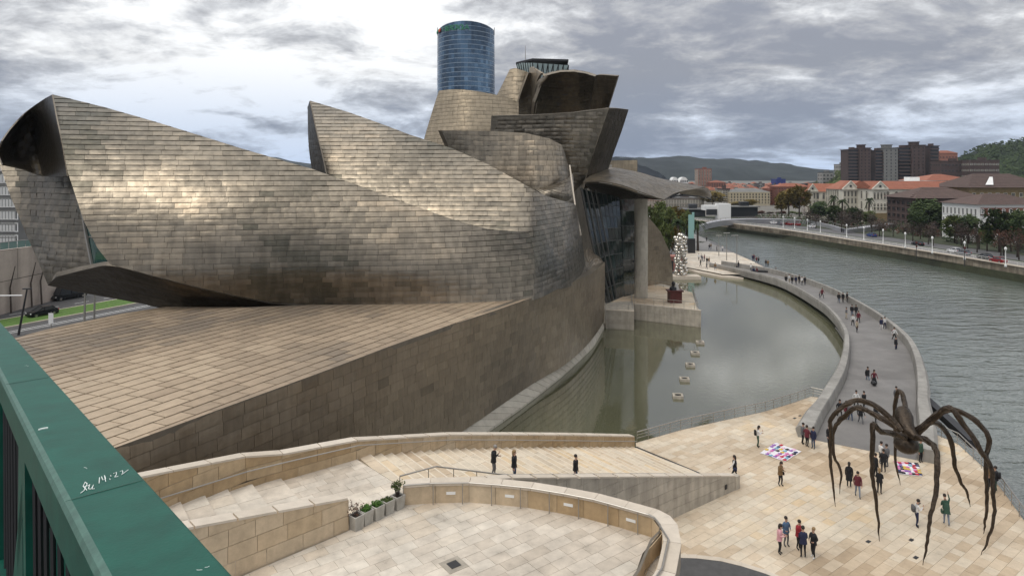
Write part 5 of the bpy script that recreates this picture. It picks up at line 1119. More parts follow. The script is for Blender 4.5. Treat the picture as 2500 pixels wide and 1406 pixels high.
def tree(loc, h, wd_, kind, leaf, label, group=None, name='tree'):
    tree_n[0] += 1; me, tm = tree_proto(kind, leaf, tree_n[0] % 3); root = empty(name, loc, label, 'tree' if kind != 'palm' else 'palm tree', group, rz=rnd.uniform(0, 6.28))
    sx = wd_ / 2 * 1.15
    if kind == 'palm':
        sz = h / 3.0
        for nm, m_ in (('crown', me), ('trunk', tm)): o = ob(nm, m_, root, (0, 0, sz * 2.2)); o.scale = (sx if nm == 'crown' else sz, sx if nm == 'crown' else sz, sz)
    else:
        cz = h * (.42 if kind == 'dense' else .38)      # half height of the crown
        o = ob('crown', me, root, (0, 0, h - cz * .95)); o.scale = (sx, sx, cz)
        sz = h / 3.0; o = ob('trunk', tm, root, (0, 0, sz * 1.9)); o.scale = (sz * .9, sz * .9, sz)
    return root
def ptree(px, pt, pb, w_px, Y, kind, leaf, label, group=None, name='tree', zb=None):
    zb = CH - (pb - HY) / F * Y if zb is None else zb; p = at(px, pb, Y); p.z = zb; ht = CH - (pt - HY) / F * Y - zb; return tree(p, ht, w_px / F * Y, kind, leaf, label, group, name)
# park beside the museum, behind the column
r = random.Random(20)
for i_, (px, pt, Y, w_) in enumerate(((1590, 505, 175, 46), (1612, 498, 190, 44), (1632, 512, 182, 42), (1655, 505, 200, 44), (1676, 520, 195, 34), (1600, 535, 165, 40), (1625, 545, 158, 38), (1650, 560, 162, 28), (1585, 560, 150, 34), (1615, 575, 150, 28))):
    ptree(px, pt, 640, w_, Y, 'loose', r.choice(('leaf2', 'autumn', 'leaf2')), ('olive', 'greener', 'yellowish')[i_ % 3] + (' tall' if pt < 530 else ' low') + ' park tree ' + ('directly right of the stone column' if px < 1605 else 'above the brown museum wall edge' if px < 1635 else 'left of the turquoise sign'), 'park trees beside the museum', 'park_tree', zb=0)
for px, pt, Y, w_, lb in ((1655, 536, 172, 44, 'palm tree in the riverside park, left of the turquoise sign'), (1704, 536, 190, 44, 'palm tree directly right of the tall turquoise sign')): ptree(px, pt, 620, w_, Y, 'palm', 'leaf', lb, None, 'palm_tree', zb=0)
for px, pt, Y, w_, lb in ((1714, 590, 215, 40, 'low'), (1700, 600, 205, 34, 'low'), (1728, 585, 232, 24, 'low')): 
    ptree(px, pt, 628, w_, Y, 'dense', 'leaf', 'low rounded shrub by the river near the turquoise sign', 'shrubs near the turquoise sign', 'shrub', zb=-1.2)
# far bank
FT = [(1925, 462, 548, 44, 330, 'loose', 'autumn', 'yellow-brown autumn tree left of the university wing'), (1952, 458, 548, 50, 325, 'loose', 'autumn', 'tall yellow autumn tree next to the white university gable'), (1908, 478, 545, 34, 335, 'loose', 'autumn', 'small yellow-green autumn tree at the left end of the far bank trees'),
      (1998, 492, 545, 46, 290, 'dense', 'leaf', 'dark evergreen in front of the leftmost university gable'), (2038, 505, 545, 44, 285, 'dense', 'leaf', 'round dark tree between the first two university gables'), (2085, 510, 545, 46, 280, 'dense', 'leaf', 'dark clipped tree under the middle university gable'), (2120, 515, 548, 34, 278, 'dense', 'leaf2', 'small green tree in front of the ochre university basement'),
      (2262, 492, 572, 78, 245, 'dense', 'leaf', 'broad dark pine in front of the brown-roofed hall'), (2240, 515, 575, 40, 240, 'dense', 'leaf', 'smaller dark tree at the left foot of the brown-roofed hall'), (2290, 505, 575, 36, 243, 'dense', 'leaf', 'dark tree between the broad pine and the hedge-like trees'),
      (2330, 530, 598, 54, 215, 'dense', 'leaf2', 'dense green tree left of the red and white house'), (2365, 528, 600, 50, 212, 'dense', 'leaf', 'dark green tree touching the left corner of the red and white house'), (2440, 512, 595, 66, 190, 'dense', 'leaf', 'big dark tree in front of the red and white house'), (2485, 520, 600, 56, 188, 'dense', 'leaf', 'dark tree at the right edge in front of the red and white house'), (2410, 550, 605, 34, 192, 'dense', 'leaf2', 'small green tree below the big dark tree'),
      (1800, 492, 520, 40, 420, 'loose', 'autumn', 'brownish tree in front of the beige hotel'), (1832, 488, 518, 34, 430, 'loose', 'autumn', 'thin yellow tree in front of the beige hotel'), (1740, 470, 520, 60, 430, 'loose', 'autumn', 'wide brown-green tree at the tip of the museum canopy')]
for px, pt, pb, w_, Y, kd, lf, lb in FT: ptree(px, pt, pb, w_, Y, kd, lf, lb, None, 'tree', zb=-0.3)
for px, pt, Y, lb in ((2036, 478, 300, 'palm tree in front of the link between the university wings'), (2122, 484, 292, 'palm tree at the left corner of the long university wing'), (2056, 486, 302, 'smaller palm tree beside the middle university gable')): ptree(px, pt, 540, 26, Y, 'palm', 'leaf', lb, None, 'palm_tree', zb=-0.3)
def lbst(X, Y, i):
    px = HX + F * X / Y; where = ('beyond the right edge' if px > 2500 else 'near the red car at the right edge' if px > 2410 else 'before the red and white house' if px > 2330 else 'in front of the broad dark pine' if px > 2215 else 'right of the far footbridge' if px > 2120 else 'beside the far footbridge ramp')
    return ('short' if i % 3 == 0 else 'taller' if i % 3 == 1 else 'slender') + (' near-row' if i % 2 else ' back-row') + ' thin street tree ' + where
r = random.Random(5)
for i in range(44):
    t = i / 43; Y = 290 - 150 * t ** 0.8 + r.uniform(-5, 5); X = 133 + r.uniform(0, 12) - max(0, (Y - 200)) * .12
    tree(Vector((X, Y, -.3)), r.uniform(5.5, 8.5), r.uniform(4, 6), 'bare', r.choice(('redleaf', 'twig', 'redleaf')) if t > .55 else r.choice(('twig', 'twig', 'redleaf')), lbst(X, Y, i), 'street trees on the far bank', 'street_tree')
for i in range(26):
    px = 1760 + i * 9 + r.uniform(-3, 3); ptree(px, 518 + r.uniform(-5, 4), 545, 16, 360 + r.uniform(-8, 20), r.choice(('bare', 'loose')), r.choice(('twig', 'redleaf', 'leaf2')), ('bare' if i % 2 else 'brownish') + ' small tree ' + ('left end' if i < 8 else 'middle' if i < 17 else 'right end') + ' of the row behind the far footbridge', 'bare trees behind the far footbridge', 'street_tree', zb=-.3)
b = MB(); r = random.Random(77)
for i in range(420):
    Y = r.uniform(135, 330); X = (146 if Y < 260 else 146 - (Y - 260) * .45) + r.uniform(0, 20); hh = r.uniform(1.0, 3.2); tb = r.uniform(0, .7); rad = r.uniform(1.2, 2.2)
    for _ in range(22):
        d = Vector((r.gauss(0, 1), r.gauss(0, 1), abs(r.gauss(0, .8)))).normalized() * rad; leafq(b, Vector((X, Y, 0)) + Vector((d.x, d.y, d.z * hh / rad)), r.uniform(.3, .6), r, 1 if i % 4 == 0 else 0, min(1, tb + r.uniform(0, .3)))
tag(b.build('undergrowth', [M['leaf'], M['redleaf']]), 'dark and reddish undergrowth behind the far riverside road', 'shrubs', kind='stuff')
# forest on the hill at the right
b = MB(); r = random.Random(9)
def hilltop(px): return herm([2335, 2360, 2395, 2440, 2470, 2520, 2700], [390, 376, 360, 350, 346, 333, 315], px)
for i in range(900):
    px = r.uniform(2325, 2720); tp = hilltop(px); f = r.random(); py = tp + 2 + f * (450 - tp); Y = 880 - f * 330; c = at(px, py, Y); rad = r.uniform(4, 8.5); tb = r.uniform(0, .6)
    for _ in range(34):
        d = Vector((r.gauss(0, 1), r.gauss(0, 1), r.gauss(0, 1))).normalized() * rad * r.uniform(.6, 1.05); d.z *= .8; leafq(b, c + d, r.uniform(1.3, 2.6), r, 0, min(1, tb + r.uniform(0, .3)))
tag(b.build('hillside_forest', M['leaf']), 'dark evergreen forest covering the hill at the right edge', 'forest', kind='stuff')
b = MB()
for i in range(240):
    px = r.uniform(1990, 2110); tp = herm([1990, 2030, 2055, 2080, 2110], [446, 436, 414, 418, 430], px); f = r.random(); c = at(px, tp + 4 + f * 26, 760 - f * 60); rad = r.uniform(3, 5); tb = r.uniform(0, .8)
    for _ in range(26):
        d = Vector((r.gauss(0, 1), r.gauss(0, 1), r.gauss(0, 1))).normalized() * rad * r.uniform(.6, 1.05); leafq(b, c + d, r.uniform(1.1, 2), r, 0, min(1, tb + r.uniform(0, .3)))
tag(b.build('hillside_scrub', M['leaf2']), 'scrubby green slope left of the tall brown apartment towers', 'shrubs', kind='stuff')

# ================================================================ BUILDINGS OF THE FAR BANK
WIN = {}
def win_mesh(w_, h_, fm, arch=False):
    k = (round(w_, 2), round(h_, 2), fm, arch)
    if k in WIN: return WIN[k]
    b = MB(); f = min(.22, w_ * .14)
    b.box((0, -.05, 0), (w_ - 2 * f, .06, h_ - 2 * f), 0, rnd.random())
    for c, d in (((0, -.08, h_ / 2 - f / 2), (w_, .2, f)), ((0, -.1, -h_ / 2 + f / 2), (w_ + .1, .26, f)), ((-w_ / 2 + f / 2, -.08, 0), (f, .2, h_ - 2 * f)), ((w_ / 2 - f / 2, -.08, 0), (f, .2, h_ - 2 * f)), ((0, -.09, 0), (f * .4, .06, h_ - 2 * f))): b.box(c, d, 1)
    if arch:
        n = 8; pts = [(w_ / 2 * math.cos(math.pi * i / n), -.09, h_ / 2 - f / 2 + w_ / 2 * math.sin(math.pi * i / n)) for i in range(n + 1)]; b.poly(pts[::-1], 0, .2); b.tube([(p[0] * 1.08, p[1], p[2]) for p in pts], f * .6, 4, 1)
    me = b.mesh('window', [M['wing'], M[fm]]); WIN[k] = me; return me
bcount = [0]
def bld(name, label, px0, px1, pt, Y, depth, wall, rows, cols, roof='flat', roofm='tileb', ry=0.0, z0=-0.35, ww=1.1, wh=1.6, fm='white', arch=False, cat='building', group=None, rh=3.0, tint=.5, over=.5, top_gap=.8, base_gap=1.2, gable=None, plinth=None, side=True, courses=True, Y1=None):
    """a block whose front runs between two bearings; local x along the front, y into the depth, z up"""
    A = at(px0, 0, Y); B = at(px1, 0, Y1 or Y); zt = CH - (pt - HY) / F * Y; wdt = math.hypot(B.x - A.x, B.y - A.y); rz = math.atan2(B.y - A.y, B.x - A.x)
    H = zt - z0; root = empty(name, (A.x, A.y, z0), label, cat, group, rz=rz)
    b = MB(); b.prism([(0, 0), (wdt, 0), (wdt, depth), (0, depth)], -1.0, H, 0, tint); wl = b.build('wall', M[wall], root)
    if courses:
        b = MB(); nf = max(1, rows)
        for i in range(1, nf + 1): b.box((wdt / 2, -.02, H * i / (nf + .0) - .15), (wdt + .3, .35, .28), 0, min(1, tint + .25))
        b.build('string_course', M[wall], root)
    if plinth: b = MB(); b.box((wdt / 2, -.05, plinth[1] / 2), (wdt + .2, .5, plinth[1]), 0, .5); b.build('plinth', M[plinth[0]], root)
    if roof == 'flat':
        b = MB(); b.box((wdt / 2, depth / 2, H + .25), (wdt + over, depth + over, .5), 0, .4); rf = b.build('roof', M[roofm], root)
        b = MB(); b.box((wdt * .6, depth * .5, H + 1.5), (min(5, wdt * .3), min(5, depth * .4), 2.4), 0, .5); b.build('plant_room', M[wall], rf)
    elif roof in ('hip', 'gable'):
        o = over; x0, x1, y0, y1 = -o, wdt + o, -o, depth + o; ins = min(depth, wdt) / 2 * (1 if roof == 'hip' else 0)
        if wdt >= depth: r0, r1 = (x0 + ins, (y0 + y1) / 2, H + rh), (x1 - ins, (y0 + y1) / 2, H + rh)
        else: r0, r1 = ((x0 + x1) / 2, y0 + ins, H + rh), ((x0 + x1) / 2, y1 - ins, H + rh)
        b = MB(); c = [(x0, y0, H + .02), (x1, y0, H + .02), (x1, y1, H + .02), (x0, y1, H + .02)]
        if wdt >= depth: fs = [[c[0], c[1], r1, r0], [c[1], c[2], r1], [c[2], c[3], r0, r1], [c[3], c[0], r0]]
        else: fs = [[c[0], c[1], r0], [c[1], c[2], r1, r0], [c[2], c[3], r1], [c[3], c[0], r0, r1]]
        for f_ in fs: b.poly(f_, 0, rnd.uniform(.2, .8))
        nl = 9
        for k in range(1, nl):       # tile courses standing a little proud
            t = k / nl
            if wdt >= depth: p, q = Vector(c[0]).lerp(Vector(r0), t), Vector(c[1]).lerp(Vector(r1), t); b.tube([p, q], .07, 4, 0, rnd.random())
        b.poly(c[::-1]); rf = b.build('roof', M[roofm], root)
    if gable:                    # a pediment over the whole front
        gh = gable; b = MB(); b.faces([(-.4, -.5, H), (wdt + .4, -.5, H), (wdt / 2, -.5, H + gh), (-.4, depth, H), (wdt + .4, depth, H), (wdt / 2, depth, H + gh)], [(0, 1, 2), (5, 4, 3)], 0, tint + .1)
        b.faces([(-.6, -.6, H - .05), (wdt / 2, -.6, H + gh + .1), (wdt / 2, depth, H + gh + .1), (-.6, depth, H - .05), (wdt + .6, -.6, H - .05), (wdt + .6, depth, H - .05)], [(0, 1, 2, 3), (1, 4, 5, 2)], 1, .5)
        b.tube([(-.6, -.65, H), (wdt / 2, -.65, H + gh + .1), (wdt + .6, -.65, H)], .32, 4, 0, .95); b.box((wdt / 2, -.5, H), (wdt + 1.2, .8, .5), 0, .9); b.ball((wdt / 2, -.6, H + gh * .4), .6, 8, 6, 2); b.build('pediment', [M[wall], M[roofm], M['wing']], root)
    if rows and cols:
        me = win_mesh(ww, wh, fm, arch); fh = (H - base_gap - top_gap) / rows
        for i in range(rows):
            for j in range(cols): ob('window', me, root, (wdt * (j + .5) / cols, 0, base_gap + fh * (i + .5)))
        if side:
            n2 = max(1, int(depth / (wdt / cols)));
            for i in range(rows):
                for j in range(n2): ob('window', me, root, (0, depth * (j + .5) / n2, base_gap + fh * (i + .5)), (0, 0, R(-90)))
    return root, wdt, H
# university, four gabled parts
U = dict(wall='stone', z0=-.3, roofm='tile', fm='stone', arch=True)
bld('university_wing', 'left pale university wing with a small gable and red tiled roof', 1975, 2062, 468, 345, 14, rows=3, cols=6, roof='gable', rh=4.2, ww=1.3, wh=2.6, over=.6, tint=.55, Y1=338, **U)
bld('gabled_pavilion', 'narrow pale gabled pavilion at the left end of the university', 1973, 1993, 467, 343, 3, rows=3, cols=2, roof='none', gable=3.6, ww=1.0, wh=2.4, tint=.7, side=False, **{k: v for k, v in U.items()})
bld('university_wing', 'middle university wing behind the palm trees with red tiled roof', 2060, 2136, 463, 318, 18, rows=4, cols=7, roof='gable', rh=4.2, ww=1.2, wh=2.5, over=.6, tint=.55, **U)
bld('gabled_pavilion', 'middle gabled pavilion of the university, beside the palm trees', 2058, 2093, 462, 315, 4, rows=4, cols=4, roof='none', gable=3.8, ww=1.0, wh=2.3, tint=.75, side=False, **U)
bld('university_wing', 'long right university wing of two white storeys over an ochre base with red roof', 2136, 2345, 462, 300, 18, rows=3, cols=11, roof='gable', rh=3.6, ww=1.5, wh=3.2, over=.7, tint=.8, plinth=('yellow', 4.8), base_gap=4.6, **U) if False else None
b0_ = bld('university_wing', 'long right university wing of two white storeys over an ochre base with red roof', 2136, 2345, 462, 300, 18, rows=2, cols=10, roof='gable', rh=3.6, ww=1.6, wh=3.0, over=.7, tint=.85, plinth=('yellow', 4.9), base_gap=5.0, **U)
bld('gabled_pavilion', 'right gabled pavilion of the university with arched windows', 2131, 2164, 462, 297, 3, rows=2, cols=4, roof='none', gable=3.4, ww=1.0, wh=2.6, tint=.9, side=False, plinth=('yellow', 4.9), base_gap=5.0, **U)
bld('red_roof_hall', 'low hall with wide red hipped roof and white fascia behind the university', 2262, 2392, 441, 330, 24, 'white', 0, 0, 'hip', 'tile', rh=3.2, courses=False, z0=-.3)
bld('white_fascia_hall', 'flat white-edged hall roof behind the long university wing', 2205, 2290, 446, 325, 20, 'white', 0, 0, 'flat', 'white', courses=False, z0=-.3)
hl = bld('brown_hall', 'dark brown hall with a stepped shallow tiled roof on the far bank', 2236, 2402, 484, 262, 20, 'brown', 4, 9, 'hip', 'tileb', rh=4.2, ww=2.2, wh=1.8, fm='brown', over=1.5, tint=.8, z0=-.3)
b = MB()
for k in range(6): b.box((hl[1] / 2, 1.5 + k * 1.5, hl[2] + .5 + k * .62), (hl[1] + 2 - k * 3.4, 1.2, .22), 0, .9)
b.build('roof_ridge', M['brown'], hl[0])
yh = bld('ochre_mansion', 'ochre stone mansion with a broad brown hipped roof at upper right', 2368, 2560, 458, 285, 22, 'yellow', 3, 10, 'hip', 'tileb', rh=6.0, ww=1.6, wh=2.0, fm='stone', over=2.2, z0=-.3, tint=.9)
b = MB(); b.faces([(6, -1.0, yh[2] + 1.2), (12, 4.8, yh[2] + 4.6), (13.4, 4.8, yh[2] + 4.6), (9.5, -1.0, yh[2] + 1.2)], [(0, 3, 2, 1)]); b.build('roof_light', M['white'], yh[0])
rh_ = bld('red_white_house', 'red brick house with white storeys and hipped brown roof at the right edge', 2388, 2560, 500, 215, 18, 'white', 3, 12, 'hip', 'tileb', rh=3.4, ww=1.1, wh=2.4, fm='white', over=.8, z0=-.3)
b = MB(); b.box((rh_[1] / 2, -.12, rh_[2] - 2.2), (rh_[1] - 1.6, .3, 2.4), 0, .3); b.build('brick_band', M['brick'], rh_[0])
me = win_mesh(1.0, 1.3, 'white', True)
for j in range(10): ob('window', me, rh_[0], (rh_[1] * (j + .5) / 10, -.3, rh_[2] - 2.4))
# brown apartment towers
def apt(px0, px1, pt, Y, dep, bay, label, cap=True, tint=.5, wall='brown'):
    root, wdt, H = bld('apartment_tower', label, px0, px1, pt, Y, dep, wall, 13 if bay == 'w' else 0, max(2, int((px1 - px0) / 9)), 'flat', wall, z0=5, ww=1.5, wh=1.7, fm=wall, tint=tint, cat='apartment tower', courses=False, side=False, over=1.4)
    if bay == 'b':
        for i in range(13):
            z = H * (i + .5) / 13; b = MB(); b.box((wdt / 2, -.9, z - .9), (wdt - .8, 1.7, 1.05), 0, min(1, tint + .35)); b.build('balcony', M[wall], root)
            b = MB(); b.box((wdt / 2, -.05, z + .55), (wdt - 1.4, .12, 1.6), 0, .2); b.build('window', M['wing'], root)
    if cap: b = MB(); b.lathe([(wdt * .36, 0), (wdt * .36, 2.6), (wdt * .42, 2.7), (wdt * .42, 3.4)], 14, (wdt / 2, dep / 2, H + .3)); b.build('roof_drum', M[wall], root)
Ya = 640
apt(2070, 2100, 366, Ya, 14, 'b', 'brown tower bay with stacked balconies at the left end of the high-rise group', False, .35)
apt(2099, 2126, 362, Ya - 3, 16, 'w', 'brown brick tower core with roof drum, left in the high-rise group', True, .6)
apt(2126, 2136, 372, Ya + 8, 10, 'w', 'narrow dark gap block between the left and centre brown towers', False, .1)
apt(2136, 2160, 368, Ya, 14, 'b', 'brown balcony stack left of the pale grey tower core', False, .35)
apt(2159, 2192, 362, Ya - 3, 16, 'w', 'pale grey tower core with roof drum in the middle of the high-rise group', True, .5, 'greyb')
apt(2192, 2228, 361, Ya, 14, 'b', 'wide brown balcony stack right of the pale grey tower core', False, .35)
apt(2227, 2259, 355, Ya - 3, 16, 'w', 'tallest brown tower core with roof drum, right in the high-rise group', True, .6)
apt(2259, 2270, 362, Ya + 8, 10, 'w', 'dark recessed block at the right of the tallest brown tower core', False, .1)
apt(2270, 2292, 357, Ya, 14, 'b', 'brown balcony stack at the right end of the high-rise group', False, .4)
B_ = dict(cat='building')
bld('apartment_block', 'low dark brick apartment block right of the brown towers', 2296, 2366, 394, 600, 14, 'brown', 6, 8, 'flat', 'brown', z0=0, ww=2.2, wh=1.6, fm='brown', tint=.5)
bld('apartment_block', 'low dark brick apartment block in front of the wooded hill', 2367, 2440, 392, 590, 14, 'brown', 6, 8, 'flat', 'brown', z0=0, ww=2.2, wh=1.6, fm='stone', tint=.6)
bld('brick_house_block', 'light red brick block on the slope above the low apartment blocks', 2292, 2338, 374, 720, 14, 'brick', 5, 6, 'hip', 'tile', z0=5, ww=2, wh=1.5, fm='brick', rh=3, tint=.95)
bld('pale_tower', 'small pale tower block on the green slope left of the brown towers', 2048, 2070, 402, 780, 12, 'greyb', 6, 3, 'flat', 'dark', z0=5, ww=2.4, wh=1.6, fm='greyb', tint=1)
bld('pale_block', 'small pale block with dark roof lower on the green slope', 2008, 2034, 422, 740, 12, 'greyb', 4, 3, 'flat', 'dark', z0=5, ww=2.4, wh=1.8, fm='greyb', tint=.9)
bld('hotel', 'beige hotel with a grey mansard roof across the river', 1782, 1880, 469, 470, 16, 'cream', 4, 13, 'hip', 'greyb', rh=2.6, z0=-.3, ww=1.3, wh=1.7, fm='cream', tint=.6, over=.2)
bld('brick_apartments', 'red brick apartment block immediately right of the beige hotel', 1880, 1902, 462, 480, 14, 'brick', 6, 4, 'flat', 'brick', z0=-.3, ww=1.6, wh=1.4, fm='brick', tint=.45)
bld('brick_apartments', 'long red brick apartment block behind the yellow autumn trees', 1900, 1978, 456, 470, 14, 'brick', 7, 12, 'hip', 'tile', rh=2.4, z0=-.3, ww=1.4, wh=1.4, fm='brick', tint=.3)
bld('brown_apartments', 'narrow grey-brown apartment block left of the beige hotel', 1765, 1782, 462, 475, 14, 'brown', 7, 3, 'flat', 'brown', z0=-.3, ww=2, wh=1.3, fm='stone', tint=.7)
bld('brick_tower', 'red brick tower block standing alone before the far mountain', 1705, 1737, 413, 900, 18, 'brick', 14, 5, 'flat', 'brick', z0=0, ww=2, wh=1.7, fm='stone', tint=.75)
bld('brick_annex', 'lower red block at the foot of the brick tower', 1736, 1772, 446, 880, 18, 'brick', 5, 6, 'hip', 'tile', z0=0, ww=2, wh=1.7, fm='brick', tint=.6)
bld('balcony_apartments', 'pale and brown balcony apartment block under the canopy tip', 1618, 1718, 484, 430, 14, 'brown', 6, 15, 'flat', 'greyb', z0=-.3, ww=2.2, wh=1.1, fm='stone', tint=.8)
bld('brick_apartments', 'reddish apartment block seen between the stone column and the canopy tip', 1572, 1618, 486, 420, 14, 'brick', 6, 7, 'flat', 'brick', z0=-.3, ww=1.6, wh=1.3, fm='stone', tint=.5)
bld('blue_container_building', 'saturated blue box-shaped building on the skyline', 1895, 1918, 438, 1000, 20, 'blue', 0, 0, 'flat', 'blue', z0=0, courses=False)
for k, (a_, c_) in enumerate(((1640, 1656), (1660, 1680))):
    p = at(a_, 446, 820); w_ = (c_ - a_) / F * 820; root = empty('white_vaulted_roof', p, 'white rounded roof on the skyline above the canopy, ' + ('left' if k == 0 else 'right') + ' of the pair', 'building')
    b = MB(); n = 10; b.poly([(w_ / 2 + w_ / 2 * math.cos(math.pi * i / n), 0, 6.8 * math.sin(math.pi * i / n)) for i in range(n + 1)][::-1]); b.prism([(0, 0.05), (w_, .05), (w_, 14), (0, 14)], -18, 0)
    for i in range(n): a1, a2 = math.pi * i / n, math.pi * (i + 1) / n; b.poly([(w_ / 2 + w_ / 2 * math.cos(a1), 0, 6.8 * math.sin(a1)), (w_ / 2 + w_ / 2 * math.cos(a1), 14, 6.8 * math.sin(a1)), (w_ / 2 + w_ / 2 * math.cos(a2), 14, 6.8 * math.sin(a2)), (w_ / 2 + w_ / 2 * math.cos(a2), 0, 6.8 * math.sin(a2))])
    b.build('vault', M['white'], root); b = MB(); [b.box((w_ * (i + .5) / 4, -.1, 1.6), (w_ / 7, .2, 2.4)) for i in range(4)]; b.build('window', M['wing'], root)
# roofs of the distant town
r = random.Random(31); rows_ = [(1560, 2010, 447, 453, 1250, 13), (1570, 2000, 451, 458, 1000, 11), (1590, 1990, 457, 464, 780, 12), (1700, 1990, 464, 470, 620, 12)]
cw = ['brick', 'greyb', 'cream', 'brown', 'stone']
posw = {0: 'farthest', 1: 'far', 2: 'nearer', 3: 'nearest'}
for ri_, (xa, xb, ya, yb, Y, step) in enumerate(rows_):
    x = xa
    while x < xb:
        w_ = r.uniform(.7, 1.5) * step; top_ = r.uniform(ya, yb); wm = r.choice(cw)
        bld('town_building', '%s block, %s roof, %s row of the distant town, %s' % ({'brick': 'red brick', 'greyb': 'grey', 'cream': 'cream', 'brown': 'dark brown', 'stone': 'pale stone'}[wm], 'red' if wm in ('brick', 'cream', 'stone') else 'flat grey', posw[ri_], ('behind the canopy tip' if x < 1700 else 'near the brick tower' if x < 1775 else 'above the beige hotel' if x < 1885 else 'left of the university')), x, x + w_, top_, Y + r.uniform(-25, 25), 16, wm, 3, max(1, int(w_ / 4)), 'hip' if wm in ('brick', 'cream', 'stone') else 'flat', 'tile' if wm in ('brick', 'cream', 'stone') else 'greyb', z0=0, ww=2.2, wh=2.0, fm=wm, rh=3, tint=r.random(), courses=False, group='buildings of the distant town', side=False)
        x += w_ * r.uniform(.85, 1.05)
# left edge: building with white window grid, retaining wall with glass parapet
lb_ = bld('white_grid_building', 'pale apartment house with a white grid of windows behind the left museum wing', -60, 42, 385, 175, 14, 'greyb', 7, 13, 'flat', 'greyb', z0=2, ww=1.35, wh=2.4, fm='white', tint=.3, side=False)
wa, wb_ = gz(-120, 802), gz(146, 729); S = PathSurf([(wa.x, wa.y), (wb_.x, wb_.y), (wb_.x - 4.5, wb_.y + 20)], Vector((1, -.8, 0)))
rt = empty('retaining_wall', wa, 'tall pinkish concrete retaining wall above the left-hand road', 'wall', wk=True)
z1_, z2_ = 10.0, 8.6
panelize(S, [(0, -.1), (S.d[-1], -.1), (S.d[-1], z2_), (S.d[1], 8.2), (S.d[1] * .80, z1_), (0, z1_ + .4)], 5.2, 6.0, M['retain'], 'retain', rt, 'concrete_panel', (.03, .03), .02, 0, 0, 0, 1.0, M['seam'], 'wall_core', None, .1, sub=(1, 1), rim=M['retain'])
flush_panels(300, 10)
b = MB()
for k in range(8):
    p = S.at(S.d[1] * (0.2 + k * .1)); 
    if k in (3, 5, 6): b.tube([(p.x + .6, p.y - .8, 0), (p.x + .2, p.y - .5, 4), (p.x + 1.1, p.y - .6, 7.5)], [.16, .12, .05], 5)
tag(b.build('bare_tree_trunks', M['bark']), 'bare leaning trunks against the pinkish retaining wall', 'tree trunks')
tp_ = [Vector((*S.at(S.d[1] * t)[:2], z)) for t, z in ((0, 10.5), (.4, 10.3), (.80, 10.1), (.9, 9.3), (1.0, 8.4))]
gp = empty('glass_parapet', tp_[2], 'greenish glass parapet on top of the retaining wall at the left', 'parapet', wk=True)
for k in range(len(tp_) - 1):
    for j in range(5):
        p, q = tp_[k].lerp(tp_[k + 1], j / 5), tp_[k].lerp(tp_[k + 1], (j + .94) / 5); b = MB(); up = Vector((0, 0, 1.1)); b.poly([p, q, q + up, p + up]); b.poly([p + up, q + up, q + Vector((-.06, .05, 1.1)), p + Vector((-.06, .05, 1.1))]); b.build('glass_pane', M['pglass'] if 'pglass' in M else M.setdefault('pglass', mat('parapet_glass', (.16, .25, .23), .15)), gp)
b = MB(); b.tube([p + Vector((0, 0, 1.15)) for p in tp_], .06, 5); b.build('handrail', M['steel'], gp)
b = MB(); b.prism([(wa.x - 1, wa.y + 1), (wb_.x - 1, wb_.y), (wb_.x - 60, wb_.y + 30), (wa.x - 60, wa.y + 40)], -1, 9.2); b.build('raised_street_ground', M['ground'], kind='structure')
for px, pb, pt, lb in ((45, 818, 705, 'dark slanted street pole closest to the green railing'), (206, 800, 706, 'slim grey street pole nearest the gallery roof edge'), (230, 779, 712, 'second slim grey street pole, standing on the lawn strip kerb')):
    p = gz(px, pb); h = CH - (pt - HY) / F * p.y; root = empty('street_pole', p, lb, 'street lamp'); b = MB(); b.tube([(0, 0, 0), (.1 if px > 100 else 1.2, 0, h)], [.16, .1], 7); b.build('pole', M['steel'] if px > 100 else M['dark'], root)
    b = MB(); b.box((.1 if px > 100 else 1.2, 0, h), (1.1, .35, .14)); b.build('lamp_head', M['steel'] if px > 100 else M['dark'], root)
for px, pb in ((125, 806),):
    p = gz(px, pb); root = empty('traffic_sign', p, 'white rectangular traffic sign on a short post beside the lawn strip', 'traffic sign'); b = MB(); b.tube([(0, 0, 0), (0, 0, 2.6)], .05, 6); b.build('post', M['steel'], root)
    b = MB(); b.box((0, -.06, 1.7), (.7, .04, 1.5), bev=.02); b.build('sign_plate', M['white'], root)
p = gz(5, 722 + 130); p = at(0, 722, 88); root = empty('street_lamp', (p.x + 1, p.y, 0), 'horizontal white lamp arm reaching in from the left edge', 'street lamp'); h = CH - (722 - HY) / F * 88
b = MB(); b.tube([(-2, 0, 0), (-2, 0, h)], .1, 6); b.build('pole', M['steel'], root); b = MB(); b.tube([(-2, 0, h), (2, 0, h + .05)], .09, 6); b.build('lamp_arm', M['white'], root)

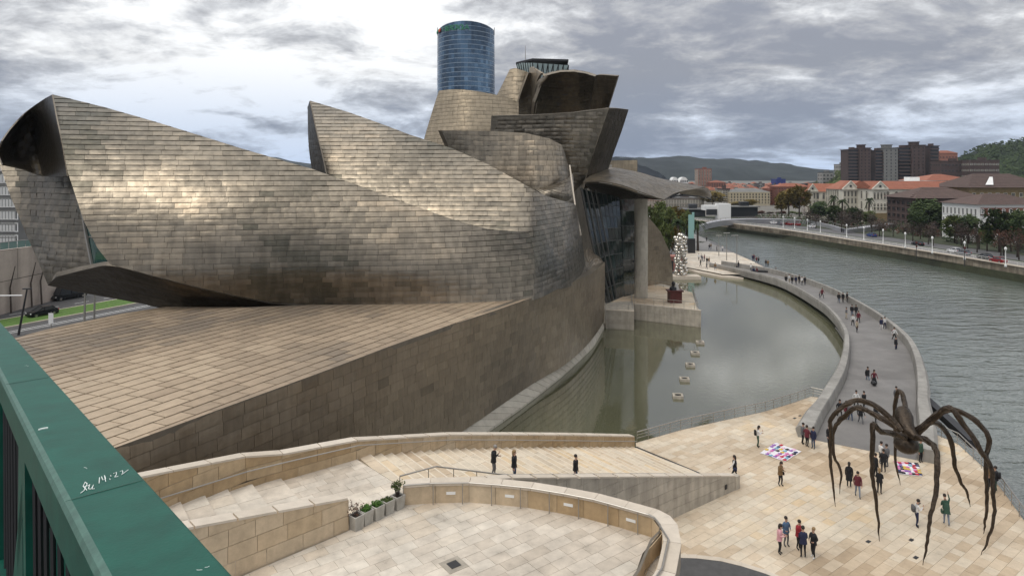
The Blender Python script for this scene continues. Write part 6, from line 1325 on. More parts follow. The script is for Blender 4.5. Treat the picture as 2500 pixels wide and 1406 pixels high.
# ================================================================ FAR FOOTBRIDGE, PAVILION, SIGN
ab = empty('far_footbridge', at(1900, 536, 300), 'grey steel footbridge crossing the river in the distance with forked ramps', 'footbridge', wk=True)
def ramp(pts, w_, th, name):
    b = MB(); P_ = [at(*p) for p in pts]; P_ = [cr(P_, i * (len(P_) - 1) / 24) for i in range(25)]; ring = []
    for i, p in enumerate(P_): ring.append([p + Vector((0, w_, 0)), p + Vector((0, 0, 0)), p - Vector((0, -.6, th)), p - Vector((0, -w_ + .6, th)), ])
    vs = [q for g_ in ring for q in g_]; fs = [(i * 4 + a, i * 4 + (a + 1) % 4, i * 4 + 4 + (a + 1) % 4, i * 4 + 4 + a) for i in range(24) for a in range(4)]
    b.faces(vs, fs, 0, .5); b.build(name, M['bridge_grey'], ab)
    b = MB(); b.tube([p + Vector((0, .1, 1.1)) for p in P_], .09, 4); b.build('handrail', M['steel'], ab)
    b = MB(); [b.tube([p + Vector((0, .1, 0)), p + Vector((0, .1, 1.1))], .06, 4) for p in P_]; b.build('railing_post', M['steel'], ab)
ramp([(1708, 553, 285), (1735, 544, 290), (1770, 538, 295), (1830, 535, 300), (1927, 536, 300), (1984, 540, 290), (2030, 549, 270), (2068, 560, 250)], 5, 2.5, 'deck')
ramp([(1960, 537, 300), (2010, 540, 302), (2060, 546, 300), (2100, 552, 290)], 4, 1.8, 'ramp')
ramp([(2068, 561, 250), (2110, 556, 255), (2150, 550, 262), (2186, 546, 270)], 4, 1.9, 'ramp')
bld('white_pavilion', 'white cut-out modern pavilion at the far end of the river', 1720, 1778, 502, 330, 6, 'white', 0, 0, 'none', z0=5.0, courses=False)
b = MB(); p = at(1765, 520, 329); b.box((p.x, p.y, 3), (6, 6, 9)); tag(b.build('white_portal', M['white']), 'white block leg supporting the modern pavilion', 'building')
b = MB(); p0, p1 = at(1724, 511, 329.4), at(1756, 525, 329.4); b.box(((p0.x + p1.x) / 2, 328.9, (p0.z + p1.z) / 2), (p1.x - p0.x, .8, p0.z - p1.z)); tag(b.build('dark_glass_front', M['wing']), 'dark glazed opening of the white pavilion', 'window')
bld('glass_bar_building', 'long low dark glass building right of the white pavilion', 1780, 1850, 506, 340, 8, 'wing', 0, 0, 'flat', 'greyb', z0=0, courses=False, over=2)
bld('low_white_bar', 'low flat building with pale roof edge behind the park trees', 1655, 1722, 512, 345, 8, 'wing', 0, 0, 'flat', 'greyb', z0=0, courses=False, over=2)
sp_ = at(1688, 590, 185); root = empty('turquoise_sign', (sp_.x, sp_.y, 0), 'tall turquoise banner sign with a black base beside the palm tree', 'sign')
b = MB(); b.box((-.1, 0, 7.2), (1.5, .3, 7.2)); b.box((.5, .05, 9), (.6, .3, 5)); b.build('sign_panel', mat('turquoise_panel', (.24, .42, .40), .4), root); b = MB(); b.box((0, 0, 2.0), (2.0, .8, 4.2)); b.build('base', M['black'], root)
p = at(1640, 600, 152); root = empty('red_kiosk', (p.x, p.y, 0), 'low pinkish red kiosk at the foot of the park trees', 'kiosk'); b = MB(); b.box((0, 0, 1.6), (4.2, 3, 3.2), 0, .5); b.box((0, 0, 3.3), (4.8, 3.6, .25)); b.build('wall', mat('faded_red', (.36, .16, .13), .8), root); b = MB(); b.box((-.6, -1.53, 1.3), (1.2, .1, 2.2)); b.build('door', M['wing'], root)
# lamps of the far bank
lm = MB(); lm.lathe([(.26, 0), (.26, .45), (.12, .65), (.09, 3.9), (.13, 4.0)], 8); lmA = lm.mesh('lamp_post', M['white'], True); lm = MB(); lm.lathe([(.12, 4.0), (.3, 4.25), (.28, 4.6), (.1, 4.85)], 8); lmB = lm.mesh('lamp_head', M['white'], True)
for i, (px, pb) in enumerate(((1912, 556), (1940, 560), (1971, 565), (2003, 570), (2067, 581), (2109, 588), (2156, 596), (2210, 606), (2276, 619), (2355, 634), (2455, 652))):
    p = gz(px, pb, -.15); p.x = min(p.x, 124.6); root = empty('street_lamp', p, 'white column street lamp on the far quay, ' + ('number ' if 0 else '') + ['before the far footbridge arch', 'under the left part of the far footbridge', 'below the middle of the far footbridge', 'below the fork of the far footbridge', 'beside the end of the main footbridge ramp', 'under the right ramp of the far footbridge', 'just right of the far footbridge', 'left of the red bus-stop banner', 'in front of the dark pine', 'next to the parked dark car', 'nearest the right edge of the photo'][i], 'street lamp', 'white street lamps on the far quay')
    ob('lamp_post', lmA, root); ob('lamp_head', lmB, root)
for px, pb, pt, lb in ((1755, 625, 575, 'short grey lamp mast at the back of the promenade'), (1774, 636, 569, 'middle grey lamp mast on the promenade'), (1799, 650, 575, 'tall grey lamp mast with double head nearest the footbridge')):
    p = gz(px, pb); h = CH - (pt - HY) / F * p.y; root = empty('lamp_mast', p, lb, 'street lamp'); b = MB(); b.tube([(0, 0, 0), (0, 0, h)], [.12, .07], 7); b.build('mast', M['steel'], root); b = MB(); b.box((-.5 if px == 1799 else 0, 0, h), (1.6, .4, .16), bev=.03); b.build('lamp_head', M['steel'], root)
# river wall rail
railing('quay_railing', [Vector((p[0] + .3, p[1], -.12)) for p in quay], 0.9, 'low pale railing on the far quay wall', n_posts=110, bars=(1.0, .5), tr=.05, m='white')
# ================================================================ VEHICLES
def car_meshes(L_, W_, H_, van=False):
    b = MB(); hb = .62 if not van else .95
    def sec(x, zlo, zhi, wb__): return [(x, -wb__, zlo), (x, wb__, zlo), (x, wb__ * 1.0, (zlo + zhi) / 2), (x, wb__ * .93, zhi), (x, -wb__ * .93, zhi), (x, -wb__ * 1.0, (zlo + zhi) / 2)]
    def loft(b, secs, mi): 
        n = len(secs[0]); vs = [q for s_ in secs for q in s_]; fs = [(i * n + a, (i + 1) * n + a, (i + 1) * n + (a + 1) % n, i * n + (a + 1) % n) for i in range(len(secs) - 1) for a in range(n)] + [tuple(range(n)), tuple(range((len(secs) - 1) * n, len(secs) * n))[::-1]]; b.faces(vs, fs, mi)
    w = W_ / 2; x = L_ / 2
    loft(b, [sec(-x, .35, .75, w * .82), sec(-x + .15, .22, .92, w * .95), sec(-x + .8, .2, .98, w), sec(x - 1.0, .2, .95, w), sec(x - .25, .22, .82, w * .95), sec(x, .35, .6, w * .8)], 0)
    rf = [(-x + (.25 if van else .35), .95, w * .9), (-x + (.4 if van else .95), H_, w * .74), (x - (1.1 if van else 1.9), H_, w * .74), (x - (.55 if van else 1.05), .95, w * .88)]
    g = MB(); vs = []
    for (xx, zz, ww_) in rf: vs += [(xx, -ww_, zz), (xx, ww_, zz)]
    g.faces(vs, [(0, 1, 3, 2), (4, 5, 7, 6), (0, 2, 4, 6), (1, 7, 5, 3)], 0, .5)
    t_ = MB(); t_.box(((rf[1][0] + rf[2][0]) / 2, 0, H_ + .015), (rf[2][0] - rf[1][0], w * 1.5, .05), 0, .5, bev=.02)
    for xx in (rf[1][0], rf[2][0]):
        for s_ in (-1, 1): t_.tube([(xx, s_ * w * .74, H_), (rf[0][0] if xx == rf[1][0] else rf[3][0], s_ * w * .9, .95)], .05, 4)
    for s_ in (-1, 1): t_.tube([(0, s_ * w * .75, H_), (0.05, s_ * w * .92, .95)], .05, 4)
    wh = MB(); wh.tube([(0, -.11, 0), (0, .11, 0)], .33, 14, 0); wh.tube([(0, -.12, 0), (0, .12, 0)], .19, 10, 1)
    hl_ = MB(); hl_.ball((0, 0, 0), .14, 8, 6, sc_=(.5, 1.3, .7))
    return b, g, t_, wh, hl_
def car(px, pb, rz, paint, label, L_=4.2, W_=1.75, H_=1.45, van=False, z=0.0, name='parked_car', p=None):
    b, g, t_, wh, hl_ = car_meshes(L_, W_, H_, van); p = p or gz(px, pb, z); root = empty(name, p, label, 'van' if van else 'car', rz=rz)
    b.build('body', M[paint], root, True); g.build('windows', M['wing'], root); t_.build('roof', M[paint], root)
    wm = wh.mesh('wheel', [M['black'], M['steel']])
    for sx_ in (-1, 1):
        for sy_ in (-1, 1): ob('wheel', wm, root, (sx_ * (L_ / 2 - .8), sy_ * (W_ / 2 - .1), .33))
    hm = hl_.mesh('headlight', M['lamp'], True); tm_ = hl_.mesh('tail_light', M['tail'], True)
    for sy_ in (-1, 1): ob('headlight', hm, root, (L_ / 2 - .1, sy_ * W_ * .36, .68)); ob('tail_light', tm_, root, (-L_ / 2 + .05, sy_ * W_ * .38, .8))
    return root
ra = math.atan2(dR.y, dR.x)
car(103, 771, ra + math.pi, 'carblk', 'black hatchback driving along the road beside the retaining wall')
car(168, 729, ra + math.pi, 'carblk', 'dark van coming out from under the museum at the left', 5.4, 2.0, 2.2, True)
fc = [(2437, 641, 'carred', 'red car driving on the far bank road near the right edge'), (2352, 622, 'cargry', 'dark grey car on the far road behind the quay lamp'), (2330, 617, 'carwht', 'white car on the far road left of the dark grey car'), (1945, 551, 'carred', 'red car seen under the far footbridge'), (1925, 550, 'carred', 'second red car, left one under the far footbridge'), (1888, 547, 'carwht', 'white van under the left part of the far footbridge'), (1905, 549, 'cargry', 'grey car between the white van and red cars'), (1982, 556, 'carwht', 'pale car right of the red cars under the footbridge'), (2128, 578, 'carblu', 'blue car on the far road below the footbridge ramp'), (2240, 600, 'carblk', 'black car on the far road in front of the dark pine'), (2405, 632, 'carblk', 'black car right of the quay lamp near the red car')]
for px, pb, pt_, lb in fc:
    p = gz(px, pb, -.29); car(0, 0, R(95), pt_, lb, p=p)
for px, pt in ((2237, 579), (2355, 588)):
    p = at(px, 612, 172 if px < 2300 else 160); p.z = -.3; root = empty('traffic_light', p, 'red-lit post with round red sign on the far bank, ' + ('left' if px < 2300 else 'right') + ' one', 'traffic sign'); b = MB(); b.tube([(0, 0, 0), (0, 0, 4.6)], .09, 6); b.build('post', M['dark'], root); b = MB(); b.ball((0, -.1, 4.6), .34, 10, 6, sc_=(1, .3, 1)); b.ball((0, -.1, 3.6), .26, 10, 6, sc_=(1, .3, 1)); b.build('sign_disc', M['redmetal'], root)
# ================================================================ PEOPLE
M['skin'] = mat('skin', (0.45, 0.27, 0.19), 0.6); M['hair'] = mat('dark_hair', (0.02, 0.014, 0.01), 0.7); M['hairg'] = mat('grey_hair', (.25, .24, .22), .8); M['hairb'] = mat('fair_hair', (.26, .17, .08), .7)
M['shoe'] = mat('dark_shoes', (0.02, 0.018, 0.017), 0.6); M['shoew'] = mat('white_shoes', (.6, .6, .58), .6)
CL = {'black': (.012, .012, .014), 'navy': (.015, .02, .055), 'grey': (.12, .12, .125), 'blue': (.07, .12, .20), 'pink': (.62, .33, .36), 'white': (.68, .67, .65), 'red': (.28, .02, .03), 'brown': (.18, .11, .05), 'green': (.03, .07, .045), 'jeans': (.05, .075, .13), 'beige': (.40, .34, .25), 'burg': (.12, .02, .03), 'palejeans': (.20, .24, .30)}
for k, c in CL.items(): M['c_' + k] = mat(k + '_cloth', c, 0.9, 0, 8, 0.15)
def person_mesh(pose):
    """one continuous skinned body; material zones: 0 skin, 1 top, 2 trousers, 3 shoes"""
    lean, armL, armR, stride, headdip, sit = pose
    V = []; Rr = []; E = []; Z = []
    def add(p, r_, par, z):
        V.append(Vector(p)); Rr.append(r_ if isinstance(r_, tuple) else (r_, r_)); Z.append(z)
        if par is not None: E.append((par, len(V) - 1))
        return len(V) - 1
    ly = lambda z: -lean * max(0, z - .92)          # leaning forwards is towards -y
    pel = add((0, ly(.95), .93), (.155, .12), None, 2); sp1 = add((0, ly(1.1), 1.10), (.145, .11), pel, 1); ch = add((0, ly(1.3), 1.32), (.165, .12), sp1, 1)
    nk0 = add((0, ly(1.46), 1.45), (.085, .08), ch, 1); nk = add((0, ly(1.52) - .01, 1.51), (.055, .055), nk0, 0)
    hd = add((0, ly(1.6) - .02 - headdip, 1.60), (.078, .09), nk, 0); hd2 = add((0, ly(1.66) - .01 - headdip * 1.4, 1.68), (.080, .095), hd, 0)
    hands = []
    for sgn, arm in ((-1, armL), (1, armR)):
        sh = add((sgn * .175, ly(1.42), 1.41), .068, ch, 1); shp = V[sh]
        if arm == 'down': el_, wr, hn = (sgn * .235, .02, -.29), (sgn * .235, -.04, -.54), (sgn * .225, -.07, -.66)
        elif arm == 'front': el_, wr, hn = (sgn * .22, -.02, -.28), (sgn * .10, -.26, -.26), (sgn * .04, -.36, -.22)
        elif arm == 'phone': el_, wr, hn = (sgn * .23, -.10, -.26), (sgn * .13, -.26, -.06), (sgn * .08, -.32, .03)
        elif arm == 'up': el_, wr, hn = (sgn * .25, -.12, .12), (sgn * .20, -.22, .36), (sgn * .19, -.25, .48)
        elif arm == 'back': el_, wr, hn = (sgn * .23, .16, -.25), (sgn * .22, .10, -.50), (sgn * .21, .06, -.61)
        elif arm == 'fwd': el_, wr, hn = (sgn * .22, -.12, -.27), (sgn * .21, -.30, -.45), (sgn * .2, -.38, -.55)
        else: el_, wr, hn = (sgn * .30, .02, -.22), (sgn * .20, -.14, -.36), (sgn * .14, -.20, -.38)     # pocket
        base = Vector((0, shp.y, shp.z))
        e = add(base + Vector(el_), .048, sh, 1); w_ = add(base + Vector(wr), .033, e, 1); h_ = add(base + Vector(hn), (.038, .024), w_, 0); hands.append((base + Vector(wr), base + Vector(hn)))
    for sgn in (-1, 1):
        st = stride * sgn; hip = add((sgn * .085, ly(.88), .86), .098, pel, 2)
        kn = add((sgn * .095, -.05 - st * .22 if not sit else -.42, .50 if not sit else .52), .062, hip, 2)
        an = add((sgn * .10, .02 - st * .42 + (0.0), .11 + (.05 if st < 0 else 0)), .042, kn, 2); to__ = add((sgn * .115, -.13 - st * .42, .045), (.045, .035), an, 3)
    me = bpy.data.meshes.new('tmp'); me.from_pydata([tuple(v) for v in V], E, []); o = bpy.data.objects.new('tmp', me); sc.collection.objects.link(o)
    md = o.modifiers.new('s', 'SKIN'); md.use_smooth_shade = True; md.branch_smoothing = .4
    for i, sv in enumerate(me.skin_vertices[0].data): sv.radius = Rr[i]; sv.use_root = (i == 0)
    sbm = o.modifiers.new('b', 'SUBSURF'); sbm.levels = 1; sbm.render_levels = 1
    bpy.context.view_layer.update(); m2 = bpy.data.meshes.new_from_object(o.evaluated_get(bpy.context.evaluated_depsgraph_get())); bpy.data.objects.remove(o)
    bx = bmesh.new(); bx.from_mesh(m2)
    for f in bx.faces:
        c = f.calc_center_median(); best = None
        for a_, c_ in E:
            p, q = V[a_], V[c_]; d = q - p; t = max(0, min(1, (c - p).dot(d) / max(1e-9, d.length_squared))); dist = (c - (p + d * t)).length
            zz = Z[c_] if (t > .35 or Z[a_] == Z[c_]) else Z[a_]
            if Z[c_] == 3 and t < .25: zz = 3
            if best is None or dist < best[0]: best = (dist, zz)
        f.material_index = best[1]
    # fingers, thumb, nose, ears and eyes
    def add_tube(pts, rads, mi, n=5):
        mb = MB(); mb.tube(pts, rads, n, mi); vs = [bx.verts.new(v) for v in mb.v]
        for f_ in mb.f:
            try: nf = bx.faces.new([vs[i] for i in f_]); nf.material_index = mi; nf.smooth = True
            except ValueError: pass
    for sgn, (w_, h_) in zip((-1, 1), hands):
        d = (h_ - w_).normalized(); side = d.cross(Vector((1, 0, 0))); side = side.normalized() if side.length > .1 else Vector((0, 1, 0)); inn = Vector((-sgn, 0, 0)); inn = (inn - d * inn.dot(d)).normalized()
        for k, ln in enumerate((.062, .075, .07, .055)):
            o_ = h_ + side * ((k - 1.5) * .019) + d * .01; add_tube([o_, o_ + d * ln * .55 + inn * .004, o_ + d * ln * .85 + inn * .022], [.010, .009, .007], 0)
        o_ = h_ - side * .03 - d * .03; add_tube([o_, o_ - side * .022 + d * .02 + inn * .01, o_ - side * .025 + d * .05 + inn * .02], [.011, .010, .008], 0)
    H_ = V[hd] * .5 + V[hd2] * .5
    add_tube([H_ + Vector((0, -.085, .015)), H_ + Vector((0, -.112, -.012)), H_ + Vector((0, -.09, -.02))], [.010, .014, .010], 0); add_tube([H_ + Vector((-.022, -.088, -.048)), H_ + Vector((0, -.094, -.05)), H_ + Vector((.022, -.088, -.048))], [.004, .006, .004], 4)
    for s_ in (-1, 1): add_tube([H_ + Vector((s_ * .078, .01, .015)), H_ + Vector((s_ * .088, .016, -.015))], [.018, .013], 0); add_tube([H_ + Vector((s_ * .03, -.084, .02)), H_ + Vector((s_ * .03, -.092, .02))], [.009, .006], 4)
    idx = [f.material_index for f in bx.faces]; m3 = bpy.data.meshes.new('person'); bx.to_mesh(m3); bx.free(); m3.materials.clear()
    for _ in range(5): m3.materials.append(None)
    m3.polygons.foreach_set('material_index', idx); m3.update()
    return m3, Vector(V[hd2]), Vector(V[ch]), lean
POSES = {'stand': (.03, 'down', 'down', 0.0, .0, False), 'walk': (.06, 'back', 'fwd', .55, .0, False), 'walk2': (.05, 'fwd', 'back', -.5, .0, False), 'phone': (.05, 'phone', 'front', .12, .05, False), 'pocket': (.0, 'pocket', 'pocket', .08, .0, False), 'front': (.04, 'front', 'front', 0.05, .03, False), 'bend': (.55, 'up', 'front', .35, .05, False), 'stroll': (.04, 'down', 'back', .35, .02, False)}
PM = {k: person_mesh(v) for k, v in POSES.items()}
def hair_mesh(long_):
    b = MB(); b.ball((0, .012, .02), .108, 12, 8, sc_=(.93, 1.05, 1.0)); 
    if long_: b.tube([(0, .05, .03), (0, .075, -.08), (0, .085, -.22)], [.085, .085, .05], 8)
    return b.mesh('hair', M['hair'], True)
HM = [hair_mesh(False), hair_mesh(True)]
def coat_mesh(len_):
    b = MB(); prof = [(.12, 1.47), (.20, 1.40), (.205, 1.2), (.185, 1.08), (.20, .95), (.22, len_)]; n = 14; vs = []
    for r_, z in prof:
        for k in range(n): a = 2 * math.pi * k / n; vs.append((r_ * math.cos(a), r_ * .74 * math.sin(a), z))
    b.faces(vs, [(i * n + k, (i + 1) * n + k, (i + 1) * n + (k + 1) % n, i * n + (k + 1) % n) for i in range(len(prof) - 1) for k in range(n)] + [tuple(range(n))]); return b.mesh('coat', M['c_black'], True)
CM = {'short': coat_mesh(.84), 'long': coat_mesh(.5)}
b = MB(); n = 14; prof = [(.15, 1.0), (.2, .85), (.27, .55), (.30, .38)]; vs = []
for r_, z in prof:
    for k in range(n): a = 2 * math.pi * k / n; vs.append((r_ * math.cos(a), r_ * .8 * math.sin(a), z))
b.faces(vs, [(i * n + k, (i + 1) * n + k, (i + 1) * n + (k + 1) % n, i * n + (k + 1) % n) for i in range(3) for k in range(n)]); CM['skirt'] = b.mesh('skirt', M['c_black'], True)
b = MB(); b.box((0, .2, 1.22), (.28, .15, .42), bev=.05); BPK = b.mesh('backpack', M['c_black'], True)
b = MB(); b.box((.26, .02, .88), (.09, .28, .22), bev=.03); b.tube([(.26, -.08, .98), (.1, -.04, 1.46), (.26, .1, .98)], .012, 4); BAG = b.mesh('shoulder_bag', M['c_black'], True)
def setm(o, i, m): o.material_slots[i].link = 'OBJECT'; o.material_slots[i].material = m
def person(px, py, pose, top, trou, label, face=0.0, z=0.0, hair='hair', long_=False, coat=None, coatc=None, pack=None, bag=None, sc_=1.0, group=None, shoe='shoe', child=False):
    p = gz(px, py, z) if not isinstance(z, Vector) else z
    me, hdp, chp, lean = PM[pose]; o = ob('person', me, None, p, (0, 0, face)); s_ = sc_ * (.62 if child else 1) * 1.0; o.scale = (s_, s_, s_); tag(o, label, 'person', group)
    for i, m in enumerate((M['skin'], M['c_' + top], M['c_' + trou], M[shoe], M['hair'])): setm(o, i, m)
    h = ob('hair', HM[1 if long_ else 0], o, hdp + Vector((0, .012, .012))); setm(h, 0, M[hair])
    if coat:
        c = ob('coat' if coat != 'skirt' else 'skirt', CM[coat], o, Vector((0, 0, 0))); setm(c, 0, M['c_' + (coatc or top)])
        if coat != 'skirt' and lean: c.rotation_euler = (math.atan(lean) * .9, 0, 0); c.location = (0, .92 * lean * .9, .0)
    if pack: c = ob('backpack', BPK, o); setm(c, 0, M['c_' + pack])
    if bag: c = ob('shoulder_bag', BAG, o); setm(c, 0, M['c_' + bag])
    return o
A = R
# facing: 0 looks at the camera (-y); angles turn counter-clockwise seen from above
person(1903, 1352, 'front', 'pink', 'black', 'person with long dark hair in a pink jacket, leftmost of the group at the bottom', A(60), long_=True, coat='short', bag='black')
person(1919, 1333, 'pocket', 'blue', 'grey', 'person in a blue-grey jacket standing behind the one in pink', A(20), coat='short')
person(1949, 1341, 'front', 'red', 'black', 'person in a dark red jacket bending over something beside the navy one', A(40), coat='short')
person(1961, 1362, 'front', 'navy', 'black', 'person in navy sweater with back to the camera, middle of the bottom group', A(170), coat='short', sc_=1.03)
person(1986, 1362, 'pocket', 'black', 'black', 'person all in black with white soles, rightmost of the bottom group', A(-70), coat='short', shoe='shoew', hair='hairb')
person(1905, 1186, 'phone', 'brown', 'black', 'person with long hair and brown jacket looking at a phone, below the left blanket', A(30), long_=True, coat='short', bag='black')
person(1794, 1171, 'walk', 'white', 'black', 'person in black vest over white sleeves walking past the end of the wedge wall', A(-110), coat='short', coatc='black', long_=True, bag='navy')
person(1850, 1092, 'phone', 'white', 'green', 'person in white and black top beside the left blanket', A(80), long_=True, pack='black')
person(1205, 1163, 'phone', 'black', 'grey', 'person in black vest and grey trousers on the stairs, reading a phone', A(80), z=5.2, coat='short', hair='hairg')
person(1255, 1174, 'stand', 'black', 'jeans', 'person with long fair hair and black coat on the stairs', A(70), z=4.7, long_=True, hair='hairb', coat='short')
person(1405, 1180, 'stand', 'black', 'jeans', 'person in black jacket seen from the waist up behind the wedge wall', A(60), z=3.3, coat='short', hair='hair')
person(2073, 1189, 'stand', 'black', 'black', 'person in a long black coat left of the one in dark red sweater', A(150), long_=True, coat='long')
person(2094, 1213, 'walk', 'burg', 'palejeans', 'person in burgundy sweater and pale jeans with a backpack under the spider', A(-20), coat='short', pack='black')
person(2137, 1165, 'stand', 'black', 'black', 'person in black hidden behind the middle front leg of the spider', A(100), coat='short')
person(2147, 1206, 'front', 'black', 'black', 'person with fair hair and black clothes right of the middle front spider leg', A(140), long_=True, hair='hairb', coat='short')
person(2150, 1134, 'front', 'white', 'grey', 'person in white shirt beside the blanket under the spider', A(100))
person(2157, 1154, 'pocket', 'black', 'black', 'person in black standing in front of the one in white near the right blanket', A(170), coat='short')
person(2165, 1141, 'stand', 'grey', 'grey', 'person in grey hooded top at the left edge of the right blanket', A(200), coat='short')
person(2247, 1128, 'stand', 'green', 'black', 'person in dark green top right of the spider body', A(20), coat='short')
person(2238, 1287, 'phone', 'white', 'navy', 'person in white jacket with dark backpack photographing the spider', A(80), pack='grey')
person(2311, 1282, 'bend', 'green', 'palejeans', 'person crouching forwards with one arm raised and a green bag', A(160), coat='short', bag='green')
person(2431, 1201, 'stand', 'black', 'green', 'person in black leaning near the river railing', A(-140), coat='short', pack='black', sc_=1.02)
person(2417, 1188, 'stand', 'brown', 'black', 'person in brown behind the one at the river railing', A(-120), coat='short')
person(1959, 1084, 'front', 'grey', 'black', 'person in grey with a bag, left of the trio at the parapet end', A(60), bag='black', coat='short')
person(1970, 1091, 'pocket', 'burg', 'black', 'person in dark checked jacket, centre of the trio at the parapet end', A(120), coat='short')
person(1986, 1095, 'stand', 'navy', 'jeans', 'person in dark jacket and jeans, right of the trio at the parapet end', A(-60), coat='short')
person(2024, 1090, 'walk2', 'black', 'black', 'person in black at the mouth of the footbridge behind the spider leg', A(-10), coat='short', bag='black')
person(2050, 1022, 'walk', 'black', 'black', 'person with long black hair walking onto the plaza beside the inner parapet', 0, long_=True, coat='short')
person(2066, 1026, 'walk2', 'burg', 'jeans', 'person in burgundy next to the long-haired one by the inner parapet', 0, coat='short')
person(2076, 1030, 'stroll', 'grey', 'jeans', 'person in grey and jeans half hidden by the spider leg', 0, coat='short')
person(2101, 1037, 'walk', 'black', 'grey', 'person in black jacket and grey trousers at the footbridge mouth', 0, coat='short', shoe='shoew')
person(2138, 1034, 'walk2', 'black', 'black', 'person in black with a strap bag in the middle of the footbridge mouth', 0, bag='black', coat='short')
person(2090, 998, 'walk', 'white', 'black', 'person in white shirt behind the arched spider leg', 0)
person(2109, 1000, 'walk2', 'black', 'black', 'person in black with a red scarf behind the arched spider leg', 0, coat='short')
person(2188, 988, 'stand', 'grey', 'grey', 'person in grey standing behind the rear raised spider leg', 0, z=.1, coat='short')
person(2118, 936, 'stroll', 'black', 'palejeans', 'person in black top and grey trousers walking down the footbridge', 0, z=.2, coat='short')
person(2134, 944, 'walk', 'burg', 'black', 'person in patterned top and black skirt pushing a pram on the footbridge', 0, z=.2, long_=True, coat='skirt', coatc='black')
pp = gz(2133, 949, .2); root = empty('pram', pp, 'small dark pram pushed down the footbridge', 'pram'); b = MB(); b.tube([(0, -.25, .55), (0, .15, .6)], [.18, .24], 10); b.tube([(0, .1, .7), (0, .55, 1.0)], .02, 5); b.build('seat', M['black'], root)
b = MB(); b.tube([(-.03, 0, 0), (.03, 0, 0)], .12, 10); wm = b.mesh('wheel', M['dark'])
for dx in (-.2, .2):
    for dy in (-.3, .25): ob('wheel', wm, root, (dx, dy, .12))
BR = [(2187, 857, 'stand', 'black', 'navy', 'person in dark clothes with a stroller near the outer parapet', .5), (2183, 832, 'walk', 'white', 'black', 'person in white hoodie with a red backpack near the outer parapet', .6), (2152, 806, 'stroll', 'navy', 'white', 'person in navy top and white trousers of the couple by the outer parapet', .65), (2160, 804, 'stroll', 'white', 'navy', 'person in white top of the couple by the outer parapet', .65),
      (2092, 813, 'walk2', 'beige', 'black', 'person in beige scarf at the front of the group on the bridge bend', .65), (2082, 797, 'walk', 'white', 'black', 'person in white and black at the left of the group on the bridge bend', .65), (2096, 789, 'walk', 'burg', 'black', 'person in dark red behind the beige one on the bridge bend', .65), (2080, 772, 'stand', 'black', 'jeans', 'person in black, left of the rear pair on the bridge bend', .7), (2090, 772, 'stand', 'black', 'black', 'person in black, right of the rear pair on the bridge bend', .7), (2066, 779, 'walk2', 'grey', 'beige', 'person in grey walking along the inner parapet', .7),
      (2048, 740, 'walk', 'black', 'jeans', 'person in black jacket, left of the three at the outer parapet', .75), (2058, 739, 'stand', 'black', 'black', 'person in a long black coat, middle of the three at the outer parapet', .75), (2068, 738, 'walk2', 'black', 'black', 'person in black, right of the three at the outer parapet', .75), (2007, 728, 'walk', 'burg', 'black', 'person in dark red alone on the bridge with a child', .75),
      (1919, 693, 'walk', 'black', 'black', 'person in black at the left of the crowd on the far part of the bridge', .6), (1934, 695, 'stand', 'black', 'black', 'person in black in the middle of the crowd on the far part of the bridge', .6), (1943, 695, 'stroll', 'navy', 'black', 'tall person in navy in the crowd on the far part of the bridge', .6), (1958, 697, 'walk2', 'white', 'grey', 'person in white at the right of the crowd on the far part of the bridge', .6), (1965, 696, 'stand', 'black', 'navy', 'person in black at the right end of the crowd on the bridge', .6), (1927, 691, 'stand', 'white', 'beige', 'person in pale clothes behind the crowd on the far part of the bridge', .6), (1951, 692, 'stand', 'black', 'black', 'person sitting low against the outer parapet', .6)]
for px, py, po, tp_c, tr_c, lb, z_ in BR: person(px, py, po, tp_c, tr_c, lb, rnd.uniform(-.5, .5), z=z_, coat='short' if tp_c in ('black', 'burg', 'navy') else None, coatc=tp_c, pack='burg' if 'red backpack' in lb else None)
person(2001, 728, 'walk2', 'grey', 'navy', 'small child in grey beside the person in dark red on the bridge', .2, z=.75, child=True)
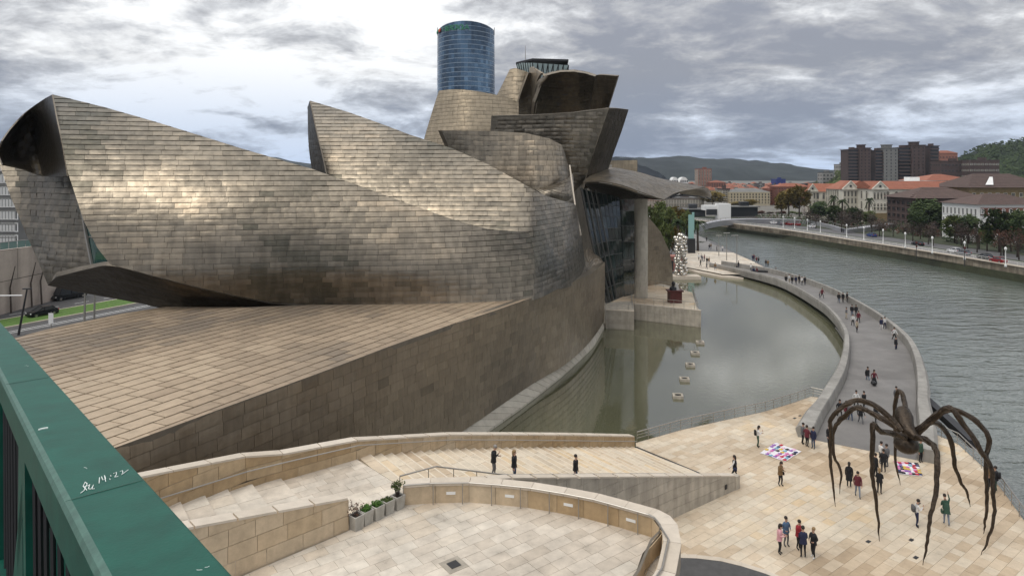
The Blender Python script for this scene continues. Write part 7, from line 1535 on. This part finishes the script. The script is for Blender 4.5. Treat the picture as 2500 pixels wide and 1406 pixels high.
PR = [(1725, 590), (1732, 610), (1736, 608), (1750, 614), (1764, 614), (1838, 638), (1847, 643), (1852, 644), (1870, 651), (1875, 652), (1894, 671), (1833, 662), (1840, 671), (1848, 671), (1803, 655), (1799, 664), (1746, 660), (1725, 657), (1706, 636), (1712, 637), (1720, 638), (1710, 651), (1726, 645), (1731, 645), (1639, 630), (1644, 643), (1716, 640), (1841, 637)]
for i, (px, py) in enumerate(PR):
    c = ('black', 'navy', 'grey', 'black', 'burg', 'white', 'brown')[i * 3 % 7]
    person(px, py, ('stand', 'walk', 'walk2', 'stroll', 'pocket')[i % 5], c, ('black', 'jeans', 'navy')[i % 3], 'small figure in ' + {'black': 'black', 'navy': 'navy', 'grey': 'grey', 'burg': 'dark red', 'white': 'white', 'brown': 'brown'}[c] + ' ' + ('walking' if i % 5 in (1, 2, 3) else 'standing') + (' at the river edge of the promenade' if px > 1830 and py < 655 else ' by the bench near the bridge' if px > 1790 and py > 650 else ' at the grey back part of the promenade' if py < 620 else ' left of the steel balls' if px < 1660 else ' on the pale part of the promenade'), rnd.uniform(-3, 3), coat='short', coatc=c, group='visitors on the far promenade', z=.0)
# low benches and kerbs by the far end of the bridge
p = gz(1872, 668, 0); tag((lambda b: (b.box((p.x, p.y, .35), (6.5, .9, .7), 0, .5, 2.75, .05), b.build('stone_bench', M['dark']))[1])(MB()), 'dark low wall bench at the promenade corner beside the footbridge', 'bench')
flush_panels(300, 10)

# ---- air
b = MB(); b.box((0, 2400, 200), (9600, 6200, 420)); hzm = bpy.data.materials.new('air'); hzm.use_nodes = True; t = hzm.node_tree; t.nodes.clear()
o_ = t.nodes.new('ShaderNodeOutputMaterial'); pv_ = t.nodes.new('ShaderNodeVolumePrincipled'); pv_.inputs['Color'].default_value = (.72, .82, .95, 1); pv_.inputs['Density'].default_value = 0.00007; t.links.new(pv_.outputs[0], o_.inputs['Volume'])
tag(b.build('haze', hzm), 'thin bluish air over the far city and hills', 'haze', kind='stuff')
